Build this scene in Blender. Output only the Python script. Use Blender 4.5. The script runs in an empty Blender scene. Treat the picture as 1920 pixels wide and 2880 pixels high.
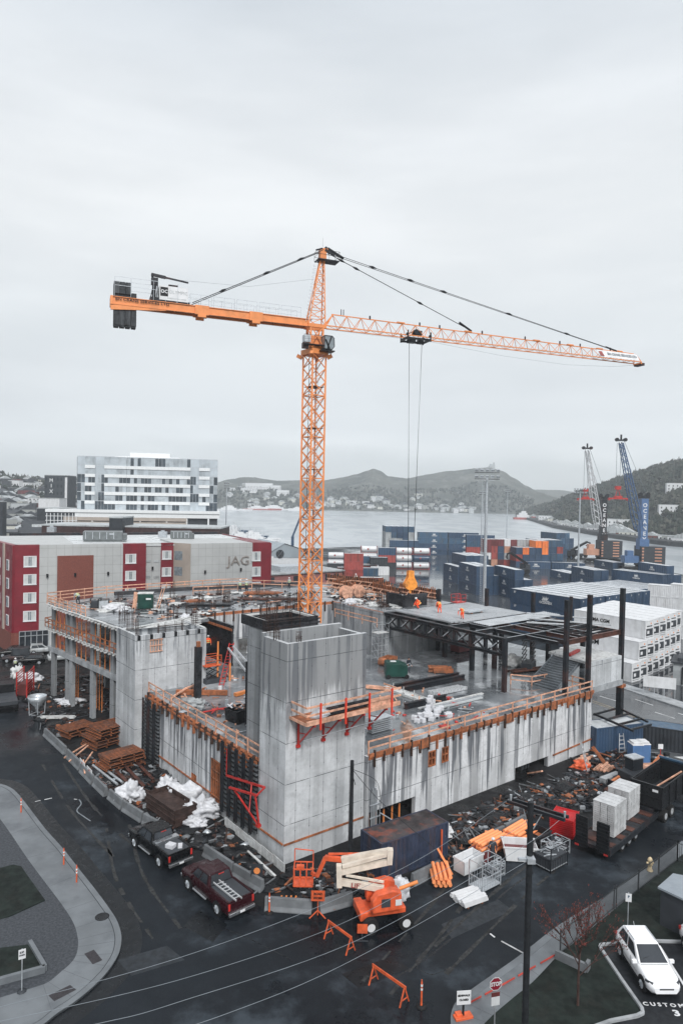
import bpy, bmesh, math, random
from mathutils import Vector, Matrix
R=math.radians
random.seed(7)
S=bpy.context.scene; COL=S.collection
# ---------------------------------------------------------------- camera
FOC=1920.0; HC=26.0; PITCH=math.atan(45/1920.0); ROLL=0.02     # photo is 1920x2880
cd=bpy.data.cameras.new('camera'); cam=bpy.data.objects.new('camera',cd); COL.objects.link(cam)
cd.sensor_fit='VERTICAL'; cd.sensor_height=36.0; cd.lens=FOC/2880*36.0
cd.clip_start=0.5; cd.clip_end=9000
cam.matrix_world=Matrix.Translation((0,0,HC))@Matrix.Rotation(R(90)-PITCH,4,'X')@Matrix.Rotation(ROLL,4,'Z')
S.camera=cam
S.render.engine='CYCLES'
S.render.resolution_x=682; S.render.resolution_y=1024
S.view_settings.view_transform='Standard'; S.view_settings.look='None'
S.view_settings.exposure=0.0; S.view_settings.gamma=1.0
try:
    S.cycles.volume_bounces=1; S.cycles.max_bounces=7; S.cycles.transparent_max_bounces=10
except Exception: pass
# ---------------------------------------------------------------- sky: overcast
SUN_EL=R(40); SUN_AZ=R(163)      # azimuth measured from +Y clockwise: behind and right of the camera
W=bpy.data.worlds.new('World'); S.world=W; W.use_nodes=True
nt=W.node_tree; nt.nodes.clear(); N=nt.nodes; L=nt.links
out=N.new('ShaderNodeOutputWorld'); bg=N.new('ShaderNodeBackground')
tc=N.new('ShaderNodeTexCoord'); sep=N.new('ShaderNodeSeparateXYZ'); L.new(tc.outputs['Generated'],sep.inputs[0])
ramp=N.new('ShaderNodeValToRGB'); mp0=N.new('ShaderNodeMapping'); mp0.inputs['Scale'].default_value=(2.2,2.2,9); L.new(tc.outputs['Generated'],mp0.inputs[0])
n0=N.new('ShaderNodeTexNoise'); n0.inputs['Scale'].default_value=1.4; n0.inputs['Detail'].default_value=6; L.new(mp0.outputs[0],n0.inputs['Vector'])
ma=N.new('ShaderNodeMath'); ma.operation='MULTIPLY_ADD'; L.new(n0.outputs['Fac'],ma.inputs[0]); ma.inputs[1].default_value=.09; ma.inputs[2].default_value=-.045
mb_=N.new('ShaderNodeMath'); mb_.operation='ADD'; L.new(ma.outputs[0],mb_.inputs[0]); L.new(sep.outputs['Z'],mb_.inputs[1]); L.new(mb_.outputs[0],ramp.inputs[0])
e=ramp.color_ramp.elements
def stops(e,lst):
    e[0].position,e[0].color=lst[0][0],(*lst[0][1],1); e[1].position,e[1].color=lst[-1][0],(*lst[-1][1],1)
    for p,c in lst[1:-1]:
        q=e.new(p); q.color=(*c,1)
stops(e,[(0.0,(.60,.635,.655)),(.045,(.62,.655,.675)),(.075,(.76,.79,.81)),(.11,(.69,.72,.745)),(.22,(.735,.77,.79)),(.36,(.81,.835,.85)),(.50,(.74,.775,.805)),(.60,(.60,.65,.70)),(.72,(.98,1.02,1.07)),(1.0,(1.15,1.15,1.15))])
mp=N.new('ShaderNodeMapping'); mp.inputs['Scale'].default_value=(1.0,1.0,4.6); L.new(tc.outputs['Generated'],mp.inputs[0])
nz=N.new('ShaderNodeTexNoise'); nz.inputs['Scale'].default_value=1.7; nz.inputs['Detail'].default_value=7; nz.inputs['Roughness'].default_value=.52
L.new(mp.outputs[0],nz.inputs[0])
cr=N.new('ShaderNodeValToRGB'); stops(cr.color_ramp.elements,[(.34,(.90,.912,.92)),(.5,(.98,.98,.98)),(.64,(1.07,1.065,1.06))]); L.new(nz.outputs['Fac'],cr.inputs[0])
mul=N.new('ShaderNodeMix'); mul.data_type='RGBA'; mul.blend_type='MULTIPLY'; mul.inputs[0].default_value=1
L.new(ramp.outputs[0],mul.inputs[6]); L.new(cr.outputs[0],mul.inputs[7])
sky=N.new('ShaderNodeTexSky'); sky.sky_type='NISHITA'; sky.sun_disc=False; sky.sun_elevation=SUN_EL; sky.sun_rotation=SUN_AZ
sk=N.new('ShaderNodeMix'); sk.data_type='RGBA'; sk.blend_type='ADD'; sk.inputs[0].default_value=.006
L.new(mul.outputs[2],sk.inputs[6]); L.new(sky.outputs[0],sk.inputs[7])
L.new(sk.outputs[2],bg.inputs[0]); bg.inputs[1].default_value=1.06
L.new(bg.outputs[0],out.inputs[0])
sd=bpy.data.lights.new('sun','SUN'); sd.energy=2.95; sd.angle=R(18); sd.color=(1,.985,.96)
so=bpy.data.objects.new('sun',sd); COL.objects.link(so)
d=Vector((math.sin(SUN_AZ)*math.cos(SUN_EL),math.cos(SUN_AZ)*math.cos(SUN_EL),math.sin(SUN_EL)))
so.rotation_euler=d.to_track_quat('Z','Y').to_euler(); so.location=(0,0,120)
# ---------------------------------------------------------------- where a point of the photo lies in the place
def ray(px,py):
    x=px-960; y=-(py-1440); c,s=math.cos(ROLL),math.sin(ROLL)
    x,y=x*c-y*s,x*s+y*c
    cp,sp=math.cos(PITCH),math.sin(PITCH)
    return x,FOC*cp+y*sp,-FOC*sp+y*cp
def G(px,py,z=0.0):
    r=ray(px,py); t=(z-HC)/r[2]; return Vector((r[0]*t,r[1]*t,z))
def D(px,py,dist):
    r=ray(px,py); t=dist/r[1]; return Vector((r[0]*t,dist,HC+r[2]*t))
# building frame: origin at its street corner, u along the right wall, v along the left wall
BO=G(797,2433); BT=R(38.2); BU=Vector((math.cos(BT),math.sin(BT),0)); BV=Vector((-math.sin(BT),math.cos(BT),0))
def B(u,v,z=0.0): return Vector((BO.x,BO.y,0))+BU*u+BV*v+Vector((0,0,z))
def UV(px,py,z):
    p=G(px,py,z)-Vector((BO.x,BO.y,z)); return p.dot(BU),p.dot(BV)
# ---------------------------------------------------------------- object helpers
def link(o): COL.objects.link(o); return o
def tag(o,label=None,cat=None,group=None,kind=None):
    if label: o['label']=label
    if cat: o['category']=cat
    if group: o['group']=group
    if kind: o['kind']=kind
    return o
def thing(name,label,cat,loc=(0,0,0),rz=0,group=None):
    o=link(bpy.data.objects.new(name,None)); o.empty_display_size=.3
    o.location=loc; o.rotation_euler=(0,0,rz)
    return tag(o,label,cat,group)
def kids(o): return [c for c in bpy.data.objects if c.parent==o]
def dup(o,loc=None,rz=None,label=None,group=None,parent=None,_k=None):
    ch=KIDS.get(o.name,[])
    c=link(o.copy()); 
    if parent is not None: c.parent=parent; KIDS.setdefault(parent.name,[]).append(c)
    if loc is not None: c.location=loc
    if rz is not None: c.rotation_euler=(0,0,rz)
    if label: c['label']=label
    if group: c['group']=group
    for k in ch: dup(k,parent=c)
    return c
KIDS={}
def ordn(n):
    s='th' if 10<=n%100<=20 else {1:'st',2:'nd',3:'rd'}.get(n%10,'th'); return '%d%s'%(n,s)
def relabel(objs,fmt):
    for i,o in enumerate(sorted(objs,key=lambda o:o.location.x/o.location.y)): o['label']=fmt%ordn(i+1)
class MB:
    def __init__(s): s.v=[]; s.f=[]; s.m=[]; s.sm=[]
    def poly(s,pts,mi=0,sm=False):
        n=len(s.v); s.v+= [tuple(p) for p in pts]; s.f.append(tuple(range(n,n+len(pts)))); s.m.append(mi); s.sm.append(sm)
    def raw(s,vs,fs,mi=0,sm=False):
        n=len(s.v); s.v+=[tuple(p) for p in vs]
        for f in fs: s.f.append(tuple(n+i for i in f)); s.m.append(mi); s.sm.append(sm)
    def box(s,x0,x1,y0,y1,z0,z1,mi=0):
        if x0>x1:x0,x1=x1,x0
        if y0>y1:y0,y1=y1,y0
        if z0>z1:z0,z1=z1,z0
        s.raw([(x0,y0,z0),(x1,y0,z0),(x1,y1,z0),(x0,y1,z0),(x0,y0,z1),(x1,y0,z1),(x1,y1,z1),(x0,y1,z1)],
              [(0,3,2,1),(4,5,6,7),(0,1,5,4),(1,2,6,5),(2,3,7,6),(3,0,4,7)],mi)
    def cbox(s,c,sz,mi=0,rz=0,rx=0,ry=0):
        m=Matrix.Rotation(rz,3,'Z')@Matrix.Rotation(ry,3,'Y')@Matrix.Rotation(rx,3,'X'); c=Vector(c)
        vs=[]
        for k in (-.5,.5):
            for (i,j) in ((-.5,-.5),(.5,-.5),(.5,.5),(-.5,.5)):
                vs.append(c+m@Vector((i*sz[0],j*sz[1],k*sz[2])))
        s.raw(vs,[(0,3,2,1),(4,5,6,7),(0,1,5,4),(1,2,6,5),(2,3,7,6),(3,0,4,7)],mi)
    def _fr(s,p,q):
        p=Vector(p);q=Vector(q);a=(q-p); 
        if a.length<1e-6: a=Vector((0,0,1e-4))
        a.normalize(); up=Vector((0,0,1)) if abs(a.z)<.95 else Vector((0,1,0))
        x=a.cross(up).normalized(); y=x.cross(a).normalized(); return p,q,x,y
    def beam(s,p,q,w,h=None,mi=0):
        h=h or w; p,q,x,y=s._fr(p,q); vs=[]
        for e in (p,q):
            for (i,j) in ((-.5,-.5),(.5,-.5),(.5,.5),(-.5,.5)): vs.append(e+x*i*w+y*j*h)
        s.raw(vs,[(0,1,2,3),(7,6,5,4),(0,4,5,1),(1,5,6,2),(2,6,7,3),(3,7,4,0)],mi)
    def ibeam(s,p,q,w,h,t=.03,mi=0):
        p,q,x,y=s._fr(p,q)
        s.beam(p+y*(h/2-t/2),q+y*(h/2-t/2),w,t,mi); s.beam(p-y*(h/2-t/2),q-y*(h/2-t/2),w,t,mi)
        s.beam(p,q,t,h-2*t,mi)
    def tube(s,p,q,r,n=6,r2=None,mi=0,cap=True,sm=True):
        r2=r if r2 is None else r2; p,q,x,y=s._fr(p,q); vs=[]
        for e,rr in ((p,r),(q,r2)):
            for i in range(n):
                a=2*math.pi*i/n; vs.append(e+x*math.cos(a)*rr+y*math.sin(a)*rr)
        s.raw(vs,[(i,(i+1)%n,n+(i+1)%n,n+i) for i in range(n)],mi,sm)
        if cap: s.raw(vs,[tuple(range(n-1,-1,-1)),tuple(range(n,2*n))],mi)
    def path(s,pts,r,n=5,mi=0):
        for a,b in zip(pts[:-1],pts[1:]): s.tube(a,b,r,n,mi=mi,cap=True)
    def prism(s,pts,z0,z1,mi=0,mt=None):
        n=len(pts); A=sum(pts[i][0]*pts[(i+1)%n][1]-pts[(i+1)%n][0]*pts[i][1] for i in range(n))
        if A<0: pts=pts[::-1]
        vs=[(p[0],p[1],z0) for p in pts]+[(p[0],p[1],z1) for p in pts]
        s.raw(vs,[(i,(i+1)%n,n+(i+1)%n,n+i) for i in range(n)]+[tuple(range(n-1,-1,-1))],mi)
        s.raw(vs,[tuple(range(n,2*n))],mi if mt is None else mt)
    def lathe(s,prof,n=16,c=(0,0,0),mi=0,sm=True):
        vs=[]
        for r,z in prof:
            for i in range(n):
                a=2*math.pi*i/n; vs.append((c[0]+r*math.cos(a),c[1]+r*math.sin(a),c[2]+z))
        fs=[]
        for k in range(len(prof)-1):
            for i in range(n): fs.append((k*n+i,k*n+(i+1)%n,(k+1)*n+(i+1)%n,(k+1)*n+i))
        s.raw(vs,fs,mi,sm)
        s.raw(vs,[tuple(range(n-1,-1,-1)),tuple(range((len(prof)-1)*n,len(prof)*n))],mi)
    def extrude(s,prof,a,b,mi=0):     # prof: list of (y,z), extruded along x from a to b
        n=len(prof); A=sum(prof[i][0]*prof[(i+1)%n][1]-prof[(i+1)%n][0]*prof[i][1] for i in range(n))
        if A<0: prof=prof[::-1]
        vs=[(a,p[0],p[1]) for p in prof]+[(b,p[0],p[1]) for p in prof]
        s.raw(vs,[(i,n+i,n+(i+1)%n,(i+1)%n)[::-1] for i in range(n)]+[tuple(range(n-1,-1,-1)),tuple(range(n,2*n))],mi)
    def xextr(s,prof,a,b,mi=0,taper=None):     # prof: list of (x,z), extruded along y from a to b
        n=len(prof); A=sum(prof[i][0]*prof[(i+1)%n][1]-prof[(i+1)%n][0]*prof[i][1] for i in range(n))
        if A<0: prof=prof[::-1]
        vs=[(p[0],a,p[1]) for p in prof]+[(p[0],b,p[1]) for p in prof]
        s.raw(vs,[(i,(i+1)%n,n+(i+1)%n,n+i) for i in range(n)]+[tuple(range(n-1,-1,-1)),tuple(range(n,2*n))],mi)
    def blob(s,c,r,seed=0,mi=0,amp=.25,n=2,fl=1.0):
        bm=bmesh.new(); bmesh.ops.create_icosphere(bm,subdivisions=n,radius=1.0)
        rnd=random.Random(seed); off=Vector((rnd.random()*50,rnd.random()*50,rnd.random()*50))
        from mathutils import noise as nn
        vs=[]
        for v in bm.verts:
            k=1+amp*nn.noise(v.co*2.1+off)*1.5+amp*.7*nn.noise(v.co*5.3+off)+amp*.45*abs(nn.noise(v.co*12+off))
            vs.append((c[0]+v.co.x*k*r[0],c[1]+v.co.y*k*r[1],c[2]+v.co.z*k*r[2]*fl))
        s.raw(vs,[tuple(v.index for v in f.verts) for f in bm.faces],mi,True); bm.free()
    def build(s,name,mats,parent=None,bevel=0):
        me=bpy.data.meshes.new(name); me.from_pydata(s.v,[],s.f)
        if not isinstance(mats,(list,tuple)): mats=[mats]
        for m in mats: me.materials.append(m)
        me.polygons.foreach_set('material_index',s.m); me.polygons.foreach_set('use_smooth',s.sm); me.update()
        o=link(bpy.data.objects.new(name,me))
        if parent is not None: o.parent=parent; KIDS.setdefault(parent.name,[]).append(o)
        if bevel:
            b=o.modifiers.new('b','BEVEL'); b.width=bevel; b.segments=2; b.limit_method='ANGLE'
        return o
def one(name,mb,mats,label,cat,group=None,kind=None,loc=None,rz=None,bevel=0):
    o=mb.build(name,mats,None,bevel)
    if loc is not None: o.location=loc
    if rz is not None: o.rotation_euler=(0,0,rz)
    return tag(o,label,cat,group,kind)
def struct(name,mb,mats): return tag(mb.build(name,mats),kind='structure')
def text(s,size,mat,parent=None,loc=(0,0,0),rot=(R(90),0,0),name='lettering',ext=.01,align='CENTER',sx=1.0,bold=0.0):
    c=bpy.data.curves.new(name,'FONT'); c.body=s; c.size=size; c.extrude=ext; c.align_x=align; c.align_y='CENTER'; c.offset=bold; c.resolution_u=2
    t=bpy.data.objects.new('tmp',c); COL.objects.link(t)
    dg=bpy.context.evaluated_depsgraph_get(); dg.update()
    me=bpy.data.meshes.new_from_object(t.evaluated_get(dg)); COL.objects.unlink(t); bpy.data.objects.remove(t)
    me.materials.clear(); me.materials.append(mat)
    o=link(bpy.data.objects.new(name,me)); o.location=loc; o.rotation_euler=rot; o.scale=(sx,1,1)
    if parent is not None: o.parent=parent; KIDS.setdefault(parent.name,[]).append(o)
    return o
# ---------------------------------------------------------------- materials
def newmat(name):
    m=bpy.data.materials.new(name); m.use_nodes=True; t=m.node_tree; b=t.nodes['Principled BSDF']; return m,t,b
def node(t,typ,**kw):
    n=t.nodes.new(typ)
    for k,v in kw.items(): setattr(n,k,v)
    return n
def noise(t,scale,detail=4,rough=.55,vec=None,mscale=None,coord='Object'):
    tc=node(t,'ShaderNodeTexCoord'); n=node(t,'ShaderNodeTexNoise'); n.inputs['Scale'].default_value=scale
    n.inputs['Detail'].default_value=detail; n.inputs['Roughness'].default_value=rough
    src=tc.outputs[coord]; oi=node(t,'ShaderNodeObjectInfo'); vm=node(t,'ShaderNodeVectorMath',operation='ADD'); mu=node(t,'ShaderNodeMath',operation='MULTIPLY'); mu.inputs[1].default_value=60.0
    t.links.new(oi.outputs['Random'],mu.inputs[0]); t.links.new(src,vm.inputs[0]); t.links.new(mu.outputs[0],vm.inputs[1]); src=vm.outputs[0]
    if mscale:
        mp=node(t,'ShaderNodeMapping'); mp.inputs['Scale'].default_value=mscale; t.links.new(src,mp.inputs[0]); src=mp.outputs[0]
    t.links.new(src,n.inputs['Vector']); return n.outputs['Fac']
def mixc(t,fac,a,b,mode='MIX'):
    m=node(t,'ShaderNodeMix',data_type='RGBA',blend_type=mode)
    for i,x in ((0,fac),(6,a),(7,b)):
        if isinstance(x,(int,float)): m.inputs[i].default_value=x
        elif isinstance(x,tuple): m.inputs[i].default_value=(*x[:3],1)
        else: t.links.new(x,m.inputs[i])
    return m.outputs[2]
def mr(t,v,a,b,c=0.,d=1.,smooth=True):
    m=node(t,'ShaderNodeMapRange'); 
    if smooth: m.interpolation_type='SMOOTHSTEP'
    t.links.new(v,m.inputs[0]); m.inputs[1].default_value=a; m.inputs[2].default_value=b; m.inputs[3].default_value=c; m.inputs[4].default_value=d
    return m.outputs[0]
def mth(t,op,a,b=None,c=None):
    m=node(t,'ShaderNodeMath',operation=op)
    for i,x in enumerate((a,b,c)):
        if x is None: continue
        if isinstance(x,(int,float)): m.inputs[i].default_value=x
        else: t.links.new(x,m.inputs[i])
    return m.outputs[0]
def bump(t,b,h,strength=.3,dist=.05):
    n=node(t,'ShaderNodeBump'); n.inputs['Strength'].default_value=strength; n.inputs['Distance'].default_value=dist
    t.links.new(h,n.inputs['Height']); t.links.new(n.outputs[0],b.inputs['Normal'])
def M(name,col,rough=.55,metal=0,var=.18,scale=1.3,dirt=None,dscale=.8,damt=.5,bmp=0,streak=False):
    m,t,b=newmat(name)
    f=noise(t,scale,5); lo=tuple(c*(1-var) for c in col); hi=tuple(min(1,c*(1+var)) for c in col)
    c=mixc(t,mr(t,f,.3,.7),lo,hi)
    if 'container' in name:
        oi=node(t,'ShaderNodeObjectInfo'); c=mixc(t,mr(t,oi.outputs['Random'],0,1,0,.45),c,tuple(min(1,x*1.7+.015) for x in col))
    if dirt:
        g=noise(t,dscale,8,.65,mscale=(1,1,.12) if streak else None)
        c=mixc(t,mr(t,g,.48,.66,0,damt),c,dirt)
    t.links.new(c,b.inputs['Base Color']); b.inputs['Metallic'].default_value=metal
    if max(col)<.09 and 'glass' not in name: b.inputs['Specular IOR Level'].default_value=.22
    r=mr(t,noise(t,scale*2.3,3),.3,.7,max(.03,rough-.1),min(1,rough+.1)); t.links.new(r,b.inputs['Roughness'])
    if bmp: bump(t,b,noise(t,scale*6,4),bmp,.02)
    return m
def concrete(name,base=(.40,.415,.43),wet=(.10,.11,.125),amt=.8,joint=1.22,lift=2.9,seed=0,soak=None,broad=.5,top=6.2,reach=9.5):
    m,t,b=newmat(name)
    tc=node(t,'ShaderNodeTexCoord'); sp=node(t,'ShaderNodeSeparateXYZ'); t.links.new(tc.outputs['Object'],sp.inputs[0])
    sn=node(t,'ShaderNodeSeparateXYZ'); t.links.new(tc.outputs['Normal'],sn.inputs[0])
    isx=mth(t,'GREATER_THAN',mth(t,'ABSOLUTE',sn.outputs['X']),.5)     # faces that look along x run along y
    h=mth(t,'ADD',mth(t,'MULTIPLY',sp.outputs['Y'],isx),mth(t,'MULTIPLY',sp.outputs['X'],mth(t,'SUBTRACT',1,isx)))
    vert=mth(t,'LESS_THAN',mth(t,'ABSOLUTE',sn.outputs['Z']),.5)
    c=mixc(t,mr(t,noise(t,.55,6,.6),.3,.7),tuple(x*.80 for x in base),tuple(x*1.14 for x in base))
    c=mixc(t,mr(t,noise(t,5,5,.7),.42,.7,0,.35),c,tuple(x*.62 for x in base)); c=mixc(t,mr(t,noise(t,.9,7,.75),.52,.66,0,.45),c,tuple(x*.55 for x in base))
    # per-pour tone
    cv=node(t,'ShaderNodeCombineXYZ'); t.links.new(mth(t,'FLOOR',mth(t,'DIVIDE',h,joint*2)),cv.inputs[0]); t.links.new(mth(t,'FLOOR',mth(t,'DIVIDE',sp.outputs['Z'],lift)),cv.inputs[1])
    wn=node(t,'ShaderNodeTexWhiteNoise',noise_dimensions='3D'); t.links.new(cv.outputs[0],wn.inputs[0])
    c=mixc(t,mth(t,'MULTIPLY',wn.outputs['Value'],.36),c,tuple(x*.55 for x in base))
    # broad soaked strips from top to bottom, then thin rain runs in patches
    bs=noise(t,1.0,2,.5,mscale=(.62,.62,.015)); c=mixc(t,mth(t,'MULTIPLY',mth(t,'MULTIPLY',mr(t,bs,.51,.55,0,broad),vert),mr(t,noise(t,1.0,5,.7,mscale=(3,3,.15)),.3,.5,.55,1)),c,tuple(x*.40 for x in base))
    if soak:
        zz=mth(t,'ADD',sp.outputs['Z'],mth(t,'MULTIPLY',mth(t,'SUBTRACT',noise(t,1.0,4,.6,mscale=(2.2,2.2,.05)),.5),5.5))
        c=mixc(t,mth(t,'MULTIPLY',mr(t,zz,soak-.5,soak+.4,0,.88),vert),c,tuple(x*.40 for x in base))
    st=noise(t,1.0,4,.6,mscale=(2.0,2.0,.07)); pa=noise(t,.13,3,.5,mscale=(1,1,.55))
    st2=noise(t,1.0,5,.7,mscale=(7,7,.22))
    runs=mth(t,'MULTIPLY',mr(t,st,.505,.55),mr(t,pa,.36,.50,.3,1)); runs2=mth(t,'MULTIPLY',mr(t,st2,.61,.66),.35)
    ln=mth(t,'MULTIPLY_ADD',noise(t,1.0,3,.7,mscale=(1.1,1.1,.0)),reach*1.9,-reach*.45)      # how far down each run reaches
    drop=mth(t,'SUBTRACT',top,sp.outputs['Z']); fade=mr(t,mth(t,'SUBTRACT',ln,drop),-.5,.9)
    rr=mth(t,'MULTIPLY',mth(t,'MAXIMUM',runs,runs2),mth(t,'MULTIPLY_ADD',fade,.9,.1)); rr=mth(t,'MULTIPLY',mth(t,'MULTIPLY',rr,amt),mr(t,vert,0,1,.15,1,False))
    c=mixc(t,rr,c,wet)
    # joints and tie holes
    fj=mth(t,'FRACT',mth(t,'DIVIDE',mth(t,'ADD',h,.31),joint)); j=mth(t,'LESS_THAN',fj,.022)
    fl=mth(t,'FRACT',mth(t,'DIVIDE',mth(t,'ADD',sp.outputs['Z'],.17),lift)); j2=mth(t,'LESS_THAN',fl,.016)
    jj=mth(t,'MULTIPLY',mth(t,'MULTIPLY',mth(t,'MAXIMUM',j,j2),vert),mr(t,noise(t,1.7,4),.34,.52,.3,.95))
    c=mixc(t,jj,c,tuple(x*.5 for x in wet))
    ft=mth(t,'ABSOLUTE',mth(t,'SUBTRACT',mth(t,'FRACT',mth(t,'DIVIDE',mth(t,'ADD',h,.9),joint)),.5)); fz=mth(t,'ABSOLUTE',mth(t,'SUBTRACT',mth(t,'FRACT',mth(t,'DIVIDE',sp.outputs['Z'],lift/2)),.5))
    hole=mth(t,'MULTIPLY',mth(t,'LESS_THAN',ft,.028),mth(t,'LESS_THAN',fz,.022)); c=mixc(t,mth(t,'MULTIPLY',mth(t,'MULTIPLY',hole,vert),.8),c,(.03,.03,.035))
    t.links.new(c,b.inputs['Base Color']); t.links.new(mr(t,rr,0,1,.75,.42),b.inputs['Roughness'])
    bump(t,b,noise(t,9,5,.7),.25,.02); return m
def wet(name,dry=(.10,.11,.12),dark=(.035,.04,.046),scale=.12,r0=.04,r1=.38,ms=None,light=None,amt=1.0,bstr=.06):
    m,t,b=newmat(name)
    n1=noise(t,scale,6,.6,mscale=ms); n2=noise(t,scale*9,6,.65,mscale=ms)
    w=mr(t,n1,.40,.60); c=mixc(t,w,dark,dry); c=mixc(t,mr(t,n2,.35,.7,0,.5),c,tuple(x*.6 for x in dry))
    if light:
        c=mixc(t,mr(t,noise(t,scale*2.2,8,.68,mscale=ms),.50,.66,0,.85),c,light)
    g=noise(t,28,3,.7); c=mixc(t,mr(t,g,.4,.75,0,.25),c,tuple(min(1,x*2.2+.02) for x in dry))
    t.links.new(c,b.inputs['Base Color'])
    rr=mth(t,'ADD',mr(t,n1,.40,.58,r0,r1),mr(t,n2,.4,.7,0,.08)); t.links.new(rr,b.inputs['Roughness'])
    b.inputs['Specular IOR Level'].default_value=.5*amt
    bump(t,b,noise(t,16,5,.7),bstr,.01); return m
MT={}
MT['orange']=M('crane_orange',(.70,.235,.068),.45,var=.10,dirt=(.30,.12,.04),damt=.35)
MT['safety_orange']=M('safety_orange',(.60,.10,.03),.5,var=.2,scale=3,dirt=(.2,.05,.03),damt=.4)
MT['hivis']=M('hivis_orange',(.95,.10,.02),.7,var=.08)
MT['wood']=M('lumber',(.58,.32,.22),.7,var=.3,scale=3,dirt=(.22,.12,.08),damt=.6)
MT['wood_o']=M('form_lumber',(.30,.10,.040),.65,var=.35,scale=2.5,dirt=(.10,.05,.03),damt=.7)
MT['plank']=M('pale_plank',(.50,.51,.51),.6,var=.2,scale=3,dirt=(.25,.24,.23),damt=.5)
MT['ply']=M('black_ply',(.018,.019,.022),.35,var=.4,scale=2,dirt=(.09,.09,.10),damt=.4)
MT['steel_dk']=M('dark_steel',(.022,.025,.030),.42,metal=.2,var=.3,scale=1.5,dirt=(.09,.035,.025),dscale=.5,damt=.45)
MT['rust_steel']=M('primed_steel',(.085,.035,.026),.5,var=.35,scale=1.2,dirt=(.03,.025,.025),damt=.7)
MT['rebar']=M('rebar',(.045,.028,.024),.7,var=.4,scale=4)
MT['galv']=M('galvanised_steel',(.46,.49,.52),.38,metal=.5,var=.15,scale=3)
MT['alu']=M('aluminium',(.62,.64,.66),.35,metal=.5,var=.12,scale=3)
MT['red']=M('red_steel',(.42,.025,.020),.45,var=.2,scale=2,dirt=(.15,.02,.02),damt=.4)
MT['black']=M('black_paint',(.012,.013,.015),.35,var=.3,scale=2)
MT['rubber']=M('rubber',(.014,.014,.015),.8,var=.3,scale=5)
MT['white']=M('white_paint',(.62,.63,.645),.42,var=.07,scale=1.5,dirt=(.42,.42,.42),dscale=1.1,damt=.4,streak=True)
MT['tarp']=M('white_tarp',(.52,.53,.56),.45,var=.12,scale=4,dirt=(.45,.45,.46),damt=.3,bmp=.4)
MT['navy']=M('navy_container_paint',(.022,.048,.092),.40,var=.18,scale=.7,dirt=(.05,.075,.11),dscale=1.3,damt=.6,streak=True)
MT['navy2']=M('blue_container_paint',(.032,.075,.13),.42,var=.2,scale=.7,dirt=(.07,.08,.09),dscale=1.3,damt=.6,streak=True)
MT['boxred']=M('red_container_paint',(.26,.045,.038),.5,var=.25,scale=.7,dirt=(.10,.04,.035),damt=.6,streak=True)
MT['boxdred']=M('maroon_container_paint',(.12,.022,.024),.5,var=.25,scale=.7,dirt=(.05,.025,.02),damt=.6,streak=True)
MT['boxorange']=M('orange_container_paint',(.72,.17,.035),.5,var=.15,scale=.7,dirt=(.3,.09,.04),damt=.4,streak=True)
MT['boxtan']=M('tan_container_paint',(.42,.22,.15),.5,var=.15,scale=.7)
MT['boxgrey']=M('grey_container_paint',(.30,.32,.33),.5,var=.2,scale=.7,dirt=(.13,.11,.10),damt=.5,streak=True)
MT['boxdark']=M('dark_container_paint',(.03,.034,.040),.5,var=.3,scale=.7)
MT['roofw']=M('wet_container_roof_sheen',(.42,.44,.46),.35,var=.10,scale=.5,dirt=(.30,.31,.32),damt=.6,bmp=.1)  # pale base paints in the sky reflected by wet roofs
MT['glass']=M('window_glass',(.025,.03,.037),.08,var=.3,scale=.5)
MT['chrome']=M('bright_metal',(.6,.62,.64),.2,metal=.9,var=.05)
MT['skin']=M('skin',(.50,.28,.20),.6,var=.06)
MT['hiyellow']=M('hivis_yellow',(.62,.72,.25),.7,var=.1)
MT['cloth_dk']=M('dark_clothing',(.03,.035,.045),.85,var=.3)
MT['cloth_gr']=M('grey_clothing',(.38,.40,.42),.85,var=.2)
MT['green']=M('dark_green_metal',(.012,.050,.040),.4,var=.25,dirt=(.03,.05,.05),damt=.4)
MT['blueb']=M('blue_plastic',(.07,.16,.33),.4,var=.12)
MT['concA']=concrete('tower_concrete',top=15.6,reach=11,base=(.53,.55,.57),amt=.75,soak=11.6,broad=.25)
MT['concD']=concrete('stair_core_concrete',base=(.50,.52,.54),amt=.85,broad=.35,top=12,reach=5)
MT['concB']=concrete('wall_concrete',base=(.60,.615,.635),amt=.9,broad=.62)
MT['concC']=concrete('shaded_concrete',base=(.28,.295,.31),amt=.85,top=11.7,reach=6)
MT['conc_plain']=M('precast_concrete',(.30,.315,.33),.7,var=.2,scale=1,dirt=(.13,.14,.15),damt=.6,bmp=.2)
MT['barrier']=M('barrier_concrete',(.13,.14,.15),.7,var=.22,scale=1,dirt=(.09,.095,.10),damt=.7,bmp=.2)
MT['sidewalk']=M('sidewalk_concrete',(.125,.138,.15),.5,var=.16,scale=.5,dirt=(.075,.084,.095),dscale=.4,damt=.6,bmp=.1)
MT['deck']=wet('wet_deck',dry=(.19,.205,.22),dark=(.05,.057,.065),scale=.11,r0=.015,r1=.16,light=(.42,.44,.46),amt=1.7)
MT['deck_up']=wet('wet_upper_deck',dry=(.20,.215,.23),dark=(.05,.053,.06),scale=.22,r0=.04,r1=.28,ms=(.5,1.6,1),light=(.42,.44,.46))
MT['asphalt']=wet('wet_asphalt',dry=(.012,.0155,.020),dark=(.003,.004,.006),scale=.06,r0=.10,r1=.6,amt=.24,light=(.044,.055,.067))
MT['mud']=wet('site_mud',dry=(.016,.016,.0175),dark=(.004,.0045,.005),scale=.25,r0=.25,r1=.85,amt=.35,bstr=.8)
MT['yard']=wet('yard_asphalt',dry=(.07,.076,.084),dark=(.025,.028,.033),scale=.028,r0=.015,r1=.15,ms=(1,.6,1),amt=1.5)
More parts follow.
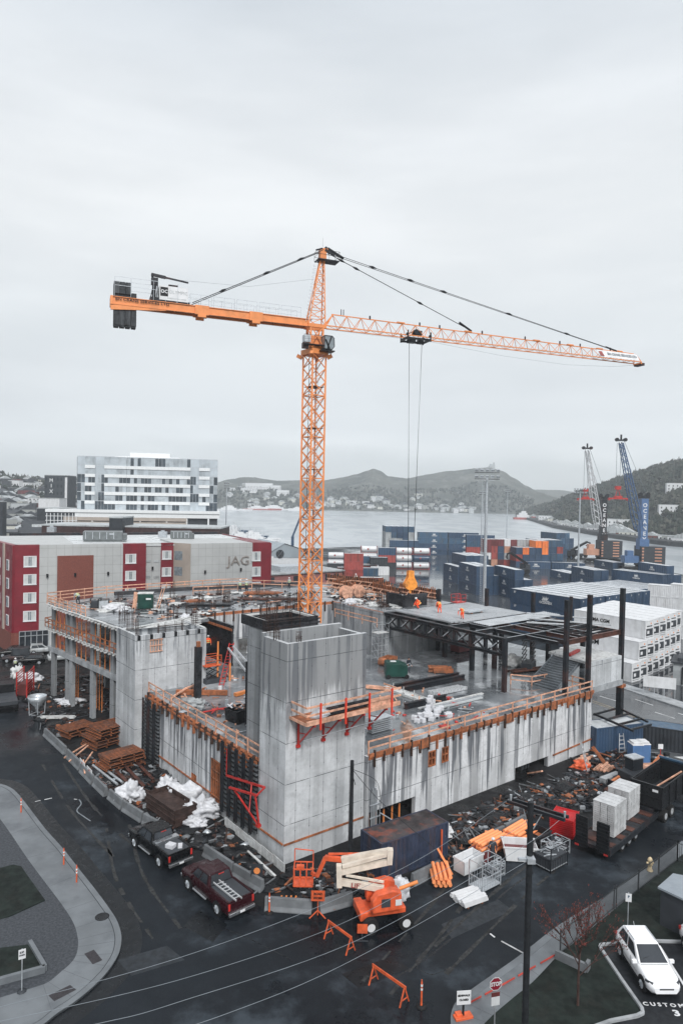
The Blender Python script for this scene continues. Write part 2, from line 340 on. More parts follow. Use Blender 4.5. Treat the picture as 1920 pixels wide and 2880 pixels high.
MT['grass']=M('grass',(.010,.015,.013),.9,var=.45,scale=1.2,dirt=(.022,.021,.017),damt=.4,bmp=.8)
MT['line']=M('road_paint',(.55,.56,.57),.6,var=.2,scale=2,dirt=(.1,.1,.1),damt=.5)
MT['pole']=M('dark_wood_pole',(.016,.018,.021),.65,var=.3,scale=3)
MT['wire']=M('cable',(.20,.225,.25),.5,metal=.3,var=.1)
MT['wiredk']=M('dark_cable',(.02,.022,.026),.5,metal=.3,var=.1)
MT['stone']=M('paving_brick',(.045,.050,.058),.6,var=.35,scale=7,bmp=.3)
from mathutils import noise as NZ
# ================================================================ SETTING
g=MB(); QUAY=[G(640,1556).to_2d(),G(760,1545).to_2d(),G(1070,1536).to_2d(),G(1240,1533).to_2d(),G(1500,1548).to_2d(),G(1640,1566).to_2d(),G(1920,1616).to_2d(),G(2200,1660).to_2d()]
land=[(-420,-30),(330,-30),(330,120)]+[tuple(p) for p in QUAY[::-1]]+[(-75,420),(-150,560),(-330,1000),(-470,1330),(-900,1330),(-900,-30)]
g.prism(land,-4,0); struct('ground',g,MT['asphalt'])
def sheet(name,pts,z,mat,cat='structure'):
    m=MB(); p=[(q[0],q[1]) for q in pts]; A=sum(p[i][0]*p[(i+1)%len(p)][1]-p[(i+1)%len(p)][0]*p[i][1] for i in range(len(p)))
    if A<0: p=p[::-1]
    m.poly([(x,y,z) for x,y in p]); return struct(name,m,mat)
yard=[G(1100,1640),G(1330,1690),G(1480,1760),G(1745,1925),G(1920,1978),G(2300,2090)]+[Vector((q.x,q.y,0)) for q in QUAY[:1:-1]]+[G(960,1560)]
sheet('yard_surface',yard,.006,MT['yard'])
mud=[G(*p) for p in [(-60,1900),(60,1960),(150,2070),(250,2170),(420,2330),(600,2470),(750,2560),(900,2560),(1100,2500),(1290,2390),(1440,2290),(1580,2320),(1700,2300),(1920,2200),(1920,2120),(1700,2040),(1500,1960),(900,1760),(0,1790)]]
sheet('site_ground',mud,.008,MT['mud'])
# water
m,t,b=newmat('harbour_water')
n1=noise(t,.05,5,.6,mscale=(1,.35,1)); t.links.new(mixc(t,mr(t,n1,.4,.6),(.30,.33,.355),(.40,.43,.455)),b.inputs['Base Color'])
b.inputs['Roughness'].default_value=.22; bump(t,b,noise(t,.5,5,.65,mscale=(1,.5,1)),.10,.25); b.inputs['Specular IOR Level'].default_value=.35
WATER=m
w=MB(); w.poly([(-1500,150,-2.5),(2500,150,-2.5),(2500,2300,-2.5),(-1500,2300,-2.5)]); struct('water',w,m)
# hills
def hillmat(name,a,b_,c_,sc,bs=.9):
    m,t,b=newmat(name)
    c=mixc(t,mr(t,noise(t,sc,7,.7),.38,.62),a,b_); c=mixc(t,mr(t,noise(t,sc*3.1,7,.7),.52,.68,0,.85),c,c_)
    t.links.new(c,b.inputs['Base Color']); b.inputs['Roughness'].default_value=.95
    bump(t,b,noise(t,sc*6,8,.75),bs,6.0); return m
HILLM=hillmat('hill_heath',(.035,.042,.036),(.085,.088,.075),(.16,.16,.15),.012)
WOODM=hillmat('wooded_slope',(.016,.022,.017),(.04,.045,.035),(.02,.026,.020),.03)
def interp(pr,x):
    if x<=pr[0][0]: return pr[0][1:]
    for a,b in zip(pr[:-1],pr[1:]):
        if x<=b[0]:
            k=(x-a[0])/(b[0]-a[0]); k=k*k*(3-2*k)*.5+k*.5
            return tuple(p+(q-p)*k for p,q in zip(a[1:],b[1:]))
    return pr[-1][1:]
TERR=[]
def hill(name,prof,mat,nx,ny,amp,shape=1.0,back=250):
    """prof: (photo x, ridge y, shore distance, ridge distance)"""
    vs=[];fs=[];x0,x1=prof[0][0],prof[-1][0]; rows=ny+5
    def pt(px,t):
        ry,ds,dr=interp(prof,px)
        top=D(px,ry,dr).z; d=ds+(dr-ds)*t if t<=1 else dr+back*(t-1)
        r=ray(px,1440); x=r[0]/r[1]*d
        if t<=1: hgt=-2.6+(top+2.6)*(.55*t**shape+.45*(t*t*(3-2*t)))
        else: hgt=top-(t-1)*top*1.1
        nzv=NZ.fractal(Vector((x*.011,d*.011,3)),1.0,2.0,6)
        hgt+=amp*nzv*min(1,t*3)*(0.35 if abs(t-1)<.08 else 1)
        if t>0.02: hgt=max(hgt,-1)
        return Vector((x,d,hgt))
    for j in range(rows+1):
        t=j/ny if j<=ny else 1+(j-ny)/5
        for i in range(nx+1): vs.append(pt(x0+(x1-x0)*i/nx,t))
    for j in range(rows):
        for i in range(nx): a=j*(nx+1)+i; fs.append((a,a+1,a+nx+2,a+nx+1))
    m=MB(); m.raw(vs,fs,0,True); struct(name,m,mat); return pt
HP1=[(560,1372,1330,1620),(640,1350,1330,1640),(700,1345,1330,1640),(800,1350,1330,1650),(900,1352,1330,1650),(960,1342,1330,1650),(1000,1336,1320,1640),(1028,1325,1320,1640),(1047,1318,1320,1640),(1066,1324,1320,1640),(1090,1341,1320,1650),(1140,1345,1310,1680),(1200,1334,1310,1700),(1270,1325,1310,1720),(1340,1317,1320,1720),(1378,1314,1320,1720),(1410,1323,1320,1720),(1440,1341,1320,1700),(1480,1366,1320,1680),(1510,1384,1300,1660),(1560,1400,1300,1640),(1640,1412,1300,1600)]
hillA=hill('far_hills',HP1,HILLM,240,60,9)
HP1b=[(1420,1384,1900,2300),(1500,1376,1900,2300),(1560,1378,1900,2300),(1620,1384,1900,2300),(1700,1397,1900,2300),(1800,1410,1900,2300)]
hill('distant_hills',HP1b,HILLM,60,14,6)
HP2=[(1450,1449,1080,1250),(1500,1436,1040,1260),(1540,1424,840,1180),(1590,1405,700,1100),(1640,1387,640,1040),(1700,1366,580,960),(1740,1350,545,930),(1800,1334,505,880),(1860,1316,480,840),(1920,1301,455,800),(2040,1285,430,760),(2200,1270,400,740)]
hillB=hill('wooded_hill',HP2,WOODM,170,70,7)
HP3=[(-260,1330,430,900),(0,1336,430,900),(60,1347,440,900),(120,1350,450,900),(190,1352,460,900),(250,1356,480,900),(330,1368,420,680),(450,1385,430,680),(575,1392,430,680)]
hillC=hill('town_hill',HP3,WOODM,90,40,4)
# evergreens on the wooded hill and the town hill: nobody could count them
def tree_mass(name,pt,x0,x1,n,tmin,tmax,hs,label,seed,cols):
    rnd=random.Random(seed); m=MB()
    for i in range(n):
        px=rnd.uniform(x0,x1); t=tmin+(tmax-tmin)*rnd.random()**.75; p=pt(px,t)
        if NZ.noise(Vector((p.x*.02,p.y*.02,9)))<-.30 and rnd.random()<.8: continue
        h=rnd.uniform(*hs)*(1.0 if t<.9 else .85); k=rnd.randrange(3)
        if rnd.random()<.55:   # spruce: two ragged cones
            for q in range(3):
                z0=p.z-.5+h*q*.26; r=h*(.27-.075*q)*rnd.uniform(.8,1.2); n_=5; a0=rnd.random()*6
                vs=[(p.x+math.cos(a0+6.283*i_/n_)*r*rnd.uniform(.7,1.25),p.y+math.sin(a0+6.283*i_/n_)*r*rnd.uniform(.7,1.25),z0+rnd.uniform(-.06,.06)*h) for i_ in range(n_)]+[(p.x,p.y,z0+h*.5)]
                m.raw(vs,[(i_,(i_+1)%n_,n_) for i_ in range(n_)],k)
        else:
            for q in range(4):
                r=h*.28*rnd.uniform(.6,1.1); c=(p.x+rnd.uniform(-.3,.3)*h,p.y+rnd.uniform(-.3,.3)*h,p.z+h*rnd.uniform(.2,.62))
                n_=5; vs=[(c[0],c[1],c[2]+r*rnd.uniform(.7,1.2))]+[(c[0]+math.cos(6.283*i_/n_)*r*rnd.uniform(.7,1.3),c[1]+math.sin(6.283*i_/n_)*r*rnd.uniform(.7,1.3),c[2]+rnd.uniform(-.3,.3)*r) for i_ in range(n_)]+[(c[0],c[1],c[2]-r)]
                m.raw(vs,[(0,1+i_,1+(i_+1)%n_) for i_ in range(n_)]+[(n_+1,1+(i_+1)%n_,1+i_) for i_ in range(n_)],k)
    one(name,m,cols,label,'forest',kind='stuff')
TC=[M('tree_dark',(.014,.022,.016),.9,var=.4,scale=.2),M('tree_mid',(.030,.036,.026),.9,var=.4,scale=.2),M('tree_grey',(.055,.056,.045),.9,var=.4,scale=.2)]
tree_mass('forest',hillB,1455,1990,7500,.05,1.12,(5,11),'dense evergreen wood covering the steep hill above the harbour',11,TC)
tree_mass('hillside_trees',hillC,-40,540,1500,.25,1.05,(5,9),'trees along the ridge above the old town',12,TC)
tree_mass('far_scrub',hillA,565,1500,2200,.04,.55,(5,9),'dark scrub and trees on the low slopes across the water',13,TC)
# harbour road on the right
def strip_px(a,b,w,z,name,mat):    # straight strip between two photo points on the ground
    a=G(*a);b=G(*b); d=(b-a).normalized(); n=Vector((-d.y,d.x,0))*w/2
    m=MB(); m.poly([(p.x,p.y,z) for p in (a-n,b-n,b+n,a+n)]); return m
RA=G(1560,1915);RBp=G(1925,2040)
hr=[G(1500,1880),G(1740,1935),G(1960,2008),G(2300,2130),G(2300,2330),G(1920,2178),G(1700,2090),G(1450,1975)]
sheet('harbour_road',hr,.012,wet('wet_road',dry=(.10,.107,.115),dark=(.04,.045,.05),scale=.09,r0=.05,r1=.3,ms=(.5,1,1)))
m=MB()
pa=[G(1500,1862),G(1745,1922),G(1960,1990),G(2300,2100)]; pb=[G(1500,1880),G(1740,1935),G(1960,2008),G(2300,2130)]
m.prism([tuple(p[:2]) for p in pa]+[tuple(p[:2]) for p in pb[::-1]],0,.14); struct('harbour_sidewalk',m,MT['conc_plain'])
m=MB()
for a,b in [((1685,1958),(1733,1972)),((1785,1967),(1835,1984)),((1840,2003),(1896,2021)),((1905,2006),(1960,2024)),((1600,1932),(1645,1945))]:
    s=strip_px(a,b,.16,.018,'x',None); m.raw(s.v,s.f)
struct('road_dashes',m,MT['line'])
m=MB()
for a,b in [((1650,1965),(1960,2075)),((1650,1970),(1960,2080)),((1760,2040),(1960,2105))]:
    s=strip_px(a,b,.10,.018,'x',None); m.raw(s.v,s.f)
struct('road_centre_lines',m,M('yellow_line',(.32,.24,.13),.6,var=.3,scale=2))
# near streets: pavement island at the lower left
def c7(x,y): return (x/3.136,2140+y/3.136)
outer=[(-250,180),(0,215),(80,240),(150,290),(240,400),(400,610),(560,790),(700,970),(850,1160),(960,1310),(1030,1420),(1065,1520),(1073,1600),(1055,1700),(1010,1790),(930,1900),(800,2030),(650,2150),(500,2250),(380,2345),(200,2440),(-100,2560)]
inner=[(-250,300),(-60,440),(0,520),(100,660),(240,870),(380,1060),(500,1220),(600,1360),(660,1470),(688,1580),(690,1660),(670,1740),(620,1810),(540,1880),(430,1970),(300,2020),(100,2080),(-100,2140)]
def cr_spline(P,k=5):
    o=[]
    for i in range(len(P)-1):
        p0=P[max(0,i-1)];p1=P[i];p2=P[i+1];p3=P[min(len(P)-1,i+2)]
        for j in range(k):
            t=j/k; o.append(.5*((2*p1)+(p2-p0)*t+(2*p0-5*p1+4*p2-p3)*t*t+(3*p1-p0-3*p2+p3)*t**3))
    o.append(P[-1]); return o
O=cr_spline([G(*c7(*p)) for p in outer]); I=cr_spline([G(*c7(*p)) for p in inner])
def offset(P,dst):
    o=[]
    for i,p in enumerate(P):
        d=(P[min(len(P)-1,i+1)]-P[max(0,i-1)]).normalized(); o.append(p+Vector((-d.y,d.x,0))*dst)
    return o
def ribbon(P,Q,z,name,mats,th=None):
    m=MB()
    n=len(P); vs=[(p.x,p.y,z) for p in P]+[(q.x,q.y,z) for q in Q]
    m.raw(vs,[(i,i+1,n+i+1,n+i) for i in range(n-1)])
    vs=[(p.x,p.y,z) for p in P]+[(p.x,p.y,-.01) for p in P]
    m.raw(vs,[(i,n+i,n+i+1,i+1) for i in range(n-1)])
    o=struct(name,m,mats)
    bm=bmesh.new(); bm.from_mesh(o.data); bmesh.ops.recalc_face_normals(bm,faces=bm.faces); bm.to_mesh(o.data); bm.free(); return o
K=offset(O,-.34); K2=offset(O,-.38)
ribbon(O,K,.13,'kerb',MT['sidewalk']); 
m=MB(); 
pts=[(p.x,p.y) for p in K2]+[(p.x,p.y) for p in I[::-1]]
m.prism(pts,0,.128); struct('sidewalk',m,MT['sidewalk'])
m=MB(); groove=[(p.x,p.y) for p in O]+[(p.x,p.y) for p in I[::-1]]; m.prism(groove,0,.10); struct('sidewalk_bed',m,M('joint_dark',(.04,.045,.05),.8))
m=MB(); jd=[]
for k in range(6,len(O)-14,6):      # sawn joints across the walk
    a=K2[k]; q=min(I,key=lambda z:(z-a).length); m.beam((a.x,a.y,.1285),(q.x,q.y,.1285),.022,.004)
struct('sidewalk_joints',m,M('saw_cut',(.085,.092,.10),.8))
Ii=offset(I,-30)
m=MB(); m.prism([(p.x,p.y) for p in I]+[(-60,5),(-60,60)],0,.12); struct('brick_forecourt',m,MT['stone'])
def gp(*P): return [tuple(G(*c7(*p))[:2]) for p in P]
m=MB(); m.prism(gp((-300,1010),(0,965),(120,935),(190,950),(230,1010),(400,1250),(95,1390),(-300,1500)),.1,.17); struct('grass_bed',m,MT['grass'])
m=MB(); m.prism(gp((-300,1730),(250,1665),(372,1868),(-300,2050)),.1,.30); struct('planter_grass',m,MT['grass'])
pw=MB()
q=[G(*c7(*p)) for p in [(265,1650),(398,1880),(-300,2075)]]
for a,b in zip(q[:-1],q[1:]):
    d=(b-a).normalized()
    pw.beam(Vector((a.x,a.y,.25)),Vector((b.x,b.y,.25))+d*.0,.22,.44)
one('planter_wall',pw,MT['sidewalk'],'low pale concrete wall around the planter at the lower left','wall')
m=MB()
for P in ([(745,1722),(830,1685),(905,1778),(820,1815)],[(430,2092),(620,1998),(675,2040),(480,2143)]):
    m.poly([(*G(*c7(*p))[:2],.134) for p in P])
struct('tactile_plates',m,M('tactile_dark',(.035,.032,.036),.6,var=.2,scale=6,bmp=.5))
p=G(*c7(902,1393)); m=MB(); m.lathe([(.42,.129),(.42,.137),(.36,.14)],20); one('manhole_cover',m,MT['black'],'round black manhole cover in the pale pavement','manhole cover',loc=(p.x,p.y,0))
# pavement and lot at the lower right
def c8(x,y): return (1100+x/1.912,2380+y/1.912)
def G8(x,y,z=0.): return G(*c8(x,y),z)
o2=cr_spline([G8(*p) for p in [(330,1100),(318,956),(325,895),(352,845),(430,782),(560,690),(700,590),(850,470),(960,395),(1100,310),(1230,225),(1420,90),(1560,-20)]],4)
i2=cr_spline([G8(*p) for p in [(360,1150),(505,960),(650,830),(760,740),(880,612),(905,585),(1000,515),(1100,430),(1195,352),(1300,262),(1400,180),(1500,105),(1600,20)]],4)
ok=offset(o2,-.42)
m=MB(); m.prism([(p.x,p.y) for p in o2]+[(p.x,p.y) for p in ok[::-1]],0,.135); struct('street_kerb',m,MT['sidewalk'])
m=MB(); m.prism([(p.x,p.y) for p in ok]+[(p.x,p.y) for p in i2[::-1]],0,.125); struct('street_sidewalk',m,MT['sidewalk'])
m=MB()
for k in range(3,len(ok)-6,5):
    a=ok[k]; q=min(i2,key=lambda z:(z-a).length); m.beam((a.x,a.y,.127),(q.x,q.y,.127),.022,.004)
struct('walk_joints',m,bpy.data.materials['saw_cut'])
lawn=[tuple(p[:2]) for p in i2]+[(75,62),(75,5),(8,5)]
m=MB(); m.prism(lawn,0,.118); struct('lawn',m,MT['grass'])
lot=[tuple(G8(*p)[:2]) for p in [(1120,548),(1350,905),(1180,960),(900,1060),(1300,1500),(2200,1400),(2200,545),(1568,530)]]
m=MB(); m.prism(lot,0,.122); struct('parking_lot',m,M('lot_asphalt',(.012,.014,.017),.5,var=.3,scale=2,bmp=.2))
m=MB()
q=[G8(*p) for p in [(2200,560),(1568,530),(1395,525),(1125,545),(1120,560),(1240,740),(1345,890),(1350,915),(1320,930),(1180,958),(900,1060)]]
for a,b in zip(q[:-1],q[1:]): m.beam((a.x,a.y,.16),(b.x,b.y,.16),.17,.16)
struct('lot_kerb',m,MT['conc_plain'])
m=MB(); a=G8(1438,545);b=G8(1575,765); m.beam((a.x,a.y,.127),(b.x,b.y,.127),.13,.008)
struct('bay_line',m,MT['white'])
tdir=(G8(1560,868)-G8(1350,856)); ang=math.atan2(tdir.y,tdir.x)
c=G8(1350,860); tx=text('C U S T O M E R',.34,MT['white'],None,(c.x,c.y,.13),(0,0,ang),'bay_lettering',.002,'LEFT',1.12,.012); tag(tx,kind='structure')
c=G8(1532,912); tx=text('3',.55,MT['white'],None,(c.x,c.y,.13),(0,0,ang),'bay_number',.002,'CENTER',1.3,.02); tag(tx,kind='structure')
m=MB()
for a,b in [((530,470),(555,490)),((590,510),(718,580))]:
    a=G8(*a);b=G8(*b); m.beam((a.x,a.y,.004),(b.x,b.y,.004),.10,.008)
for a,b in [((310,360),(360,348)),((395,342),(460,328)),((655,337),(680,340))]:
    a=G(*c7(*a));b=G(*c7(*b)); m.beam((a.x,a.y,.004),(b.x,b.y,.004),.09,.008)
struct('worn_stop_lines',m,MT['line'])
# sealed cracks in the street
m=MB(); rnd=random.Random(3)
def crack(pts,w):
    P=cr_spline([G(*p) for p in pts],6)
    for a,b in zip(P[:-1],P[1:]): m.beam((a.x,a.y,.003),(b.x,b.y,.003),w*rnd.uniform(.5,1.3),.004)
crack([c8(0,720),c8(180,610),c8(330,490),c8(480,370),c8(620,240),c8(760,140)],.13)
crack([c8(120,640),c8(210,690),c8(320,650),c8(370,620)],.06)
crack([(600,2600),(700,2640),(820,2700)],.05)
struct('sealed_cracks',m,M('crack_sealant',(.012,.013,.015),.3))
GUT=M('gutter_asphalt',(.006,.0075,.0095),.35,var=.25,scale=1.5); og=offset(O,1.15)
m=MB(); n=len(O); m.raw([(p.x,p.y,.004) for p in O]+[(p.x,p.y,.004) for p in og],[(i,i+1,n+i+1,n+i) for i in range(n-1)]); o_=struct('gutter',m,GUT)
m=MB()
for P_,k in (([(560,2560),(640,2600),(600,2650),(515,2606)],0),([(960,2740),(1100,2690),(1150,2722),(1010,2780)],0),([(330,2700),(470,2660),(520,2700),(370,2745)],1),([(1240,2600),(1400,2530),(1440,2560),(1270,2640)],1)):
    m.poly([(*G(*p)[:2],.006) for p in P_],k)
bm_=struct('road_patches',m,[GUT,M('patch_asphalt',(.020,.024,.029),.5,var=.3,scale=2)])
m=MB(); rnd=random.Random(12)       # muddy tyre tracks leaving the site
for a,b,c_ in (((1290,2440),(1200,2560),(1020,2760)),((1500,2420),(1400,2500),(1180,2700)),((300,2330),(330,2480),(430,2640)),((120,2150),(200,2280),(330,2420))):
    Q=cr_spline([G(*a),G(*b),G(*c_)],9)
    for off in (0,1.7):
        T=offset(Q,off)
        for p,q in zip(T[:-1],T[1:]):
            if rnd.random()<.8: m.beam((p.x,p.y,.008),(q.x,q.y,.008),rnd.uniform(.12,.3),.004)
struct('tyre_tracks',m,M('track_mud',(.030,.031,.032),.8,var=.4,scale=4))
m=MB(); P=cr_spline([G(*c7(*p)) for p in [(700,340),(718,380),(680,440),(740,490),(800,530)]],5)
for a,b in zip(P[:-1],P[1:]): m.beam((a.x,a.y,.003),(b.x,b.y,.003),.09,.005)
struct('washed_streak',m,M('pale_silt',(.16,.18,.20),.6))
# ================================================================ TOWER CRANE
CR=D(877,1394,80.0); CX,CY=CR.x,CR.y
crane=thing('tower_crane','tall orange tower crane with long lattice jib standing inside the unfinished building','crane',(CX,CY,0))
OR=MT['orange']
def rotz(p,a): c,s=math.cos(a),math.sin(a); return Vector((p[0]*c-p[1]*s,p[0]*s+p[1]*c,p[2]))
h=.94
def lattice(m,c4,z0,z1,bay,leg,dg,extra=True,a=BT):
    cs=[rotz((x,y,0),a) for x,y in ((-h,-h),(h,-h),(h,h),(-h,h))]
    for c in cs: m.beam((c.x,c.y,z0),(c.x,c.y,z1),leg)
    n=max(1,round((z1-z0)/bay)); b=(z1-z0)/n
    for k in range(n):
        for i in range(4):
            p,q=cs[i],cs[(i+1)%4]; za=z0+k*b; zb=za+b
            m.beam((p.x,p.y,za),(q.x,q.y,zb),dg); m.beam((q.x,q.y,za),(p.x,p.y,zb),dg)
            if k%3==0: m.beam((p.x,p.y,za),(q.x,q.y,za),dg*1.25)
m=MB(); z=4.0; lattice(m,None,4.0,42.4,1.6,.20,.085); m.build('mast',OR,crane)
m=MB()
cs=[rotz((x,y,0),BT) for x,y in ((-h,-h),(h,-h),(h,h),(-h,h))]
for k in range(2,8):
    zz=4+4.8*k+1.0; m.prism([tuple(rotz((x,y,0),BT)[:2]) for x,y in ((-h+.1,-h+.1),(h-.1,-h+.1),(h-.1,h-.1),(-h+.1,h-.1))],zz,zz+.05)
m.build('rest_platforms',MT['steel_dk'],crane)
m=MB()
for sx in (-.18,.18): 
    p0=rotz((.45,sx,0),BT); m.beam((p0.x,p0.y,5),(p0.x,p0.y,42),.035)
zz=5
while zz<42: 
    a=rotz((.45,-.18,0),BT);b=rotz((.45,.18,0),BT); m.beam((a.x,a.y,zz),(b.x,b.y,zz),.022); zz+=.45
m.build('ladder',MT['galv'],crane)
m=MB(); m.tube((-.6,0,14),(-.6,0,42),.03,4); m.build('power_cable',MT['wiredk'],crane)
# slewing unit
JA=math.atan2(.2225,.572)
def J(x,y,z): return rotz((x,y,z),JA)       # x along the jib
m=MB()
m.prism([tuple(rotz((x,y,0),BT)[:2]) for x,y in ((-1.15,-1.15),(1.15,-1.15),(1.15,1.15),(-1.15,1.15))],42.3,42.9)
for x,y in ((-1,-1),(1,-1),(1,1),(-1,1)):
    a=rotz((x*1.05,y*1.05,42.0),BT); b=rotz((x*1.45,y*1.45,42.3),BT); m.beam(a,b,.35,.4)
m.lathe([(1.0,42.9),(1.0,43.15),(.85,43.15),(.85,43.3)],20)
for x,y in ((-.75,-.75),(.75,-.75),(.75,.75),(-.75,.75)): m.beam(J(x,y,43.3),J(x*1.0,y*1.0,45.7),.2)
for s in (-.75,.75):
    m.beam(J(-.75,s,43.3),J(.75,s,45.6),.1); m.beam(J(.75,s,43.3),J(-.75,s,45.6),.1)
    m.beam(J(-1.1,s,45.6),J(1.1,s,45.6),.25,.4)
m.beam(J(-.75,-.75,43.4),J(-.75,.75,45.5),.1); m.beam(J(.75,-.75,45.5),J(.75,.75,43.4),.1)
m.cbox(J(0,0,43.9),(1.1,1.1,1.2),0,JA)
m.build('slewing_unit',OR,crane)
# A-frame top
m=MB(); AP=53.6; apx=.75
b4=[J(-1.0,-.7,45.7),J(1.0,-.7,45.7),J(1.0,.7,45.7),J(-1.0,.7,45.7)]; t4=[J(apx-.25,-.18,AP),J(apx+.15,-.18,AP),J(apx+.15,.18,AP),J(apx-.25,.18,AP)]
for a,b in zip(b4,t4): m.beam(a,b,.13)
n=8
for k in range(n):
    for i in range(4):
        k0,k1=k/n,(k+1)/n; p=b4[i].lerp(t4[i],k0); q=b4[(i+1)%4].lerp(t4[(i+1)%4],k1); r_=b4[(i+1)%4].lerp(t4[(i+1)%4],k0)
        m.beam(p,q,.06); m.beam(p,r_,.06)
m.cbox(J(apx,0,AP+.5),(.75,.6,1.1),0,JA); m.cbox(J(apx+.15,0,AP+1.0),(.9,.45,.35),0,JA)
m.build('tower_head',OR,crane)
m=MB(); m.cbox(J(apx+.55,0,53.35),(2.6,1.5,.09),0,JA)
for x in (-.75,.55,1.85):
    for y in (-.75,.75): m.beam(J(apx+x,y,53.4),J(apx+x,y,54.4),.035)
for zz in (53.9,54.4):
    q=[J(apx-.75,-.75,zz),J(apx+1.85,-.75,zz),J(apx+1.85,.75,zz),J(apx-.75,.75,zz)]
    for i in range(4): m.beam(q[i],q[(i+1)%4],.03)
m.beam(J(apx-.1,-.25,54.7),J(apx-.9,-.25,54.4),.16); m.beam(J(apx+.3,0,55.0),J(apx+.9,0,54.3),.2,.3); m.beam(J(apx+.2,-.3,54.6),J(apx+1.4,-.3,54.1),.16,.28)
m.beam(J(apx,0,55),J(apx,0,56.0),.02)
m.build('head_platform',MT['steel_dk'],crane)
m=MB()   # caged ladder up the head
for k in range(16):
    p=J(-1.0,-.9,46.2+k*.42); q=J(apx-.5,-.4,53.0); f=k/17; c=J(-1.1+ (apx-.25+.9)*f*.75,-.75+.3*f,46.2+k*.42)
    for j in range(7):
        a0=-1.6+j*.53+math.pi; a1=a0+.53
        m.beam(c+Vector((math.cos(a0)*.33,math.sin(a0)*.33,0)),c+Vector((math.cos(a1)*.33,math.sin(a1)*.33,0)),.02)
m.beam(J(-1.1,-.9,46.0),J(-.15,-.6,53.0),.03); m.beam(J(-1.4,-.75,46.0),J(-.45,-.45,53.0),.03)
m.build('caged_ladder',MT['galv'],crane)
# cab
m=MB(); c=(1.1,-1.15)
prof=[(-.5,42.85),(.4,42.8),(.7,43.2),(.65,44.1),(.4,44.35),(-.5,44.35)]
vs=[J(c[0]+x,c[1]-.6,zz) for x,zz in prof]+[J(c[0]+x,c[1]+.6,zz) for x,zz in prof]
m.raw(vs,[(i,(i+1)%6,6+(i+1)%6,6+i) for i in range(6)]+[(5,4,3,2,1,0),(6,7,8,9,10,11)],0)
cab=m.build('cab',M('clear_cab_glass',(.20,.23,.25),.1),crane)
m=MB()
for o in (0,6):
    for i in range(6): m.beam(vs[o+i],vs[o+(i+1)%6],.07)
for i in range(6): m.beam(vs[i],vs[6+i],.07)
m.cbox(J(c[0]-.1,c[1],42.65),(1.7,1.3,.12),0,JA); m.beam(J(c[0]-.2,c[1]-.62,42.8),J(c[0]+.3,c[1]-.62,44.3),.25,.1); m.beam(J(c[0]+.1,c[1]-.62,42.8),J(c[0]-.4,c[1]-.62,43.9),.3,.1)
m.build('cab_frame',MT['black'],cab)
m=MB(); m.cbox(J(-1.35,-1.0,43.9),(.8,.7,.8),1,JA); m.cbox(J(-1.5,-1.0,43.1),(.7,.5,.6),0,JA); m.cbox(J(0,-1.25,43.25),(3.6,.8,.07),0,JA)
for x in (-1.8,-1.2,-.6,0): m.beam(J(x,-1.62,43.3),J(x,-1.62,44.3),.03)
m.beam(J(-1.8,-1.62,44.3),J(.3,-1.62,44.3),.03); m.beam(J(-1.8,-1.62,43.8),J(.3,-1.62,43.8),.03)
m.build('control_box',[MT['steel_dk'],MT['galv']],crane)
# jib
JL=48.4; JZ=45.75; m=MB(); nb=26; w=.72
def hh(x): return 1.55-.35*x/JL
for s in (-w,w): m.beam(J(1.0,s,JZ),J(JL,s,JZ),.11)
m.beam(J(2.0,0,JZ+hh(1)),J(JL-.8,0,JZ+hh(JL)),.11); m.beam(J(1.0,-w,JZ),J(2.2,0,JZ+hh(1)),.1); m.beam(J(1.0,w,JZ),J(2.2,0,JZ+hh(1)),.1)
bl=(JL-1.2)/nb
for k in range(nb):
    x0=1.2+k*bl; x1=x0+bl; xm=(x0+x1)/2
    for s in (-w,w):
        m.beam(J(x0,s,JZ),J(xm,0,JZ+hh(xm)),.055); m.beam(J(xm,0,JZ+hh(xm)),J(x1,s,JZ),.055)
    m.beam(J(x0,-w,JZ),J(x0,w,JZ),.05); m.beam(J(x0,-w,JZ),J(x1,w,JZ),.035)
m.beam(J(JL,-w,JZ-.15),J(JL,w,JZ-.15),.2); m.beam(J(JL,-w,JZ),J(JL-.4,0,JZ+1.2),.07); m.beam(J(JL,w,JZ),J(JL-.4,0,JZ+1.2),.07)
for x in (11,20.5,31,36.5,41.5,45): m.cbox(J(x,0,JZ+hh(x)+.08),(1.0,.3,.16),0,JA)
m.build('jib',OR,crane)
m=MB()
for x in (3.2,3.5,6.9,13.6,16.4,22.6,29.2,34.8,38.2,43.4): m.tube(J(x,0,JZ+hh(x)),J(x,0,JZ+hh(x)+(.75 if x<4 else .42)),.1 if x>4 else .05,6)
m.cbox(J(13.4,0,JZ+.55),(.9,.5,.55),0,JA); m.tube(J(13.0,-.4,JZ+.6),J(13.0,.4,JZ+.6),.33,10)
m.cbox(J(JL+.3,0,JZ-.25),(.7,1.3,.35),0,JA)
m.build('jib_fittings',MT['steel_dk'],crane)
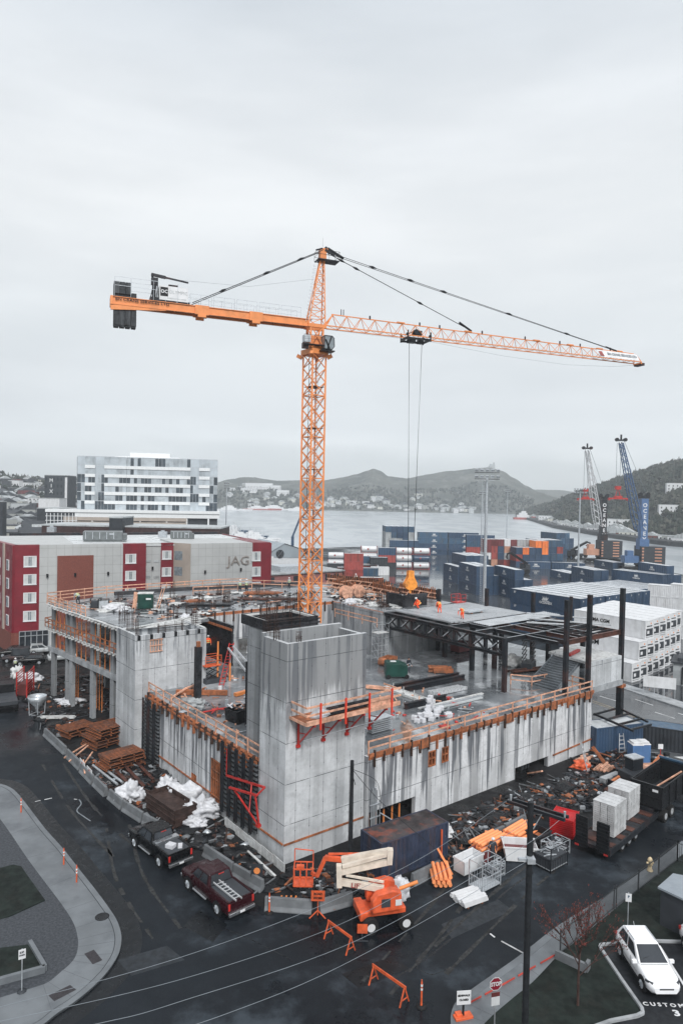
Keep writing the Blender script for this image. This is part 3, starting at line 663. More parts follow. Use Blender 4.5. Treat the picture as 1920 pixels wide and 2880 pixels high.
# banner near the jib tip
m=MB(); x0,x1=40.9,48.0
m.poly([J(x0,-w-.09,JZ+.12),J(x1,-w-.09,JZ+.12),J(x1,-.14,JZ+1.12),J(x0,-.14,JZ+1.18)]); m.poly([J(x0,-w-.075,JZ+.12),J(x0,-.125,JZ+1.18),J(x1,-.125,JZ+1.12),J(x1,-w-.075,JZ+.12)])
ban=m.build('banner',MT['white'],crane)
tl=math.atan2(1.0,.58)
ct=J(45.1,-w*.60-.10,JZ+.66)
text('BN CRANE SERVICES LTD',.62,M('banner_grey',(.16,.18,.2),.7),ban,(ct.x,ct.y,ct.z),(tl,0,JA),'lettering',.004,'CENTER',.74,.012)
m=MB(); ct=J(41.4,-w*.60-.10,JZ+.66)
vsx=[J(41.05,-w-.10,JZ+.22),J(41.75,-w-.10,JZ+.22),J(41.7,-.2,JZ+1.05),J(41.1,-.2,JZ+1.05)]
m.poly([v+Vector((0,-.01,0)) for v in vsx]); m.build('emblem',MT['boxred'],ban)
# counter jib
m=MB(); CL=22.6
for s in (-.62,.62): m.ibeam(J(-.9,s,45.85),J(-CL,s,45.85),.28,.85,.06)
for k in range(12): m.beam(J(-1.2-k*1.85,-.62,45.6),J(-1.2-k*1.85,.62,45.6),.12)
for x in (-7.2,-13.2):
    for s in (-.72,.72): m.cbox(J(x,s,45.85),(1.5,.16,1.0),0,JA); m.cbox(J(x,s,45.25),(.9,.22,.35),0,JA)
m.cbox(J(-CL+.1,0,45.85),(.25,1.6,.9),0,JA)
m.beam(J(-17.0,-.62,45.6),J(-CL,-.62,45.1),.2,.5)
cj=m.build('counter_jib',OR,crane)
tt=text('BN CRANE SERVICES LTD',.42,MT['black'],cj,tuple(J(-19.4,-.79,46.0)),(R(90),0,JA),'lettering',.004,'CENTER',1.15,.008)
m=MB()
m.cbox(J(-10,0,46.33),(19,1.0,.05),0,JA)
x=-2.0
while x>-15.4:
    for s in (-.75,.75):
        a,b=x,x-2.3
        for xx in (a,(a+b)/2,b): m.beam(J(xx,s,46.3),J(xx,s,47.45),.04)
        for zz in (46.9,47.45): m.beam(J(a,s,zz),J(b,s,zz),.035)
    x-=2.55
for s in (-.8,.8):
    for xx in (-15.8,-18.3,-20.6,-22.2): m.beam(J(xx,s,46.3),J(xx,s,48.3),.035)
    m.beam(J(-17.8,s,48.3),J(-22.2,s,48.3),.035); m.beam(J(-17.8,s,47.4),J(-22.2,s,47.4),.035)
m.build('walkway_rail',MT['galv'],crane)
rnd=random.Random(5)
for k,(x,wd) in enumerate([(-22.0,.55),(-21.42,.55),(-20.84,.55),(-20.26,.5)]):
    m=MB(); top=48.0 if k<2 else (47.9 if k==2 else 46.2)
    m.cbox(J(x,0,(43.4+46.8)/2),(wd,1.15,3.4),0,JA); m.cbox(J(x,0,43.35),(wd*.9,1.0,.2),0,JA)
    if k<3: m.cbox(J(x,0,47.2),(wd,1.5,1.2),0,JA)
    m.build('counterweight',M('counterweight_concrete',(.035,.038,.042),.7,var=.35,scale=2,dirt=(.13,.14,.15),dscale=1.2,damt=.5,streak=True) if k==0 else bpy.data.materials['counterweight_concrete'],crane)
m=MB(); m.cbox(J(-16.3,0,47.2),(2.9,1.5,1.3),0,JA); m.cbox(J(-16.2,.1,48.05),(1.0,.7,.5),1,JA); m.cbox(J(-16.3,0,46.35),(3.6,1.5,.3),1,JA)
m.cbox(J(-18.2,0,46.5),(.9,1.2,.4),1,JA)
for k in range(4): m.beam(J(-18.6+.2*k,-.5,46.5),J(-18.3+.15*k,-.3,48.1),.08,mi=1)
m.tube(J(-18.2,0,46.5),J(-18.2,0,48.6),.2,8,mi=1); m.cbox(J(-18.15,0,48.5),(.7,.5,.7),1,JA)
m.beam(J(-18.3,0,48.2),J(-18.4,0,49.2),.2,.24,mi=1); m.beam(J(-18.5,0,49.2),J(-17.0,0,49.05),.26,.28,mi=1); m.beam(J(-17.0,0,49.05),J(-14.6,0,48.8),.14,.16,mi=1)
wb=m.build('winch_house',[MT['black'],MT['steel_dk']],crane)
m=MB(); q=[J(-17.72,-.80,46.45),J(-14.72,-.80,46.45),J(-14.72,-.80,47.95),J(-17.72,-.80,47.95)]
m.raw([v+Vector((0,0,0)) for v in q]+[J(-17.72,-.77,46.45),J(-14.72,-.77,46.45),J(-14.72,-.77,47.95),J(-17.72,-.77,47.95)],[(0,1,2,3),(0,4,5,1),(1,5,6,2),(2,6,7,3),(3,7,4,0)])
sg=m.build('sign_panel',MT['white'],wb)
text('OLYMPIC',.50,MT['boxgrey'],sg,tuple(J(-15.75,-.82,47.35)),(R(90),0,JA),'lettering',.006,'CENTER',.95)
text('709-000-0000   WWW.OLYMPIC.CA' if False else 'CONSTRUCTION LIMITED',.17,MT['boxgrey'],sg,tuple(J(-15.9,-.82,46.68)),(R(90),0,JA),'lettering',.004,'CENTER',1.0)
m=MB(); m.poly([J(-17.62,-.812,46.85),J(-16.82,-.812,46.85),J(-16.82,-.812,47.8),J(-17.62,-.812,47.8)]); em=m.build('emblem',MT['black'],sg)
text('OC',.5,MT['white'],em,tuple(J(-17.22,-.825,47.33)),(R(90),0,JA),'emblem_letters',.004,'CENTER',.95,.012)
# pendant bars
m=MB()
def pend(p,q,r,n,seg):
    m.tube(p,q,r,5)
    for f in seg:
        c=p.lerp(q,f); dd=(q-p).normalized()*.62; m.tube(c-dd,c,.02,6,r2=.15); m.tube(c,c+dd,.15,6,r2=.02)
for s in (-.3,.3): pend(J(apx-.1,s,54.5),J(-14.2,s*1.6,46.6),.045,0,(.18,.45,.78) if s<0 else ())
for s in (-.22,.22):
    pend(J(apx+1.2,s,54.3),J(44.3,s*.3,JZ+1.35),.035,0,(.12,.24,.35,.58,.80) if s<0 else ())
pend(J(apx+1.0,0,54.2),J(20.8,0,JZ+1.7),.045,0,(.07,.17,.62))
m.tube(J(19.2,0,JZ+2.5),J(21.0,0,JZ+1.6),.13,6); m.tube(J(42.6,0,JZ+1.7),J(44.6,0,JZ+1.3),.11,6); m.tube(J(apx+.6,0,54.9),J(apx+2.6,0,54.0),.16,6)
m.build('pendant_lines',MT['wiredk'],crane)
m=MB(); m.path([J(-.4,-.4,51.0),J(-8,-.2,49.2),J(-17.5,0,48.9)],.012,4); m.path([J(14,0,JZ-.25),J(26,0,JZ-1.1),J(36,0,JZ-1.35),J(44,0,JZ-.9),J(JL,0,JZ-.3)],.012,4); m.path([J(1.5,.3,JZ-.2),J(12,.3,JZ-.25)],.012,4)
m.build('service_cables',MT['wire'],crane)
# trolley, ropes, hook
TX=13.1
m=MB()
for x in (TX-1.55,TX+1.55):
    m.beam(J(x,-1.0,JZ-.35),J(x,1.0,JZ-.35),.14,.3)
    for y in (-1.0,1.0): m.beam(J(x,y,JZ-.6),J(x,y,JZ+.55),.14); m.tube(J(x,y*.85-.1,JZ+.12),J(x,y*.85+.1,JZ+.12),.17,8)
for y in (-1.0,1.0): m.beam(J(TX-1.55,y,JZ-.4),J(TX+1.55,y,JZ-.4),.12,.26); m.beam(J(TX-1.55,y,JZ-.55),J(TX,y,JZ-.35),.08); 
m.cbox(J(TX-.6,0,JZ-.5),(.9,.7,.5),0,JA); m.cbox(J(TX+.6,0,JZ-.5),(.6,.6,.5),0,JA)
m.beam(J(TX-.5,-1,JZ+.6),J(TX-.5,1,JZ+.6),.08)
m.build('trolley',MT['black'],crane)
HZ=15.6
m=MB()
for x,y in ((-.95,-.12),(-.80,.12),(.80,-.12),(.95,.12)): m.tube(J(TX+x,y,JZ-.5),J(TX+x*.38,y,HZ+1.1),.017,4)
m.build('hoist_ropes',MT['wiredk'],crane)
m=MB()
for y in (-.26,.26):
    m.raw([J(TX+x,y+d_,z_) for d_ in (-.05,.05) for x,z_ in ((-.35,HZ+1.3),(.35,HZ+1.3),(.42,HZ+.5),(.85,HZ-.3),(.8,HZ-.75),(.3,HZ-1.1),(-.3,HZ-1.1),(-.8,HZ-.75),(-.85,HZ-.3),(-.42,HZ+.5))],
          [tuple(range(10)),tuple(range(19,9,-1))]+[(i,10+i,10+(i+1)%10,(i+1)%10) for i in range(10)])
for x in (-.35,.35): m.tube(J(TX+x,-.2,HZ-.35),J(TX+x,.2,HZ-.35),.42,12)
m.beam(J(TX,0,HZ-1.0),J(TX,0,HZ-1.5),.25)
hb=m.build('hook_block',M('hook_yellow_orange',(.78,.28,.04),.45,var=.15,scale=3,dirt=(.2,.09,.04),damt=.6),crane)
m=MB(); P=[J(TX+.30*math.sin(a)*.9,0,HZ-1.75-.30*math.cos(a)) for a in [i*.42-2.6 for i in range(11)]]
m.path(P,.09,6); m.tube(J(TX,0,HZ-1.3),J(TX,0,HZ-1.5),.1,6); m.build('hook',MT['steel_dk'],hb)
# ================================================================ THE UNFINISHED BUILDING
BZ=Vector((BO.x,BO.y,0)); ZL=6.2; ZU=11.75
bld=thing('unfinished_building','wet grey concrete building shell under construction with open decks, lift cores and columns','building',BZ,BT)
def wallU(name,v0,v1,u0,u1,z0,z1,holes,mat):     # wall along u with (ua,ub,za,zb) holes
    m=MB(); us=sorted({u0,u1}|{h[0] for h in holes}|{h[1] for h in holes})
    for a,b in zip(us[:-1],us[1:]):
        hs=[h for h in holes if h[0]<=a+1e-6 and h[1]>=b-1e-6]; z=z0
        for h in sorted(hs,key=lambda q:q[2]):
            if h[2]>z+1e-3: m.box(a,b,v0,v1,z,h[2])
            z=max(z,h[3])
        if z<z1: m.box(a,b,v0,v1,z,z1)
    return m.build(name,mat,bld)
def wallV(name,u0,u1,v0,v1,z0,z1,holes,mat):
    m=MB(); vs=sorted({v0,v1}|{h[0] for h in holes}|{h[1] for h in holes})
    for a,b in zip(vs[:-1],vs[1:]):
        hs=[h for h in holes if h[0]<=a+1e-6 and h[1]>=b-1e-6]; z=z0
        for h in sorted(hs,key=lambda q:q[2]):
            if h[2]>z+1e-3: m.box(u0,u1,a,b,z,h[2])
            z=max(z,h[3])
        if z<z1: m.box(u0,u1,a,b,z,z1)
    return m.build(name,mat,bld)
# perimeter walls
wr=wallU('street_wall',-.30,.10,7.25,38.0,-1.0,ZL-.05,[(7.6,12.5,-.6,1.75),(25.4,30.5,-.5,1.05),(13.9,14.75,3.8,5.1),(15.5,16.3,3.8,5.1)],MT['concB'])
wl=wallV('side_wall',.0,.4,3.35,24.8,-1.0,ZL-.30,[(9.3,10.9,.9,4.2),(13.6,14.5,-.6,1.75)],MT['concB'])
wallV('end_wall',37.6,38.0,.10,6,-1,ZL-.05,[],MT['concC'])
# front lift core: hollow box at the corner
m=MB(); TZ=15.6
m.box(0,7.25,0,.32,-.4,TZ); m.box(0,.32,.32,3.1,-.4,TZ); m.box(6.93,7.25,.32,3.1,-.4,TZ-.1); m.box(0,7.25,3.1,3.45,-.4,TZ+.25)
m.box(.32,6.93,.32,3.1,12.8,13.0)
m.build('lift_core',MT['concA'],bld)
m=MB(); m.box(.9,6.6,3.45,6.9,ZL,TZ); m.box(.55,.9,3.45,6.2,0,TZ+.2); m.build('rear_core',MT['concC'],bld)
m=MB()    # black formwork band on the rear core
for a,b,c,d_ in ((.5,5.2,3.5,3.62),(.5,5.2,7.2,7.32),(.5,.62,3.62,7.2),(5.08,5.2,3.62,7.2)): m.box(a,b,c,d_,TZ+.26,TZ+1.0)
for a,b,c,d_ in ((1.2,4.5,4.2,4.28),(1.2,4.5,6.5,6.58),(1.2,1.28,4.28,6.5),(4.42,4.5,4.28,6.5)): m.box(a,b,c,d_,TZ+.3,TZ+.93)
m.box(.35,5.35,3.40,3.46,TZ+.75,TZ+.85); m.box(.35,5.35,3.40,3.46,TZ+.45,TZ+.57)
fc=m.build('core_formwork',MT['ply'],bld)
m=MB()
for a,b,c,d_ in ((.62,5.08,3.62,3.80),(.62,5.08,7.02,7.2),(.62,.8,3.8,7.02),(4.9,5.08,3.8,7.02)): m.box(a,b,c,d_,TZ+.8,TZ+.96)
m.build('fresh_concrete',MT['plank'],bld)
# second core (left)
m=MB(); C0,C1,E0,E1=-1.1,6.5,24.8,29.6; Z2=11.95
m.box(C0,C1,E0,E0+.3,-.4,Z2); m.box(C0,C0+.3,E0+.3,E1,-.4,Z2+.05); m.box(C1-.3,C1,E0+.3,E1,-.4,Z2); m.box(C0,C1,E1,E1+.3,-.4,Z2-.1)
m.box(C0+.3,C1-.3,E0+.3,E1,10.6,10.8)
m.build('stair_core',MT['concD'],bld)
m=MB()
for i in range(6): m.box(-.9+i*1.28,-.62+i*1.28,E0-.06,E0+.35,Z2-.45,Z2+.004)
m.build('beam_pocket',MT['black'],bld)
m=MB(); m.box(.4,1.6,E0-.05,E0-.002,10.25,11.4,0)
for k in range(5): m.box(.36+k*.28,.44+k*.28,E0-.11,E0-.05,10.2,11.45,1)
for z in (10.2,10.8,11.37): m.box(.3,1.66,E0-.16,E0-.11,z,z+.08,1)
m.build('boarded_window',[MT['concC'],MT['wood']],bld)
# lower deck and upper deck
m=MB(); m.prism([(.4,.1),(38,.1),(38,1.5),(47,1.5),(50,9),(50,23.2),(43,23.2),(43,53),(0,53),(.4,29)],ZL-.30,ZL); m.build('lower_deck',MT['deck'],bld)
UP=[(-.1,29.9),(-2.2,50.6),(6,52.9),(23,52.6),(36,49.4),(41.5,46.8),(43.5,36),(43,24),(38,23.2),(29.7,23.2),(29.7,33.3),(18,33.5),(9.8,33.3),(9.8,30.2)]
m=MB(); m.prism(UP,ZU-.28,ZU); m.build('upper_deck',MT['deck_up'],bld)
def LW(t,off=0): # point on the wing's street face, t metres from the core, moved inward by off
    a=Vector((-.1,29.9));b=Vector((-2.2,50.6)); d=(b-a).normalized(); n=Vector((d.y,-d.x)); p=a+d*t+n*off; return p
m=MB(); q=[LW(0,-.2),LW(21,-.3),LW(21,6),LW(0,6)]; m.prism([tuple(p) for p in q],8.65,8.9); m.build('mid_deck',MT['deck'],bld)
m=MB(); a,b_=LW(.4,.5),LW(21.6,.5); m.beam((a.x,a.y,5.9),(b_.x,b_.y,5.9),.5,.6); m.build('edge_beam',MT['conc_plain'],bld)
for t in (3.9,9.0,14.8,16.2,20.4):
    for off in (.55,):
        m=MB(); p=LW(t,off); 
        m.cbox((p.x,p.y,5.73),(.42,.75 if t!=16.2 else .4,11.4),0,math.atan2(-2.85,21.6)*-1)
        m.build('column',MT['concC'],bld)
for u,v in ((5,36),(5,43),(5,50),(12,36),(12,43),(12,50)):
    m=MB(); m.box(u-.25,u+.25,v-.25,v+.25,-.3,ZU-.3); m.build('column',MT['concC'],bld)
# black partitions added to keep the wing floors dark, so they read as deep
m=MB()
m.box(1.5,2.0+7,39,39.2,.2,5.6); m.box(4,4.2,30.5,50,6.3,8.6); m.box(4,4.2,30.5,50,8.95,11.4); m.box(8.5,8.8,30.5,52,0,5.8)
m.build('darkening_wall',MT['ply'],bld)
# courtyard walls below the upper deck
wallU('rear_wall',33.0,33.3,9.8,29.7,ZL,ZU-.3,[(15,17,ZL,8.4)],MT['concB'])
m=MB(); m.box(29.4,29.7,23.2,33.0,ZL,ZU-.02); m.box(29.7,43,22.9,23.2,ZL,ZU-.3); m.box(36.2,36.6,22.6,22.9,ZL,ZU-.3)
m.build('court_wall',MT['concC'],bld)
m=MB(); m.box(9.75,9.95,25.3,33,ZL+1.2,ZU-.2); m.build('form_wall',MT['ply'],bld)
# columns standing on the lower deck
for u,v,z1,w in ((2.8,19.2,11.5,.55),(3.5,10.8,11.7,.6)):
    m=MB(); m.box(u-w/2,u+w/2,v-w/2,v+w/2,ZL,z1,0)
    for dx in (-w/2-.02,w/2-.04):
        for dy in (-.15,.1): m.box(u+dx,u+dx+.06,v+dy,v+dy+.05,ZL,z1,1)
    if u<3: m.box(u-.16,u+.16,v-.16,v+.16,z1,z1+.5,2)
    m.build('wrapped_column',[MT['ply'],MT['steel_dk'],MT['wood_o']],bld)
# landing, stairs, cantilevered wall on the right
m=MB(); m.prism([(38.4,.75),(44.9,.75),(44.9,6.2),(39.2,6.0)],8.75,9.0,0); m.build('landing',MT['plank'],bld)
m=MB(); m.box(38.1,44.6,.30,.62,6.35,8.98); m.build('parapet_wall',MT['concD'],bld)
m=MB(); m.box(38.0,44.7,.15,.75,5.75,6.35); m.build('cantilever_beam',MT['conc_plain'],bld)
m=MB(); n=15
for k in range(n):
    u1=34.9+k*.32; m.box(u1,u1+.36,1.9,5.3,ZL+.185*k+.06,ZL+.185*(k+1))
for v in (1.85,5.3): m.beam((34.6,v,ZL+.05),(39.6,v,ZL+2.75),.06,.32)
m.beam((35.2,3.6,ZL),(39.4,3.6,ZL+2.45),3.2,.06)
m.build('stair_flight',M('stair_steel',(.16,.18,.20),.4,metal=.2,var=.1),bld)
# ledger strips on the walls
m=MB(); m.beam((-.03,-.05,1.42),(7.3,-.05,1.42),.08,.12); m.build('ledger',MT['wood_o'],bld)
m=MB(); m.beam((-.05,0.1,1.42),(-.05,24.6,1.0),.08,.12); m.build('ledger',MT['wood_o'],bld)
m=MB(); m.beam((31.2,-.38,1.0),(38,-.38,1.25),.1,.12); m.build('ledger',MT['wood_o'],bld)
# window frames in the street wall and side wall
for a,b in ((13.9,14.75),(15.5,16.3)):
    m=MB(); v=-.33
    for x0,x1,z0,z1 in ((a,a+.09,3.8,5.1),(b-.09,b,3.8,5.1),(a,b,5.01,5.1),(a,b,3.8,3.89),((a+b)/2-.04,(a+b)/2+.04,3.89,5.01),(a+.09,b-.09,4.42,4.5)): m.box(x0,x1,v-.02*(x1-x0),v+.2,z0,z1)
    m.build('window_frame',MT['wood_o'],bld)
m=MB()
for v in (9.3,9.62,10.0,10.4,10.8): m.box(-.04,.1,v,v+.1,.9,4.2)
for z in (.9,2.6,3.3,4.1): m.box(-.06,-.04,9.3,10.9,z,z+.1)
m.build('door_frame',MT['wood_o'],bld)
m=MB()
for v in (13.6,14.4,14.0): m.box(-.04,.1,v,v+.08,-.5,1.75)
m.build('door_frame',MT['wood_o'],bld)
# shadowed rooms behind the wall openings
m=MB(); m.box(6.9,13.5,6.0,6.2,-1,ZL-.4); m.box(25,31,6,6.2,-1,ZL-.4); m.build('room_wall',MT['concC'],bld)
# formwork boards hung on the top of the street wall
m=MB(); rnd=random.Random(8)
m.beam((7.4,-.42,ZL+.02),(38,-.42,ZL+.02),.12,.30,0); m.beam((7.4,-.36,ZL-.25),(38,-.36,ZL-.25),.05,.16,0)
for u in [7.9+i*.98 for i in range(31)]:
    m.box(u-.055,u+.055,-.54,-.36,ZL-.80+rnd.uniform(-.25,.3),ZL+rnd.uniform(.1,.4),1 if rnd.random()<.75 else 0)
for u in (13.2,24.2,31.0,34.0,37.0): m.box(u-.5,u+.6,-.5,-.34,ZL-.6,ZL+.0,0)
m.build('edge_formwork',[MT['wood_o'],M('old_form_post',(.05,.032,.026),.7,var=.4,scale=3)],bld)
m=MB(); rnd=random.Random(9)
m.beam((-.12,3.6,ZL-.12),(-.12,24.6,ZL-.2),.12,.16,0); m.beam((.25,3.6,ZL-.05),(.25,24.6,ZL-.05),.35,.06,0)
for v in [4+i*1.1 for i in range(19)]: m.box(-.26,-.04,v-.06,v+.06,ZL-.9+rnd.uniform(-.1,.2),ZL+.35,1 if rnd.random()<.5 else 0)
m.build('edge_formwork',[MT['wood_o'],bpy.data.materials['old_form_post']],bld)
# upper deck edges: planks, joists sticking out, orange edge boards
def planks(name,z,sgn=1):
    m=MB(); rnd=random.Random(int(z*10)); t=-.3
    while t<20.8:
        l=rnd.uniform(1.8,2.6); a=LW(t,-.2);b=LW(min(21.0,t+l),-.2); zz=z+rnd.uniform(-.03,.05)
        m.beam((a.x,a.y,zz),(b.x,b.y,zz),.32,.09,0); t+=l*.98
    t=.3
    while t<20.6:
        a=LW(t,-.50-rnd.uniform(0,.25));b=LW(t,1.2); m.beam((a.x,a.y,z-.14),(b.x,b.y,z-.14),.14,.16,0); t+=.86
    m.build(name,MT['plank'],bld)
planks('form_joists',ZU-.12); planks('form_joists',8.78)
m=MB(); 
for a,b_ in (((9.8,33.2),(29.7,33.2)),((29.6,33.2),(29.6,23.2))):
    m.beam((a[0],a[1],ZU-.2),(b_[0],b_[1],ZU-.2),.12,.5,0)
for u in [10.5+i*1.25 for i in range(16)]: m.box(u-.08,u+.08,32.85,33.0,ZU-1.1,ZU+.2,1)
m.beam((9.7,24.9,ZU-.05),(9.7,33,ZU-.05),.25,.35,2); m.beam((9.55,24.9,ZU-.35),(9.55,33,ZU-.35),.10,.25,0)
m.build('court_edge_boards',[MT['wood_o'],bpy.data.materials['old_form_post'],MT['ply']],bld)
m=MB()   # long white planks lying across the gap beside the stair core
rnd=random.Random(4)
for k in range(5): m.beam((-.9+k*.5,29.5-k*.12,ZU+.05+.05*k),(7.6+k*.4,28.2+k*.9,ZU+.07+.05*k),.28,.07)
m.beam((6.3,24.9,ZU+.25),(6.7,31.5,ZU+.25),.25,.1); m.beam((3,30,ZU+.12),(9.5,30.5,ZU+.12),.3,.08)
m.build('scaffold_planks',MT['plank'],bld)
# props holding the wing decks
k=0
for t in [1.0+i*1.25 for i in range(17)]:
    if any(abs(t-c)<.45 for c in (3.9,9.0,14.8,16.2,21.2)): continue
    for zb,zt in ((6.22,8.64),(8.92,11.45)):
        m=MB(); p=LW(t,.55); m.tube((p.x,p.y,zb),(p.x,p.y,zb+(zt-zb)*.66),.055,6); m.tube((p.x,p.y,zb+(zt-zb)*.66),(p.x,p.y,zt),.035,6)
        o=one('steel_prop',m,MT['orange'],'orange steel prop, %s along the open edge, %s floor of the left wing'%(ordn(int(t/1.25)+1),'middle' if zb<8 else 'top'),'prop','steel props under the wing decks',loc=BZ,rz=BT)
for ti,t in enumerate((10.2,10.9,11.6,12.4,13.2,16.9,17.5)):
    m=MB(); p=LW(t,2.2); m.tube((p.x,p.y,0),(p.x,p.y,3.6),.06,6); m.tube((p.x,p.y,3.6),(p.x,p.y,5.6),.04,6)
    one('steel_prop',m,MT['orange'],'orange steel prop on the ground under the left wing, %s from the core'%ordn(ti+1),'prop','ground floor props under the wing',loc=BZ,rz=BT)
for ti,u in enumerate((8.3,9.1,9.9,10.8,11.6)):
    m=MB(); m.tube((u,.6,-.6),(u,.6,1.1),.085,8,mi=0); m.tube((u,.6,1.1),(u,.6,1.8),.05,8,mi=1); m.cbox((u,.6,-.58),(.3,.3,.04),0)
    one('steel_prop',m,[MT['orange'],MT['galv']],'orange steel prop inside the wide street wall opening, %s from the left'%ordn(ti+1),'prop','props in the garage opening',loc=BZ,rz=BT)
# ---------------------------------------------------------------- steel frame
fr=thing('steel_canopy','black structural steel frame of trusses, beams and tall posts on the right of the deck','steel frame',BZ,BT)
SD=MT['steel_dk']; RS=MT['rust_steel']
def post(u,v,z0,z1,w=.38,parent=fr): 
    m=MB(); m.ibeam((u,v,z0),(u,v,z1),w,w,.05); m.box(u-w*.42,u+w*.42,v-w*.36,v+w*.36,z0,z1-.02); m.build('column',SD,parent)
post(30,4.8,ZL,11.75,.40); post(34.4,.6,ZL,15.9,.42); post(38.1,.35,ZL-.8,16.2,.42); post(44.9,.55,5.4,16.4,.45)
m=MB(); m.box(44.6,45.2,.25,.85,-.2,5.5,0); m.cbox((44.9,.55,5.55),(.85,.85,.35),1); m.build('lower_column',[SD,MT['wood_o']],fr)
for u,v in ((36.2,18.9),(34,12.6),(36.9,11.7),(43.5,9),(43.5,16),(46,6)): post(u,v,ZL,11.4,.45)
post(45.2,7.2,9.0,14.6,.3)
for u,v in ((44.3,19.2),(46.5,13.5),(38.2,22.0)): post(u,v,ZL,14.2,.4)
tr=MB(); za,zb=11.6,10.0
tr.ibeam((29.9,23.1,za),(30,4.9,za),.45,.34,.05); tr.ibeam((29.9,23.1,zb),(30,4.9,zb),.45,.34,.05)
nb=8
for k in range(nb+1):
    v=23-k*18/nb; tr.beam((29.95,v,zb),(29.95,v,za),.22)
    if k<nb: 
        tr.beam((29.95,v,za),(29.95,v-18/nb,zb),.16); tr.beam((29.95,v,zb),(29.95,v-18/nb,za),.16)
tr.build('truss',SD,fr)
tr=MB()
for k in range(nb):
    v=23-k*18/nb-1.1; tr=MB(); tr.beam((29.75,v+.35,zb+.5),(29.75,v-.45,za-.45),.06,.10); tr.build('truss_brace',MT['galv'],fr)
def ib(a,b,w,h_,mat,name='beam',z=11.55): m=MB(); m.ibeam((*a,z),(*b,z),w,h_,.04); m.build(name,mat,fr)
for v in (4.8,9.0,12.7,15.5,18.2,22.6): ib((30.2,v),(45,v),.25,.45,SD)
ib((34.4,.6),(44.9,.6),.28,.5,RS); ib((34.4,.6),(34.4,4.6),.25,.45,SD); ib((38.1,.6),(38.1,9),.25,.45,SD)
for u in (33.4,37.0,40.8,44.8): ib((u,.8),(u,23.0),.22,.40,RS if u in (37.0,44.8) else SD,z=11.5)
for k in range(9): 
    v=1.6+k*.95
    if abs(v-4.8)>.3: ib((38.3,v),(44.8,v),.10,.22,SD,'joist',11.62)
# pale strips added as painted glints along the wet top flanges
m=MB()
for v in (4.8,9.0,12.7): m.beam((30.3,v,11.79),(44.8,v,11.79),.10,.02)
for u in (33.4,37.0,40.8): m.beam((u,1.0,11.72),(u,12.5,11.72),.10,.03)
m.build('flange_glint',MT['galv'],fr)
# roof deck sheets
def ribbed(name,u0,u1,v0,v1,z,mat,parent,pitch=.30,along='v'):
    m=MB(); x=u0
    if along=='v':
        while x<u1-.01:
            e=min(pitch,u1-x); pr=[(x,z),(x+e*.5,z),(x+e*.62,z+.07),(x+e*.9,z+.07),(x+e,z)]
            for p,q in zip(pr[:-1],pr[1:]): m.poly([(p[0],v0,p[1]),(q[0],v0,q[1]),(q[0],v1,q[1]),(p[0],v1,p[1])]); 
            x+=e
    else:
        x=v0
        while x<v1-.01:
            e=min(pitch,v1-x); pr=[(x,z),(x+e*.5,z),(x+e*.62,z+.07),(x+e*.9,z+.07),(x+e,z)]
            for p,q in zip(pr[:-1],pr[1:]): m.poly([(u0,q[0],q[1]),(u0,p[0],p[1]),(u1,p[0],p[1]),(u1,q[0],q[1])])
            x+=e
    o=m.build(name,mat,parent); s=o.modifiers.new('s','SOLIDIFY'); s.thickness=.02; return o
RD=M('steel_roof_sheet',(.40,.42,.44),.35,metal=.1,var=.08,scale=.6,dirt=(.27,.285,.30),dscale=.4,damt=.5)
ribbed('roof_sheeting',33.2,44.5,13.0,22.7,11.82,RD,fr,.30,'v')
ribbed('roof_sheeting',33.5,47,9.8,12.2,11.86,RD,fr,.3,'u')
for i,(u,v,l,r_) in enumerate([(31.2,13.2,9.6,0),(31.75,13.0,9.8,.01),(32.3,12.8,9.9,-.01)]):
    m=MB()
    for j in range(3):
        m.box(-.25,.25,0,l,.02+j*.06,.05+j*.06)
        for x in (-.22,-.05,.13): m.box(x,x+.08,0,l,.05+j*.06,.075+j*.06)
    p=B(u,v,11.84); one('sheet_bundle',m,RD,['bundle of pale roof sheets nearest the truss on the steel frame','bundle of pale roof sheets in the middle of the three on the steel frame','bundle of pale roof sheets next to the laid decking on the steel frame'][i],'roof sheets','loose bundles of roof sheets',loc=p,rz=BT+r_)
for i,(u0,v0,u1,v1) in enumerate([(41,10.2,45.5,2.2),(38.6,8.6,41.6,5.0),(44,12.6,47.2,6)]):
    m=MB(); m.beam((u0,v0,11.95),(u1,v1,11.95),.5,.10)
    one('roof_sheet',m,RD,['long pale roof sheet lying across the frame beside the tallest post','short pale roof sheet lying askew on bare joists','long pale roof sheet along the back of the frame'][i],'roof sheet','single roof sheets on the frame',loc=BZ,rz=BT)
# ---------------------------------------------------------------- guard rails
def rail(pts,label,group='timber guard rails',z=0,h_=1.07,sp=2.2,mat='wood',nrail=2,postm=None,local=True,post=.09,rw=.045):
    base=Vector(pts[0]) if not local else None
    o=thing('guard_rail',label,'guard rail',BZ if local else (0,0,0),BT if local else 0,group)
    P=[Vector((p[0],p[1],p[2] if len(p)>2 else z)) for p in pts]
    for a,b in zip(P[:-1],P[1:]):
        n=max(1,round((b-a).length/sp))
        for k in range(n+(1 if b is P[-1] else 0)):
            c=a.lerp(b,k/n); m=MB(); jz=random.uniform(-.03,.08); m.beam(c+Vector((0,0,-.05)),c+Vector((random.uniform(-.03,.03),random.uniform(-.03,.03),h_+jz)),post); m.build('post',MT[postm or mat],o)
        for j in range(nrail):
            zz=h_*(j+1)/nrail-.03 if nrail>1 else h_; m=MB(); m.beam(a+Vector((0,0,zz)),b+Vector((0,0,zz+random.uniform(-.02,.02))),rw,.12); m.build('rail',MT[mat],o)
    return o
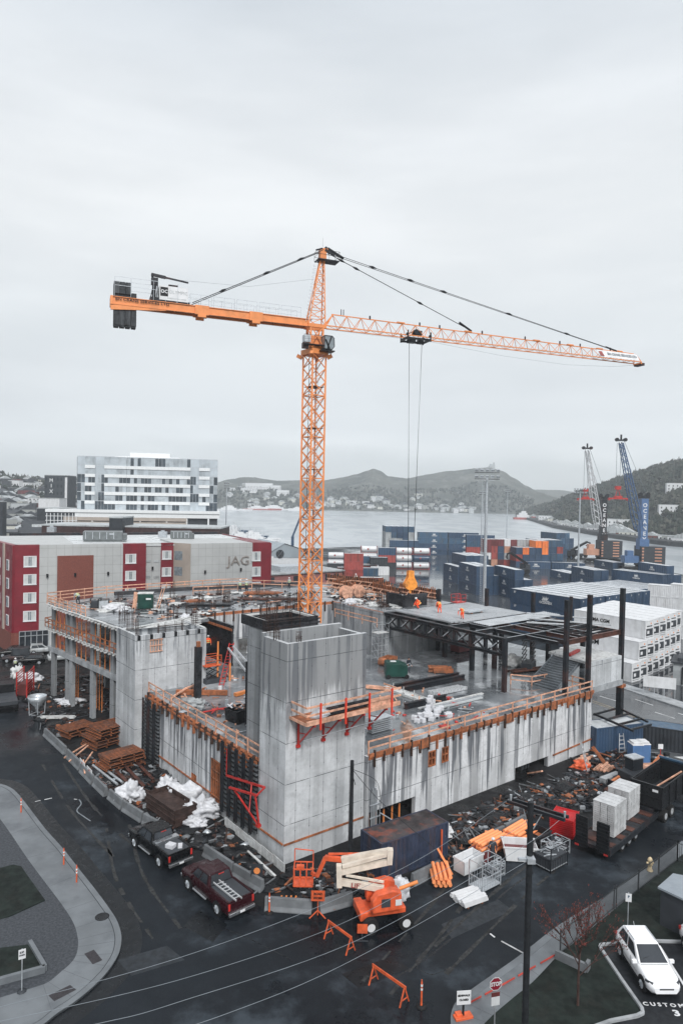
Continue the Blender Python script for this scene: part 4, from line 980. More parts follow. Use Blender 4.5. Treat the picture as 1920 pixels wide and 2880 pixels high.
rail([(7.5,-.2),(38,-.2)],'long low timber guard rail along the top of the street wall right of the core',z=ZL)
rail([(.25,3.8),(.25,24.6)],'timber guard rail along the top of the left side wall',z=ZL,sp=1.7)
rail([(38.0,.2),(38.0,4.0),(34.2,4.5),(33.0,6.3)],'timber guard rail around the foot of the steel stairs',z=ZL)
W=lambda t,off,z: (*LW(t,off),z)
rail([W(.8,-.4,8.9),W(20.9,-.4,8.9),W(21.2,1.2,8.9)],'orange timber guard rail along the middle deck of the left wing',mat='wood_o',sp=1.1)
rail([W(9.5,-.2,ZU),W(20.9,-.2,ZU)],'timber guard rail on the street side of the upper left deck',sp=1.3,nrail=3)
rail([W(20.9,-.2,ZU),(-.6,51.4,ZU),(6,53.2,ZU),(23,52.8,ZU),(27,51.8,ZU)],'long timber guard rail along the back of the upper deck before the hotel',sp=3.0,nrail=3,h_=1.3)
rail([(27,51.8,ZU),(33,46,ZU),(37,40.5,ZU)],'timber guard rail behind the crane mast on the upper deck',sp=3)
rail([(16.5,48.5,ZU),(25.0,46.8,ZU)],'doubled timber guard rail beside two workers on the upper deck',sp=2)
rail([(29.4,24.0,ZU-1.9),(29.4,32.5,ZU-1.9)],'timber guard rail on the inner courtyard wall behind the core',sp=3.2)
rail([(33.5,38.0,ZU),(36,30.5,ZU)],'timber guard rail between the cable reels and the form panels',sp=1.4)
# raised wall upstand at the back of the upper deck (dark strip)
m=MB(); m.beam((7,53.0,ZU+.25),(23.5,52.4,ZU+.25),.5,.5); m.beam((23.5,52.4,ZU+.25),(36,49.2,ZU+.25),.5,.5); m.build('upstand',M('dark_upstand',(.045,.045,.05),.5,var=.3,scale=2),bld)
# orange wall forms on the far right edge of the upper deck
def form_run(pts,label,h_=1.5):
    o=thing('wall_form',label,'wall form',BZ,BT,'timber wall forms on the upper deck')
    rnd=random.Random(len(label)); panel=MB(); stud=MB(); wale=MB()
    for a,b in zip(pts[:-1],pts[1:]):
        a=Vector((*a,ZU));b=Vector((*b,ZU)); d=(b-a).normalized(); n=Vector((-d.y,d.x,0))*(-1 if (Vector((-d.y,d.x)).dot(Vector((-.6,-1))))>0 else 1); L_=(b-a).length
        panel.beam(a+Vector((0,0,h_/2)),b+Vector((0,0,h_/2)),.04,h_)
        k=.1
        while k<L_:
            c=a+d*k-n*.1; stud.beam(c,c+Vector((0,0,h_+rnd.uniform(-.1,.45))),.09,.12); k+=rnd.uniform(.32,.5)
        for zz in (.3,.9): wale.beam(a-n*.2+Vector((0,0,zz)),b-n*.2+Vector((0,0,zz)),.1,.16)
        k=.5
        while k<L_: c=a+d*k; wale.beam(c-n*.2+Vector((0,0,1.0)),c-n*1.2+Vector((0,0,.02)),.07); k+=2.0
    panel.build('panel',MT['ply'],o); stud.build('studs',MT['wood_o'],o); wale.build('walers',MT['wood'],o)
form_run([(40.2,48.6),(42.4,43),(43.2,38.2)],'long run of orange timber wall forms behind the crane hook')
form_run([(41.5,44.5),(37.5,43.5),(36.8,36.5)],'orange timber wall forms nearest the container yard',1.3)
form_run([(43.2,37.0),(39.4,36.4),(39.0,30.2)],'orange timber wall forms left of the hanging hook',1.5)
form_run([(43.0,34.5),(43.0,27.0)],'orange timber wall forms right of the hanging hook',1.4)
m=MB(); m.box(34.0,38.6,24.5,24.62,ZU,ZU+1.6); m.box(34.0,34.12,24.62,27.5,ZU,ZU+1.7)
o=one('wall_form',m,MT['ply'],'long black plywood wall form beside the roof sheets','wall form',loc=BZ,rz=BT)
# steel ribbed gang forms on the left side wall
def gang(v0,v1,z0,z1,label,nst):
    o=thing('gang_form',label,'wall form',BZ,BT,'ribbed steel forms clamped to the side wall')
    for i in range(nst):
        v=v0+(v1-v0)*(i+.5)/nst; m=MB(); m.ibeam((-.34,v,z0-.2),(-.34,v,z1+.25),.16,.34,.04); m.build('strongback',MT['steel_dk'],o)
    m=MB(); z=z0
    while z<z1: m.beam((-.14,v0,z),(-.14,v1,z),.16,.12); z+=.36
    m.build('ribs',M('form_rib_steel',(.12,.13,.14),.5,metal=.3,var=.3,scale=3) if 'form_rib_steel' not in bpy.data.materials else bpy.data.materials['form_rib_steel'],o)
    m=MB(); m.box(-.04,-.01,v0,v1,z0-.1,z1); m.build('face_plate',MT['ply'],o)
gang(3.5,9.0,.9,ZL-.1,'ribbed dark steel form against the side wall beside the tall core',5)
gang(21.3,26.8,.4,5.6,'ribbed dark steel form against the side wall beside the left core',4)
# ---------------------------------------------------------------- bracketed work platform on the core
pf=thing('bracket_platform','plywood work platform on red steel brackets bolted to the front core','work platform',BZ,BT)
m=MB(); m.box(.3,8.9,-2.0,-.01,10.35,10.45,0); m.box(.3,8.9,-2.1,-2.0,10.3,10.62,1); m.box(.25,.3,-2.05,0,10.3,10.5,1); m.box(.8,8.6,-1.7,-1.4,10.20,10.34,1); m.build('platform_deck',[MT['wood_o'],MT['wood']],pf)
for u in (1.0,3.2,5.4,7.6):
    m=MB(); m.beam((u,-.1,10.2),(u,-.1,8.3),.12); m.beam((u,-.1,8.4),(u,-1.9,10.15),.10); m.beam((u,-.05,10.2),(u,-2.1,10.2),.12); m.beam((u,-.1,9.2),(u,-1.2,9.4),.06); m.cbox((u,-.1,8.25),(.3,.2,.2)); m.build('bracket',MT['red'],pf)
    m=MB(); m.beam((u+.4,-2.16,9.9),(u+.4,-2.16,11.75),.11); m.build('rail_post',M('red_post',(.62,.05,.025),.5,var=.1) if 'red_post' not in bpy.data.materials else bpy.data.materials['red_post'],pf)
m=MB(); m.beam((.3,-2.05,11.0),(9,-2.05,11.05),.05,.14); m.beam((.3,-2.05,11.55),(9,-2.05,11.6),.05,.14); m.beam((.3,-2.05,11.0),(.3,-.2,11.0),.05,.14); m.beam((.3,-2.05,11.55),(.3,-.2,11.55),.05,.14); m.beam((8.9,-2.05,11.5),(8.9,-.2,11.5),.05,.12); m.box(5.9,8.0,-1.98,-1.94,10.6,11.2)
m.build('handrail',MT['wood'],pf)
m=MB(); m.tube((.9,-.9,8.9),(7.9,-1.3,9.2),.035,5); m.build('tie_pipe',MT['galv'],pf)
m=MB()
for k in range(6): m.beam((2.4+k*.1,-1.5+.14*k,10.5+.06*k),(6.3+k*.15,-1.3+.1*k,10.5+.06*k),.12,.06)
one('timber_stack',m,MT['ply'],'dark timbers stacked on the bracketed platform','timber stack',loc=BZ,rz=BT)
m=MB(); m.blob((2.2,-1.1,10.6),(.7,.5,.25),3,0,.6,2); one('plastic_sheet',m,MT['tarp'],'crumpled white plastic at the left of the bracketed platform','plastic sheet',loc=BZ,rz=BT)
m=MB(); u=8.8
m.beam((8.9,.9,ZL+3.6),(12.2,1.4,ZL+3.3),.1); 
pf2=thing('red_bracket','red steel bracket frame hanging on the side of the front core','bracket',BZ,BT)
m=MB()
m.beam((-.4,2.0,4.9),(-.4,7.6,3.9),.14); m.beam((-1.3,1.6,4.7),(-1.3,5.5,3.9),.14); m.beam((-.4,2.0,4.9),(-1.3,1.6,4.7),.1); m.beam((-1.3,1.8,4.6),(-1.0,1.7,2.4),.11); m.beam((-1.3,4.8,4.0),(-1.0,1.8,2.4),.10); m.beam((-.4,3.8,4.6),(-1.3,2.6,3.1),.08); m.beam((-.4,7.6,3.9),(-.4,7.6,6.0),.08); m.cbox((-1.0,1.8,2.4),(.3,.3,.2))
m.build('bracket_frame',MT['red'],pf2)
# ---------------------------------------------------------------- starter bars
def rebar(u,v,z,w,d_,n,h_,label,group='starter bar clusters'):
    m=MB(); rnd=random.Random(int(u*31+v*7))
    for i in range(n):
        a=6.283*i/n; x=math.cos(a)*w/2; y=math.sin(a)*d_/2; x=max(-w/2,min(w/2,x*1.4)); y=max(-d_/2,min(d_/2,y*1.4))
        m.tube((u+x,v+y,z),(u+x+rnd.uniform(-.05,.05),v+y+rnd.uniform(-.05,.05),z+h_*rnd.uniform(.75,1.1)),.022,4)
    q=[(u-w/2,v-d_/2),(u+w/2,v-d_/2),(u+w/2,v+d_/2),(u-w/2,v+d_/2)]
    for zz in (z+.25,z+.7,z+h_*.6): 
        for i in range(4): m.beam((*q[i],zz),(*q[(i+1)%4],zz),.02)
    return one('starter_bars',m,MT['rebar'],label,'rebar',group,loc=BZ,rz=BT)
LB='dark steel starter bars on the upper deck %s'
for u,v,n,h_,w,s in [(1.0,34,10,1.6,.6,'at the street side of the left wing'),(5,45.5,8,1.5,.5,'behind the generators'),(12.4,46.3,10,2.4,.6,'before the red hotel bay'),(13,39.1,12,2.0,.6,'beside the timber stack near the middle'),(16.8,39.4,12,1.9,.7,'left of the dark bar bundle'),(19,45.5,10,1.8,.5,'at the corner of the doubled rail'),(24,43.5,8,1.5,.5,'left of the crane mast'),(8.0,31.5,14,2.0,1.2,'at the plank edge beside the stair core'),(5.6,31.2,12,2.0,1.0,'over the stair core roof'),(12.2,34.4,8,1.7,.5,'above the courtyard edge, left'),(22,35,14,1.6,3.5,'in a long row left of the mast'),(26,34.5,14,1.6,2.6,'in a row right of the front core'),(33.2,27.5,14,2.2,1.6,'near the black wall form'),(31.2,25.2,12,2.4,.8,'above the end of the truss'),(38.5,30,10,1.8,.8,'under the hanging hook'),(40.4,25.5,8,1.6,.5,'at the end of the black wall form'),(34,33,10,1.4,2.2,'in front of the form panels'),(28.2,38,10,1.2,2.4,'behind the mast')]:
    rebar(u,v,ZU,w,w*.9 if w<1.1 else .4,n,h_,LB%s)
for u,v,z,n,h_,w,s in [(.7,3.4,TZ,10,2.6,.8,'at the left rear corner of the front core'),(5.5,7.4,TZ+.2,12,2.2,1.2,'at the right rear of the front core'),(2.5,5.4,TZ+.3,16,1.6,2.8,'inside the black formwork of the core'),(2.0,3.5,TZ+.2,10,1.4,2.8,'along the front of the black formwork'),(1.1,.2,TZ,6,.6,.35,'low at the front left of the core top'),(.12,1.6,TZ,6,.9,.4,'at the left lip of the core top'),(2.6,25.0,Z2,10,1.1,2.6,'along the stair core wall'),(-.6,27.5,Z2,8,2.0,.6,'at the left corner of the stair core'),(6.2,27,Z2,8,1.8,.5,'at the right of the stair core'),(-.9,24.95,Z2,6,1.6,.3,'at the front corner of the stair core')]:
    rebar(u,v,z,w,w*.8 if w<1.1 else .3,n,h_,'dark starter bars sticking up '+s,'starter bars on the cores')
# ================================================================ CONTAINER YARD
ORD=['first','second','third','fourth','fifth','sixth','seventh','eighth','ninth','tenth','eleventh','twelfth','thirteenth','fourteenth','fifteenth','sixteenth','seventeenth','eighteenth','nineteenth','twentieth','twenty-first','twenty-second','twenty-third','twenty-fourth','twenty-fifth','twenty-sixth','twenty-seventh','twenty-eighth','twenty-ninth','thirtieth']
TIER=['ground','second','third','fourth','fifth','sixth']
CNAME={'navy':'dark blue','navy2':'blue','boxred':'red','boxdred':'maroon','boxorange':'orange','boxtan':'tan','boxgrey':'grey','boxdark':'black','white':'white'}
PROTO={}
def corr_side(m,x0,x1,y,z0,z1,sgn,mi,pitch=.36,dep=.05):
    n=max(4,int((x1-x0)/pitch)); p=(x1-x0)/n; pts=[]
    for i in range(n): a=x0+i*p; pts+=[(a,0),(a+p*.35,0),(a+p*.5,dep),(a+p*.85,dep)]
    pts.append((x1,0))
    for (a,da),(b_,db) in zip(pts[:-1],pts[1:]):
        q=[(a,y-sgn*da,z0),(b_,y-sgn*db,z0),(b_,y-sgn*db,z1),(a,y-sgn*da,z1)]
        m.poly(q if sgn<0 else q[::-1],mi)
def cont_mesh(L_,H_,W_=2.44,detail=True,reefer=False):
    key=(L_,H_,detail,reefer)
    if key in PROTO: return PROTO[key]
    m=MB()
    # frame
    f=.14
    for x in (0,L_-f):
        for y in (0,W_-f): m.box(x,x+f,y,y+f,0,H_,0)
        m.box(x,x+f,f,W_-f,H_-.12,H_-.002,0); m.box(x,x+f,f,W_-f,0.01,.16,0)
    for y in (0,W_-.1): m.box(f,L_-f,y,y+.1,H_-.1,H_-.002,0); m.box(f,L_-f,y,y+.1,.01,.16,0)
    if not reefer:
        corr_side(m,f,L_-f,.03,.16,H_-.1,-1,0,.36 if detail else .9); corr_side(m,f,L_-f,W_-.03,.16,H_-.1,1,0,.36 if detail else .9)
    else:
        m.poly([(f,.03,.16),(L_-f,.03,.16),(L_-f,.03,H_-.1),(f,.03,H_-.1)],0); m.poly([(f,W_-.03,.16),(f,W_-.03,H_-.1),(L_-f,W_-.03,H_-.1),(L_-f,W_-.03,.16)],0)
        for x in [1.0+i*1.15 for i in range(int((L_-1.5)/1.15))]: m.box(x,x+.03,.018,.03,.2,H_-.14,0)
    # roof
    m.box(.1,L_-.1,.08,W_-.08,H_-.06,H_-.02,1)
    m.box(.1,L_-.1,.1,W_-.1,.05,.12,0)
    # ends: x=0 doors, x=L plain
    m.poly([(L_-.05,f,.16),(L_-.05,W_-f,.16),(L_-.05,W_-f,H_-.12),(L_-.05,f,H_-.12)],0)
    m.poly([(.05,f,.16),(.05,f,H_-.12),(.05,W_-f,H_-.12),(.05,W_-f,.16)],0)
    if not reefer:
        for k in range(4):
            y=.35+k*(W_-.7)/3; m.box(.0,.04,y-.02,y+.02,.2,H_-.15,0)
        m.box(.03,.055,W_/2-.012,W_/2+.012,.16,H_-.12,2)
        for z in (.9,1.7): m.box(.01,.05,.25,W_-.25,z,z+.04,0)
    else:
        m.box(.02,.05,.3,W_-.3,.45,1.5,2); m.box(.00,.02,.6,1.1,.6,1.3,2); m.box(-.01,.02,1.35,1.9,.75,1.2,0); m.box(.01,.05,.5,W_-.5,1.8,1.95,2); m.box(.02,.05,.7,.95,2.15,2.35,3)
        m.box(.02,.06,.3,W_-.3,.2,.26,2)
    me=bpy.data.meshes.new('container_mesh'); me.from_pydata(m.v,[],m.f)
    for k in range(4 if reefer else 3): me.materials.append(MT['navy'])
    me.polygons.foreach_set('material_index',m.m); me.update()
    PROTO[key]=me; return me
LOGO={}
def logo_mesh(s,size):
    if (s,size) in LOGO: return LOGO[(s,size)]
    o=text(s,size,MT['white'] if s!='CMA CGM' else MT['black'],None,name='lettering',ext=.004,sx=1,bold=.02); me=o.data; bpy.data.objects.remove(o); LOGO[(s,size)]=me; return me
def wave_mesh():
    if 'w' in LOGO: return LOGO['w']
    m=MB()
    for k in range(3):
        x0=-.75+k*.42; pts=[(x0-.15,-.42),(x0+.05,-.12),(x0+.12,.05),(x0+.02,.42),(x0+.30,.05),(x0+.30,-.12),(x0+.62,.30),(x0+.42,-.22),(x0+.15,-.40)]
        m.poly([(x,0,z) for x,z in pts])
    m.poly([(-.9,0,-.52),(.9,0,-.42),(.75,0,-.56),(-.7,0,-.60)])
    me=bpy.data.meshes.new('wave'); me.from_pydata(m.v,[],m.f); me.materials.append(MT['white']); LOGO['w']=me; return me
def put_mesh(name,me,parent,loc,rot=(0,0,0),sc=(1,1,1)):
    o=link(bpy.data.objects.new(name,me)); o.parent=parent; o.location=loc; o.rotation_euler=rot; o.scale=sc; KIDS.setdefault(parent.name,[]).append(o); return o
NC=0
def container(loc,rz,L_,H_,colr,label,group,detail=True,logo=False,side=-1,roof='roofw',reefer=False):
    """origin: near corner of the door end; length runs along local +x, width along +y"""
    global NC
    o=link(bpy.data.objects.new('shipping_container',cont_mesh(L_,H_,detail=detail,reefer=reefer))); NC+=1
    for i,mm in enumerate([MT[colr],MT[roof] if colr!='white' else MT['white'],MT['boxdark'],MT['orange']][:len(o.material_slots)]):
        o.material_slots[i].link='OBJECT'; o.material_slots[i].material=mm
    o.location=loc; o.rotation_euler=(0,0,rz); tag(o,label,'container',group)
    if logo:
        # side wall facing local -y is at y=0, +y is at W
        if logo=='big':
            put_mesh('emblem',wave_mesh(),o,(L_*.47,2.45+.03,H_*.68),(0,0,math.pi),(1,1,1)); put_mesh('lettering',logo_mesh('OCEANEX',.62),o,(L_*.47,2.48,H_*.36),(R(90),0,math.pi))
            put_mesh('number',logo_mesh('57',.5),o,(L_-1.2,2.48,H_*.8),(R(90),0,math.pi)); put_mesh('number',logo_mesh('9',.4),o,(-.03,1.6,H_*.8),(R(90),0,-R(90)))
        elif logo=='small':
            put_mesh('emblem',wave_mesh(),o,(L_*.5,2.49,H_*.66),(0,0,math.pi),(.85,1,.85)); put_mesh('lettering',logo_mesh('OCEANEX',.5),o,(L_*.5,2.49,H_*.34),(R(90),0,math.pi),(1,1,1))
        elif logo=='front':
            put_mesh('emblem',wave_mesh(),o,(L_*.55,-.03,H_*.66),(0,0,0),(.9,1,.9)); put_mesh('lettering',logo_mesh('OCEANEX',.55),o,(L_*.55,-.03,H_*.34),(R(90),0,0))
        elif logo=='cma':
            put_mesh('lettering',logo_mesh('CMA CGM',1.1),o,(L_*.55,2.47,H_*.52),(R(90),0,math.pi))
        elif logo=='end': put_mesh('number',logo_mesh('5',.42),o,(-.03,1.5,H_*.82),(R(90),0,-R(90)))
    return o
def blockE(px,py,z,cols,desc,group,L_=12.19,H_=2.6,th=R(35),gap=.12,detail=False,colr=('navy',),logo=None,seed=1,lgtop=None,nfar=1,reefer=False,colfn=None,W_=2.44,back=0):
    """Ends face the viewer's right; length runs away to the left. (px,py,z) = the near corner between long side and ends.
       cols: tiers per column, going right along the ends."""
    rnd=random.Random(seed); a=G(px,py,z); u=Vector((math.cos(th),math.sin(th),0)); v=Vector((-math.sin(th),math.cos(th),0))
    for i,n in enumerate(cols):
        for t in range(n):
            c=colfn(i,t) if colfn else rnd.choice(colr)
            # container local x = length along v (rz=th+90), local +y then points to -u: the near corner is at y=W
            p=Vector((a.x,a.y,0))+u*(i*(W_+gap)+W_)+v*(back*i+rnd.uniform(-.12,.12)); p.z=t*H_
            lg=None
            if logo and c.startswith('navy'): lg=logo if i==0 else ('end' if logo in('big',) else None)
            if reefer and i==2 and t==1 and False: lg='cma'
            nm='white refrigerated' if reefer else CNAME[c]
            lab='%s container, %s tier, %s column, %s'%(nm,TIER[t],ORD[i],desc)
            container(p,th+R(90),L_,H_,c,lab,group,detail,lg,reefer=reefer)
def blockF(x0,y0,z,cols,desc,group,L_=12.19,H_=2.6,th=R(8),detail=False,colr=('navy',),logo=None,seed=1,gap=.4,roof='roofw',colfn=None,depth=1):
    """long sides face the viewer; (x0,y0,z) = left front corner; cols: tiers per column going right"""
    rnd=random.Random(seed); a=G(x0,y0,z); u=Vector((math.cos(th),math.sin(th),0)); 
    for i,n in enumerate(cols):
        for t in range(n):
            c=colfn(i,t) if colfn else rnd.choice(colr); p=Vector((a.x,a.y,0))+u*(i*(L_+gap)+rnd.uniform(-.1,.1)); p.z=t*H_
            lab='%s side-on container, %s tier, %s column, %s'%(CNAME[c],TIER[t],ORD[i],desc)
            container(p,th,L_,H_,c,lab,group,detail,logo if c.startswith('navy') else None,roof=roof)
GR='containers stacked in the yard'
# the big block behind the steel frame, and the refrigerated boxes by the road
blockE(1632,1685,8.25,[3]*9,'in the big flat-topped block','containers in the big flat-topped block',L_=16.15,H_=2.75,th=R(36),detail=True,logo='big',W_=2.5,gap=.08)
blockE(1775,1920,0,[1,2,3,3,3,3,3,3],'in the block beside the road','white refrigerated containers by the road',H_=2.75,th=R(37),detail=True,colr=('white',),reefer=True,back=.45)
for i in range(1):
    a=G(1775,1920,0); th=R(37); u=Vector((math.cos(th),math.sin(th),0)); 
o=[c for c in bpy.data.objects if c.get('label','')=='white refrigerated container, second tier, second column, in the block beside the road'][0]
put_mesh('lettering',logo_mesh('CMA CGM',1.15),o,(9.1,2.47,1.5),(R(90),0,math.pi))
o=[c for c in bpy.data.objects if c.get('label','')=='white refrigerated container, third tier, third column, in the block beside the road'][0]
put_mesh('lettering',logo_mesh('CMA CGM',.75),o,(7.6,2.47,1.7),(R(90),0,math.pi))
# white boxes at the right edge
blockF(1879,1793,0,[4,4],'in the white wall at the right edge','white containers at the right edge',H_=2.6,th=R(-38),detail=True,colr=('white',))
blockF(1817,1742,0,[3],'beside the big block','white containers at the right edge',L_=12.19,H_=2.6,th=R(-30),detail=True,colr=('white',))
# mid yard
SG=dict(logo='small')
blockE(1448,1603,7.8,[3,2],'in the stack left of the big block',GR,th=R(13),**SG)
blockE(1340,1593,7.8,[3,3,2],'in the stack beside the thick light mast',GR,th=R(13),**SG,seed=3)
blockE(1288,1595,5.2,[2,1],'in the leftmost low stack',GR,th=R(13),**SG,seed=4)
blockE(1311,1563,7.8,[3,3,3],'behind the thick light mast',GR,th=R(13),L_=12.19,seed=5)
blockE(1601,1613,2.6,[1,1],'alone on the wet ground, mid yard',GR,th=R(13),**SG,seed=6)
blockE(1669,1604,5.2,[2,2],'right of the middle light mast',GR,th=R(13),**SG,seed=7)
blockE(1722,1582,2.6,[1,1],'below the nearer harbour crane',GR,th=R(13),L_=12.19,seed=8,logo='small')
blockE(1800,1658,2.6,[1,1,1,1,1,1],'low row behind the big block',GR,L_=16.15,th=R(36),seed=9)
blockE(1862,1620,5.2,[2,2],'left of the white wall',GR,L_=16.15,H_=2.75,**SG,seed=10)
blockE(1875,1592,7.8,[3,2],'behind the right harbour crane',GR,th=R(15),L_=12.19,**SG,seed=12)
# coloured mixed rows, ends towards us
MIX=('boxred','boxdred','boxred','boxdred','white','boxtan','boxdark','navy','boxgrey')
def mixf(i,t):
    r=random.Random(i*7+t*13); return r.choice(MIX)
blockE(1362,1592,0,[4,4,4,4,4,4,4,4],'in the mixed red rows',GR,L_=6.06,th=R(6),colfn=mixf)
blockE(1450,1598,0,[3,3,3,4,4],'in the mixed rows, right of the red ones',GR,L_=6.06,th=R(8),colfn=lambda i,t: 'boxorange' if (t>=2 and i in(1,4) or (i==3 and t==3)) else ('boxred' if (i+t)%5==1 else 'navy'))
blockE(1512,1594,0,[4,4,4,4],'in the blue rows right of the mixed ones',GR,L_=12.19,th=R(9),colfn=lambda i,t:'boxred' if (i,t)==(3,2) else ('navy2' if t%2 else 'navy'))
blockF(1455,1598,0,[1,1],'at the front of the mixed rows',GR,L_=12.19,th=R(-6),logo='front')
blockE(1562,1560,0,[4,4,4,3],'at the back right of the yard',GR,L_=12.19,th=R(20),seed=14,colr=('navy2','navy'))
blockF(1310,1572,0,[4],'behind the thick mast, red row',GR,L_=12.19,th=R(2),colfn=lambda i,t:('boxred','boxred','navy2','navy')[t])
blockF(1173,1560,0,[4,4],'in the far wall of stacks',GR,L_=13.7,th=R(2),logo='front',colr=('navy','navy2'))
blockE(1083,1562,0,[5,5,5,5,5],'at the far left of the far stacks',GR,L_=12.19,th=R(4),seed=21,colr=('navy','navy2','navy','boxgrey'))
blockF(1094,1571,0,[3],'in front of the far stacks',GR,L_=12.19,th=R(-2),seed=22)
# small mixed boxes and tanks near the yard office
def Fz(x0,x1,yb,z,c,desc,L_=6.06):
    a=G(x0,yb,0); blk=container((a.x,a.y,z),R(3),L_,2.6,c,'%s container %s'%(CNAME[c],desc),GR,False)
for (x,yb,z,c,dsc) in [(967,1625,0,'boxred','at the bottom of the left red pair'),(967,1625,2.6,'boxred','in the middle of the left red stack'),(967,1625,5.2,'boxred','on top of the left red stack'),
    (948,1618,0,'boxdred','low behind the left red stack'),(920,1605,0,'boxdark','on the ground left of the red stack'),
    (1011,1620,0,'navy2','at the bottom right of the red stack'),(1013,1606,2.6,'navy2','second tier right of the red stack'),
    (1043,1617,0,'white','on the ground left of the tank stacks'),(1040,1610,2.6,'boxdark','on a white box left of the tank stacks'),
    (1064,1602,2.6,'boxred','red middle box left of the tank stacks'),(1064,1602,5.2,'navy','blue top box left of the tank stacks'),(1066,1602,0,'boxdark','dark lowest box left of the tank stacks'),(1240,1608,0,'boxgrey','standing alone near the pale wet ground')][:12]: Fz(x,0,yb,z,c,dsc)
a=G(1012,1640); o=container((a.x,a.y,0),R(2),6.9,1.7,'boxdred','crimson open-topped skip behind the wall forms','yard skips',False,roof='plank')
# tank containers
def tank(px,py,tier,label,matn='white'):
    a=G(px,py); o=thing('tank_container',label,'tank container',(a.x,a.y,tier*2.6),R(2),'tank containers')
    m=MB(); L_=6.06; f=.12
    for x in (0,L_-f):
        for y in (0,2.3): m.box(x,x+f,y,y+f,0,2.55)
        for z in (0,2.43): m.box(x,x+f,f,2.3,z,z+.12)
        m.beam((x+.05,.1,.1),(x+.05,2.3,1.3),.08)
    for y in (0,2.3): m.box(f,L_-f,y,y+f,0,.12)
    m.build('frame',MT['boxred'] if matn=='white' and tier!=1 else MT['navy'],o)
    m=MB(); m.tube((.35,1.2,1.32),(L_-.35,1.2,1.32),1.12,16); m.tube((.12,1.2,1.32),(.35,1.2,1.32),.7,16,1.12); m.tube((L_-.35,1.2,1.32),(L_-.12,1.2,1.32),1.12,16,.7)
    tk=m.build('tank',MT[matn],o); m=MB(); m.tube((2.6,.08,1.4),(2.6,.06,1.4),.34,12); m.build('hazard_mark',MT['boxred'],tk)
for x,y,n,ds in ((1112,1600,3,'in the left tank stack'),(1161,1601,3,'in the right tank stack'),(1014,1594,3,'in the tank stack behind the red boxes'),(921,1592,2,'behind the pink yard office')):
    for t in range(n): tank(x,y,t,'%s tank container, %s tier, %s'%('dark blue' if (x==1161 and t==1) else 'white',TIER[t],ds),'navy' if (x==1161 and t==1) else 'white')
# ---------------------------------------------------------------- light masts
def mast(px,ytop,ybase,label,w=.35,ladder=False,d_=None,nl=4,rows=2):
    b=G(px,ybase); dd=b.y; z=D(px,ytop,dd).z; o=thing('light_mast',label,'light mast',b,0,'tall yard light masts')
    m=MB(); m.tube((0,0,0),(0,0,z),w,8,w*.55); m.build('mast_pole',MT['galv'],o)
    m=MB()
    for r_ in range(rows):
        zz=z-.2+r_*1.1*(w/.35); m.beam((-nl*.5*w*2.4,0,zz),(nl*.5*w*2.4,0,zz),.14)
    m.build('crossarm',MT['steel_dk'],o)
    for r_ in range(rows):
        for k in range(nl):
            m=MB(); x=(k-(nl-1)/2)*w*2.6; zz=z+.1+r_*1.1*(w/.35); m.cbox((x,-.2,zz+.3),(w*1.5,w*.8,w*1.1),0,0,.5); m.build('lamp',MT['galv'],o)
    if ladder:
        m=MB()
        for x in (-1.1,-.75): m.beam((x,0,0),(x,0,z),.07)
        k=0
        while k<z: m.beam((-1.1,0,k),(-.75,0,k),.05); k+=.5
        m.cbox((-.1,0,z-.5),(3.6,1.6,.12)); m.build('ladder',MT['galv'],o)
mast(1360,1345,1692,'thick tall light mast with a ladder, in front of the blue stacks',.52,True,nl=5,rows=2)
mast(1351,1390,1560,'light mast seen just left of the thick one',.3,nl=4)
mast(1423,1384,1530,'light mast right of the thick one against the far water',.3,nl=4)
mast(1624,1388,1614,'light mast standing beside the harbour cranes',.38,nl=5)
mast(635,1372,1530,'light mast beside the glass office block',.38,nl=3,rows=3)
mast(960,1597,1636,'short white pole beside the crimson skip',.14,nl=1,rows=1)
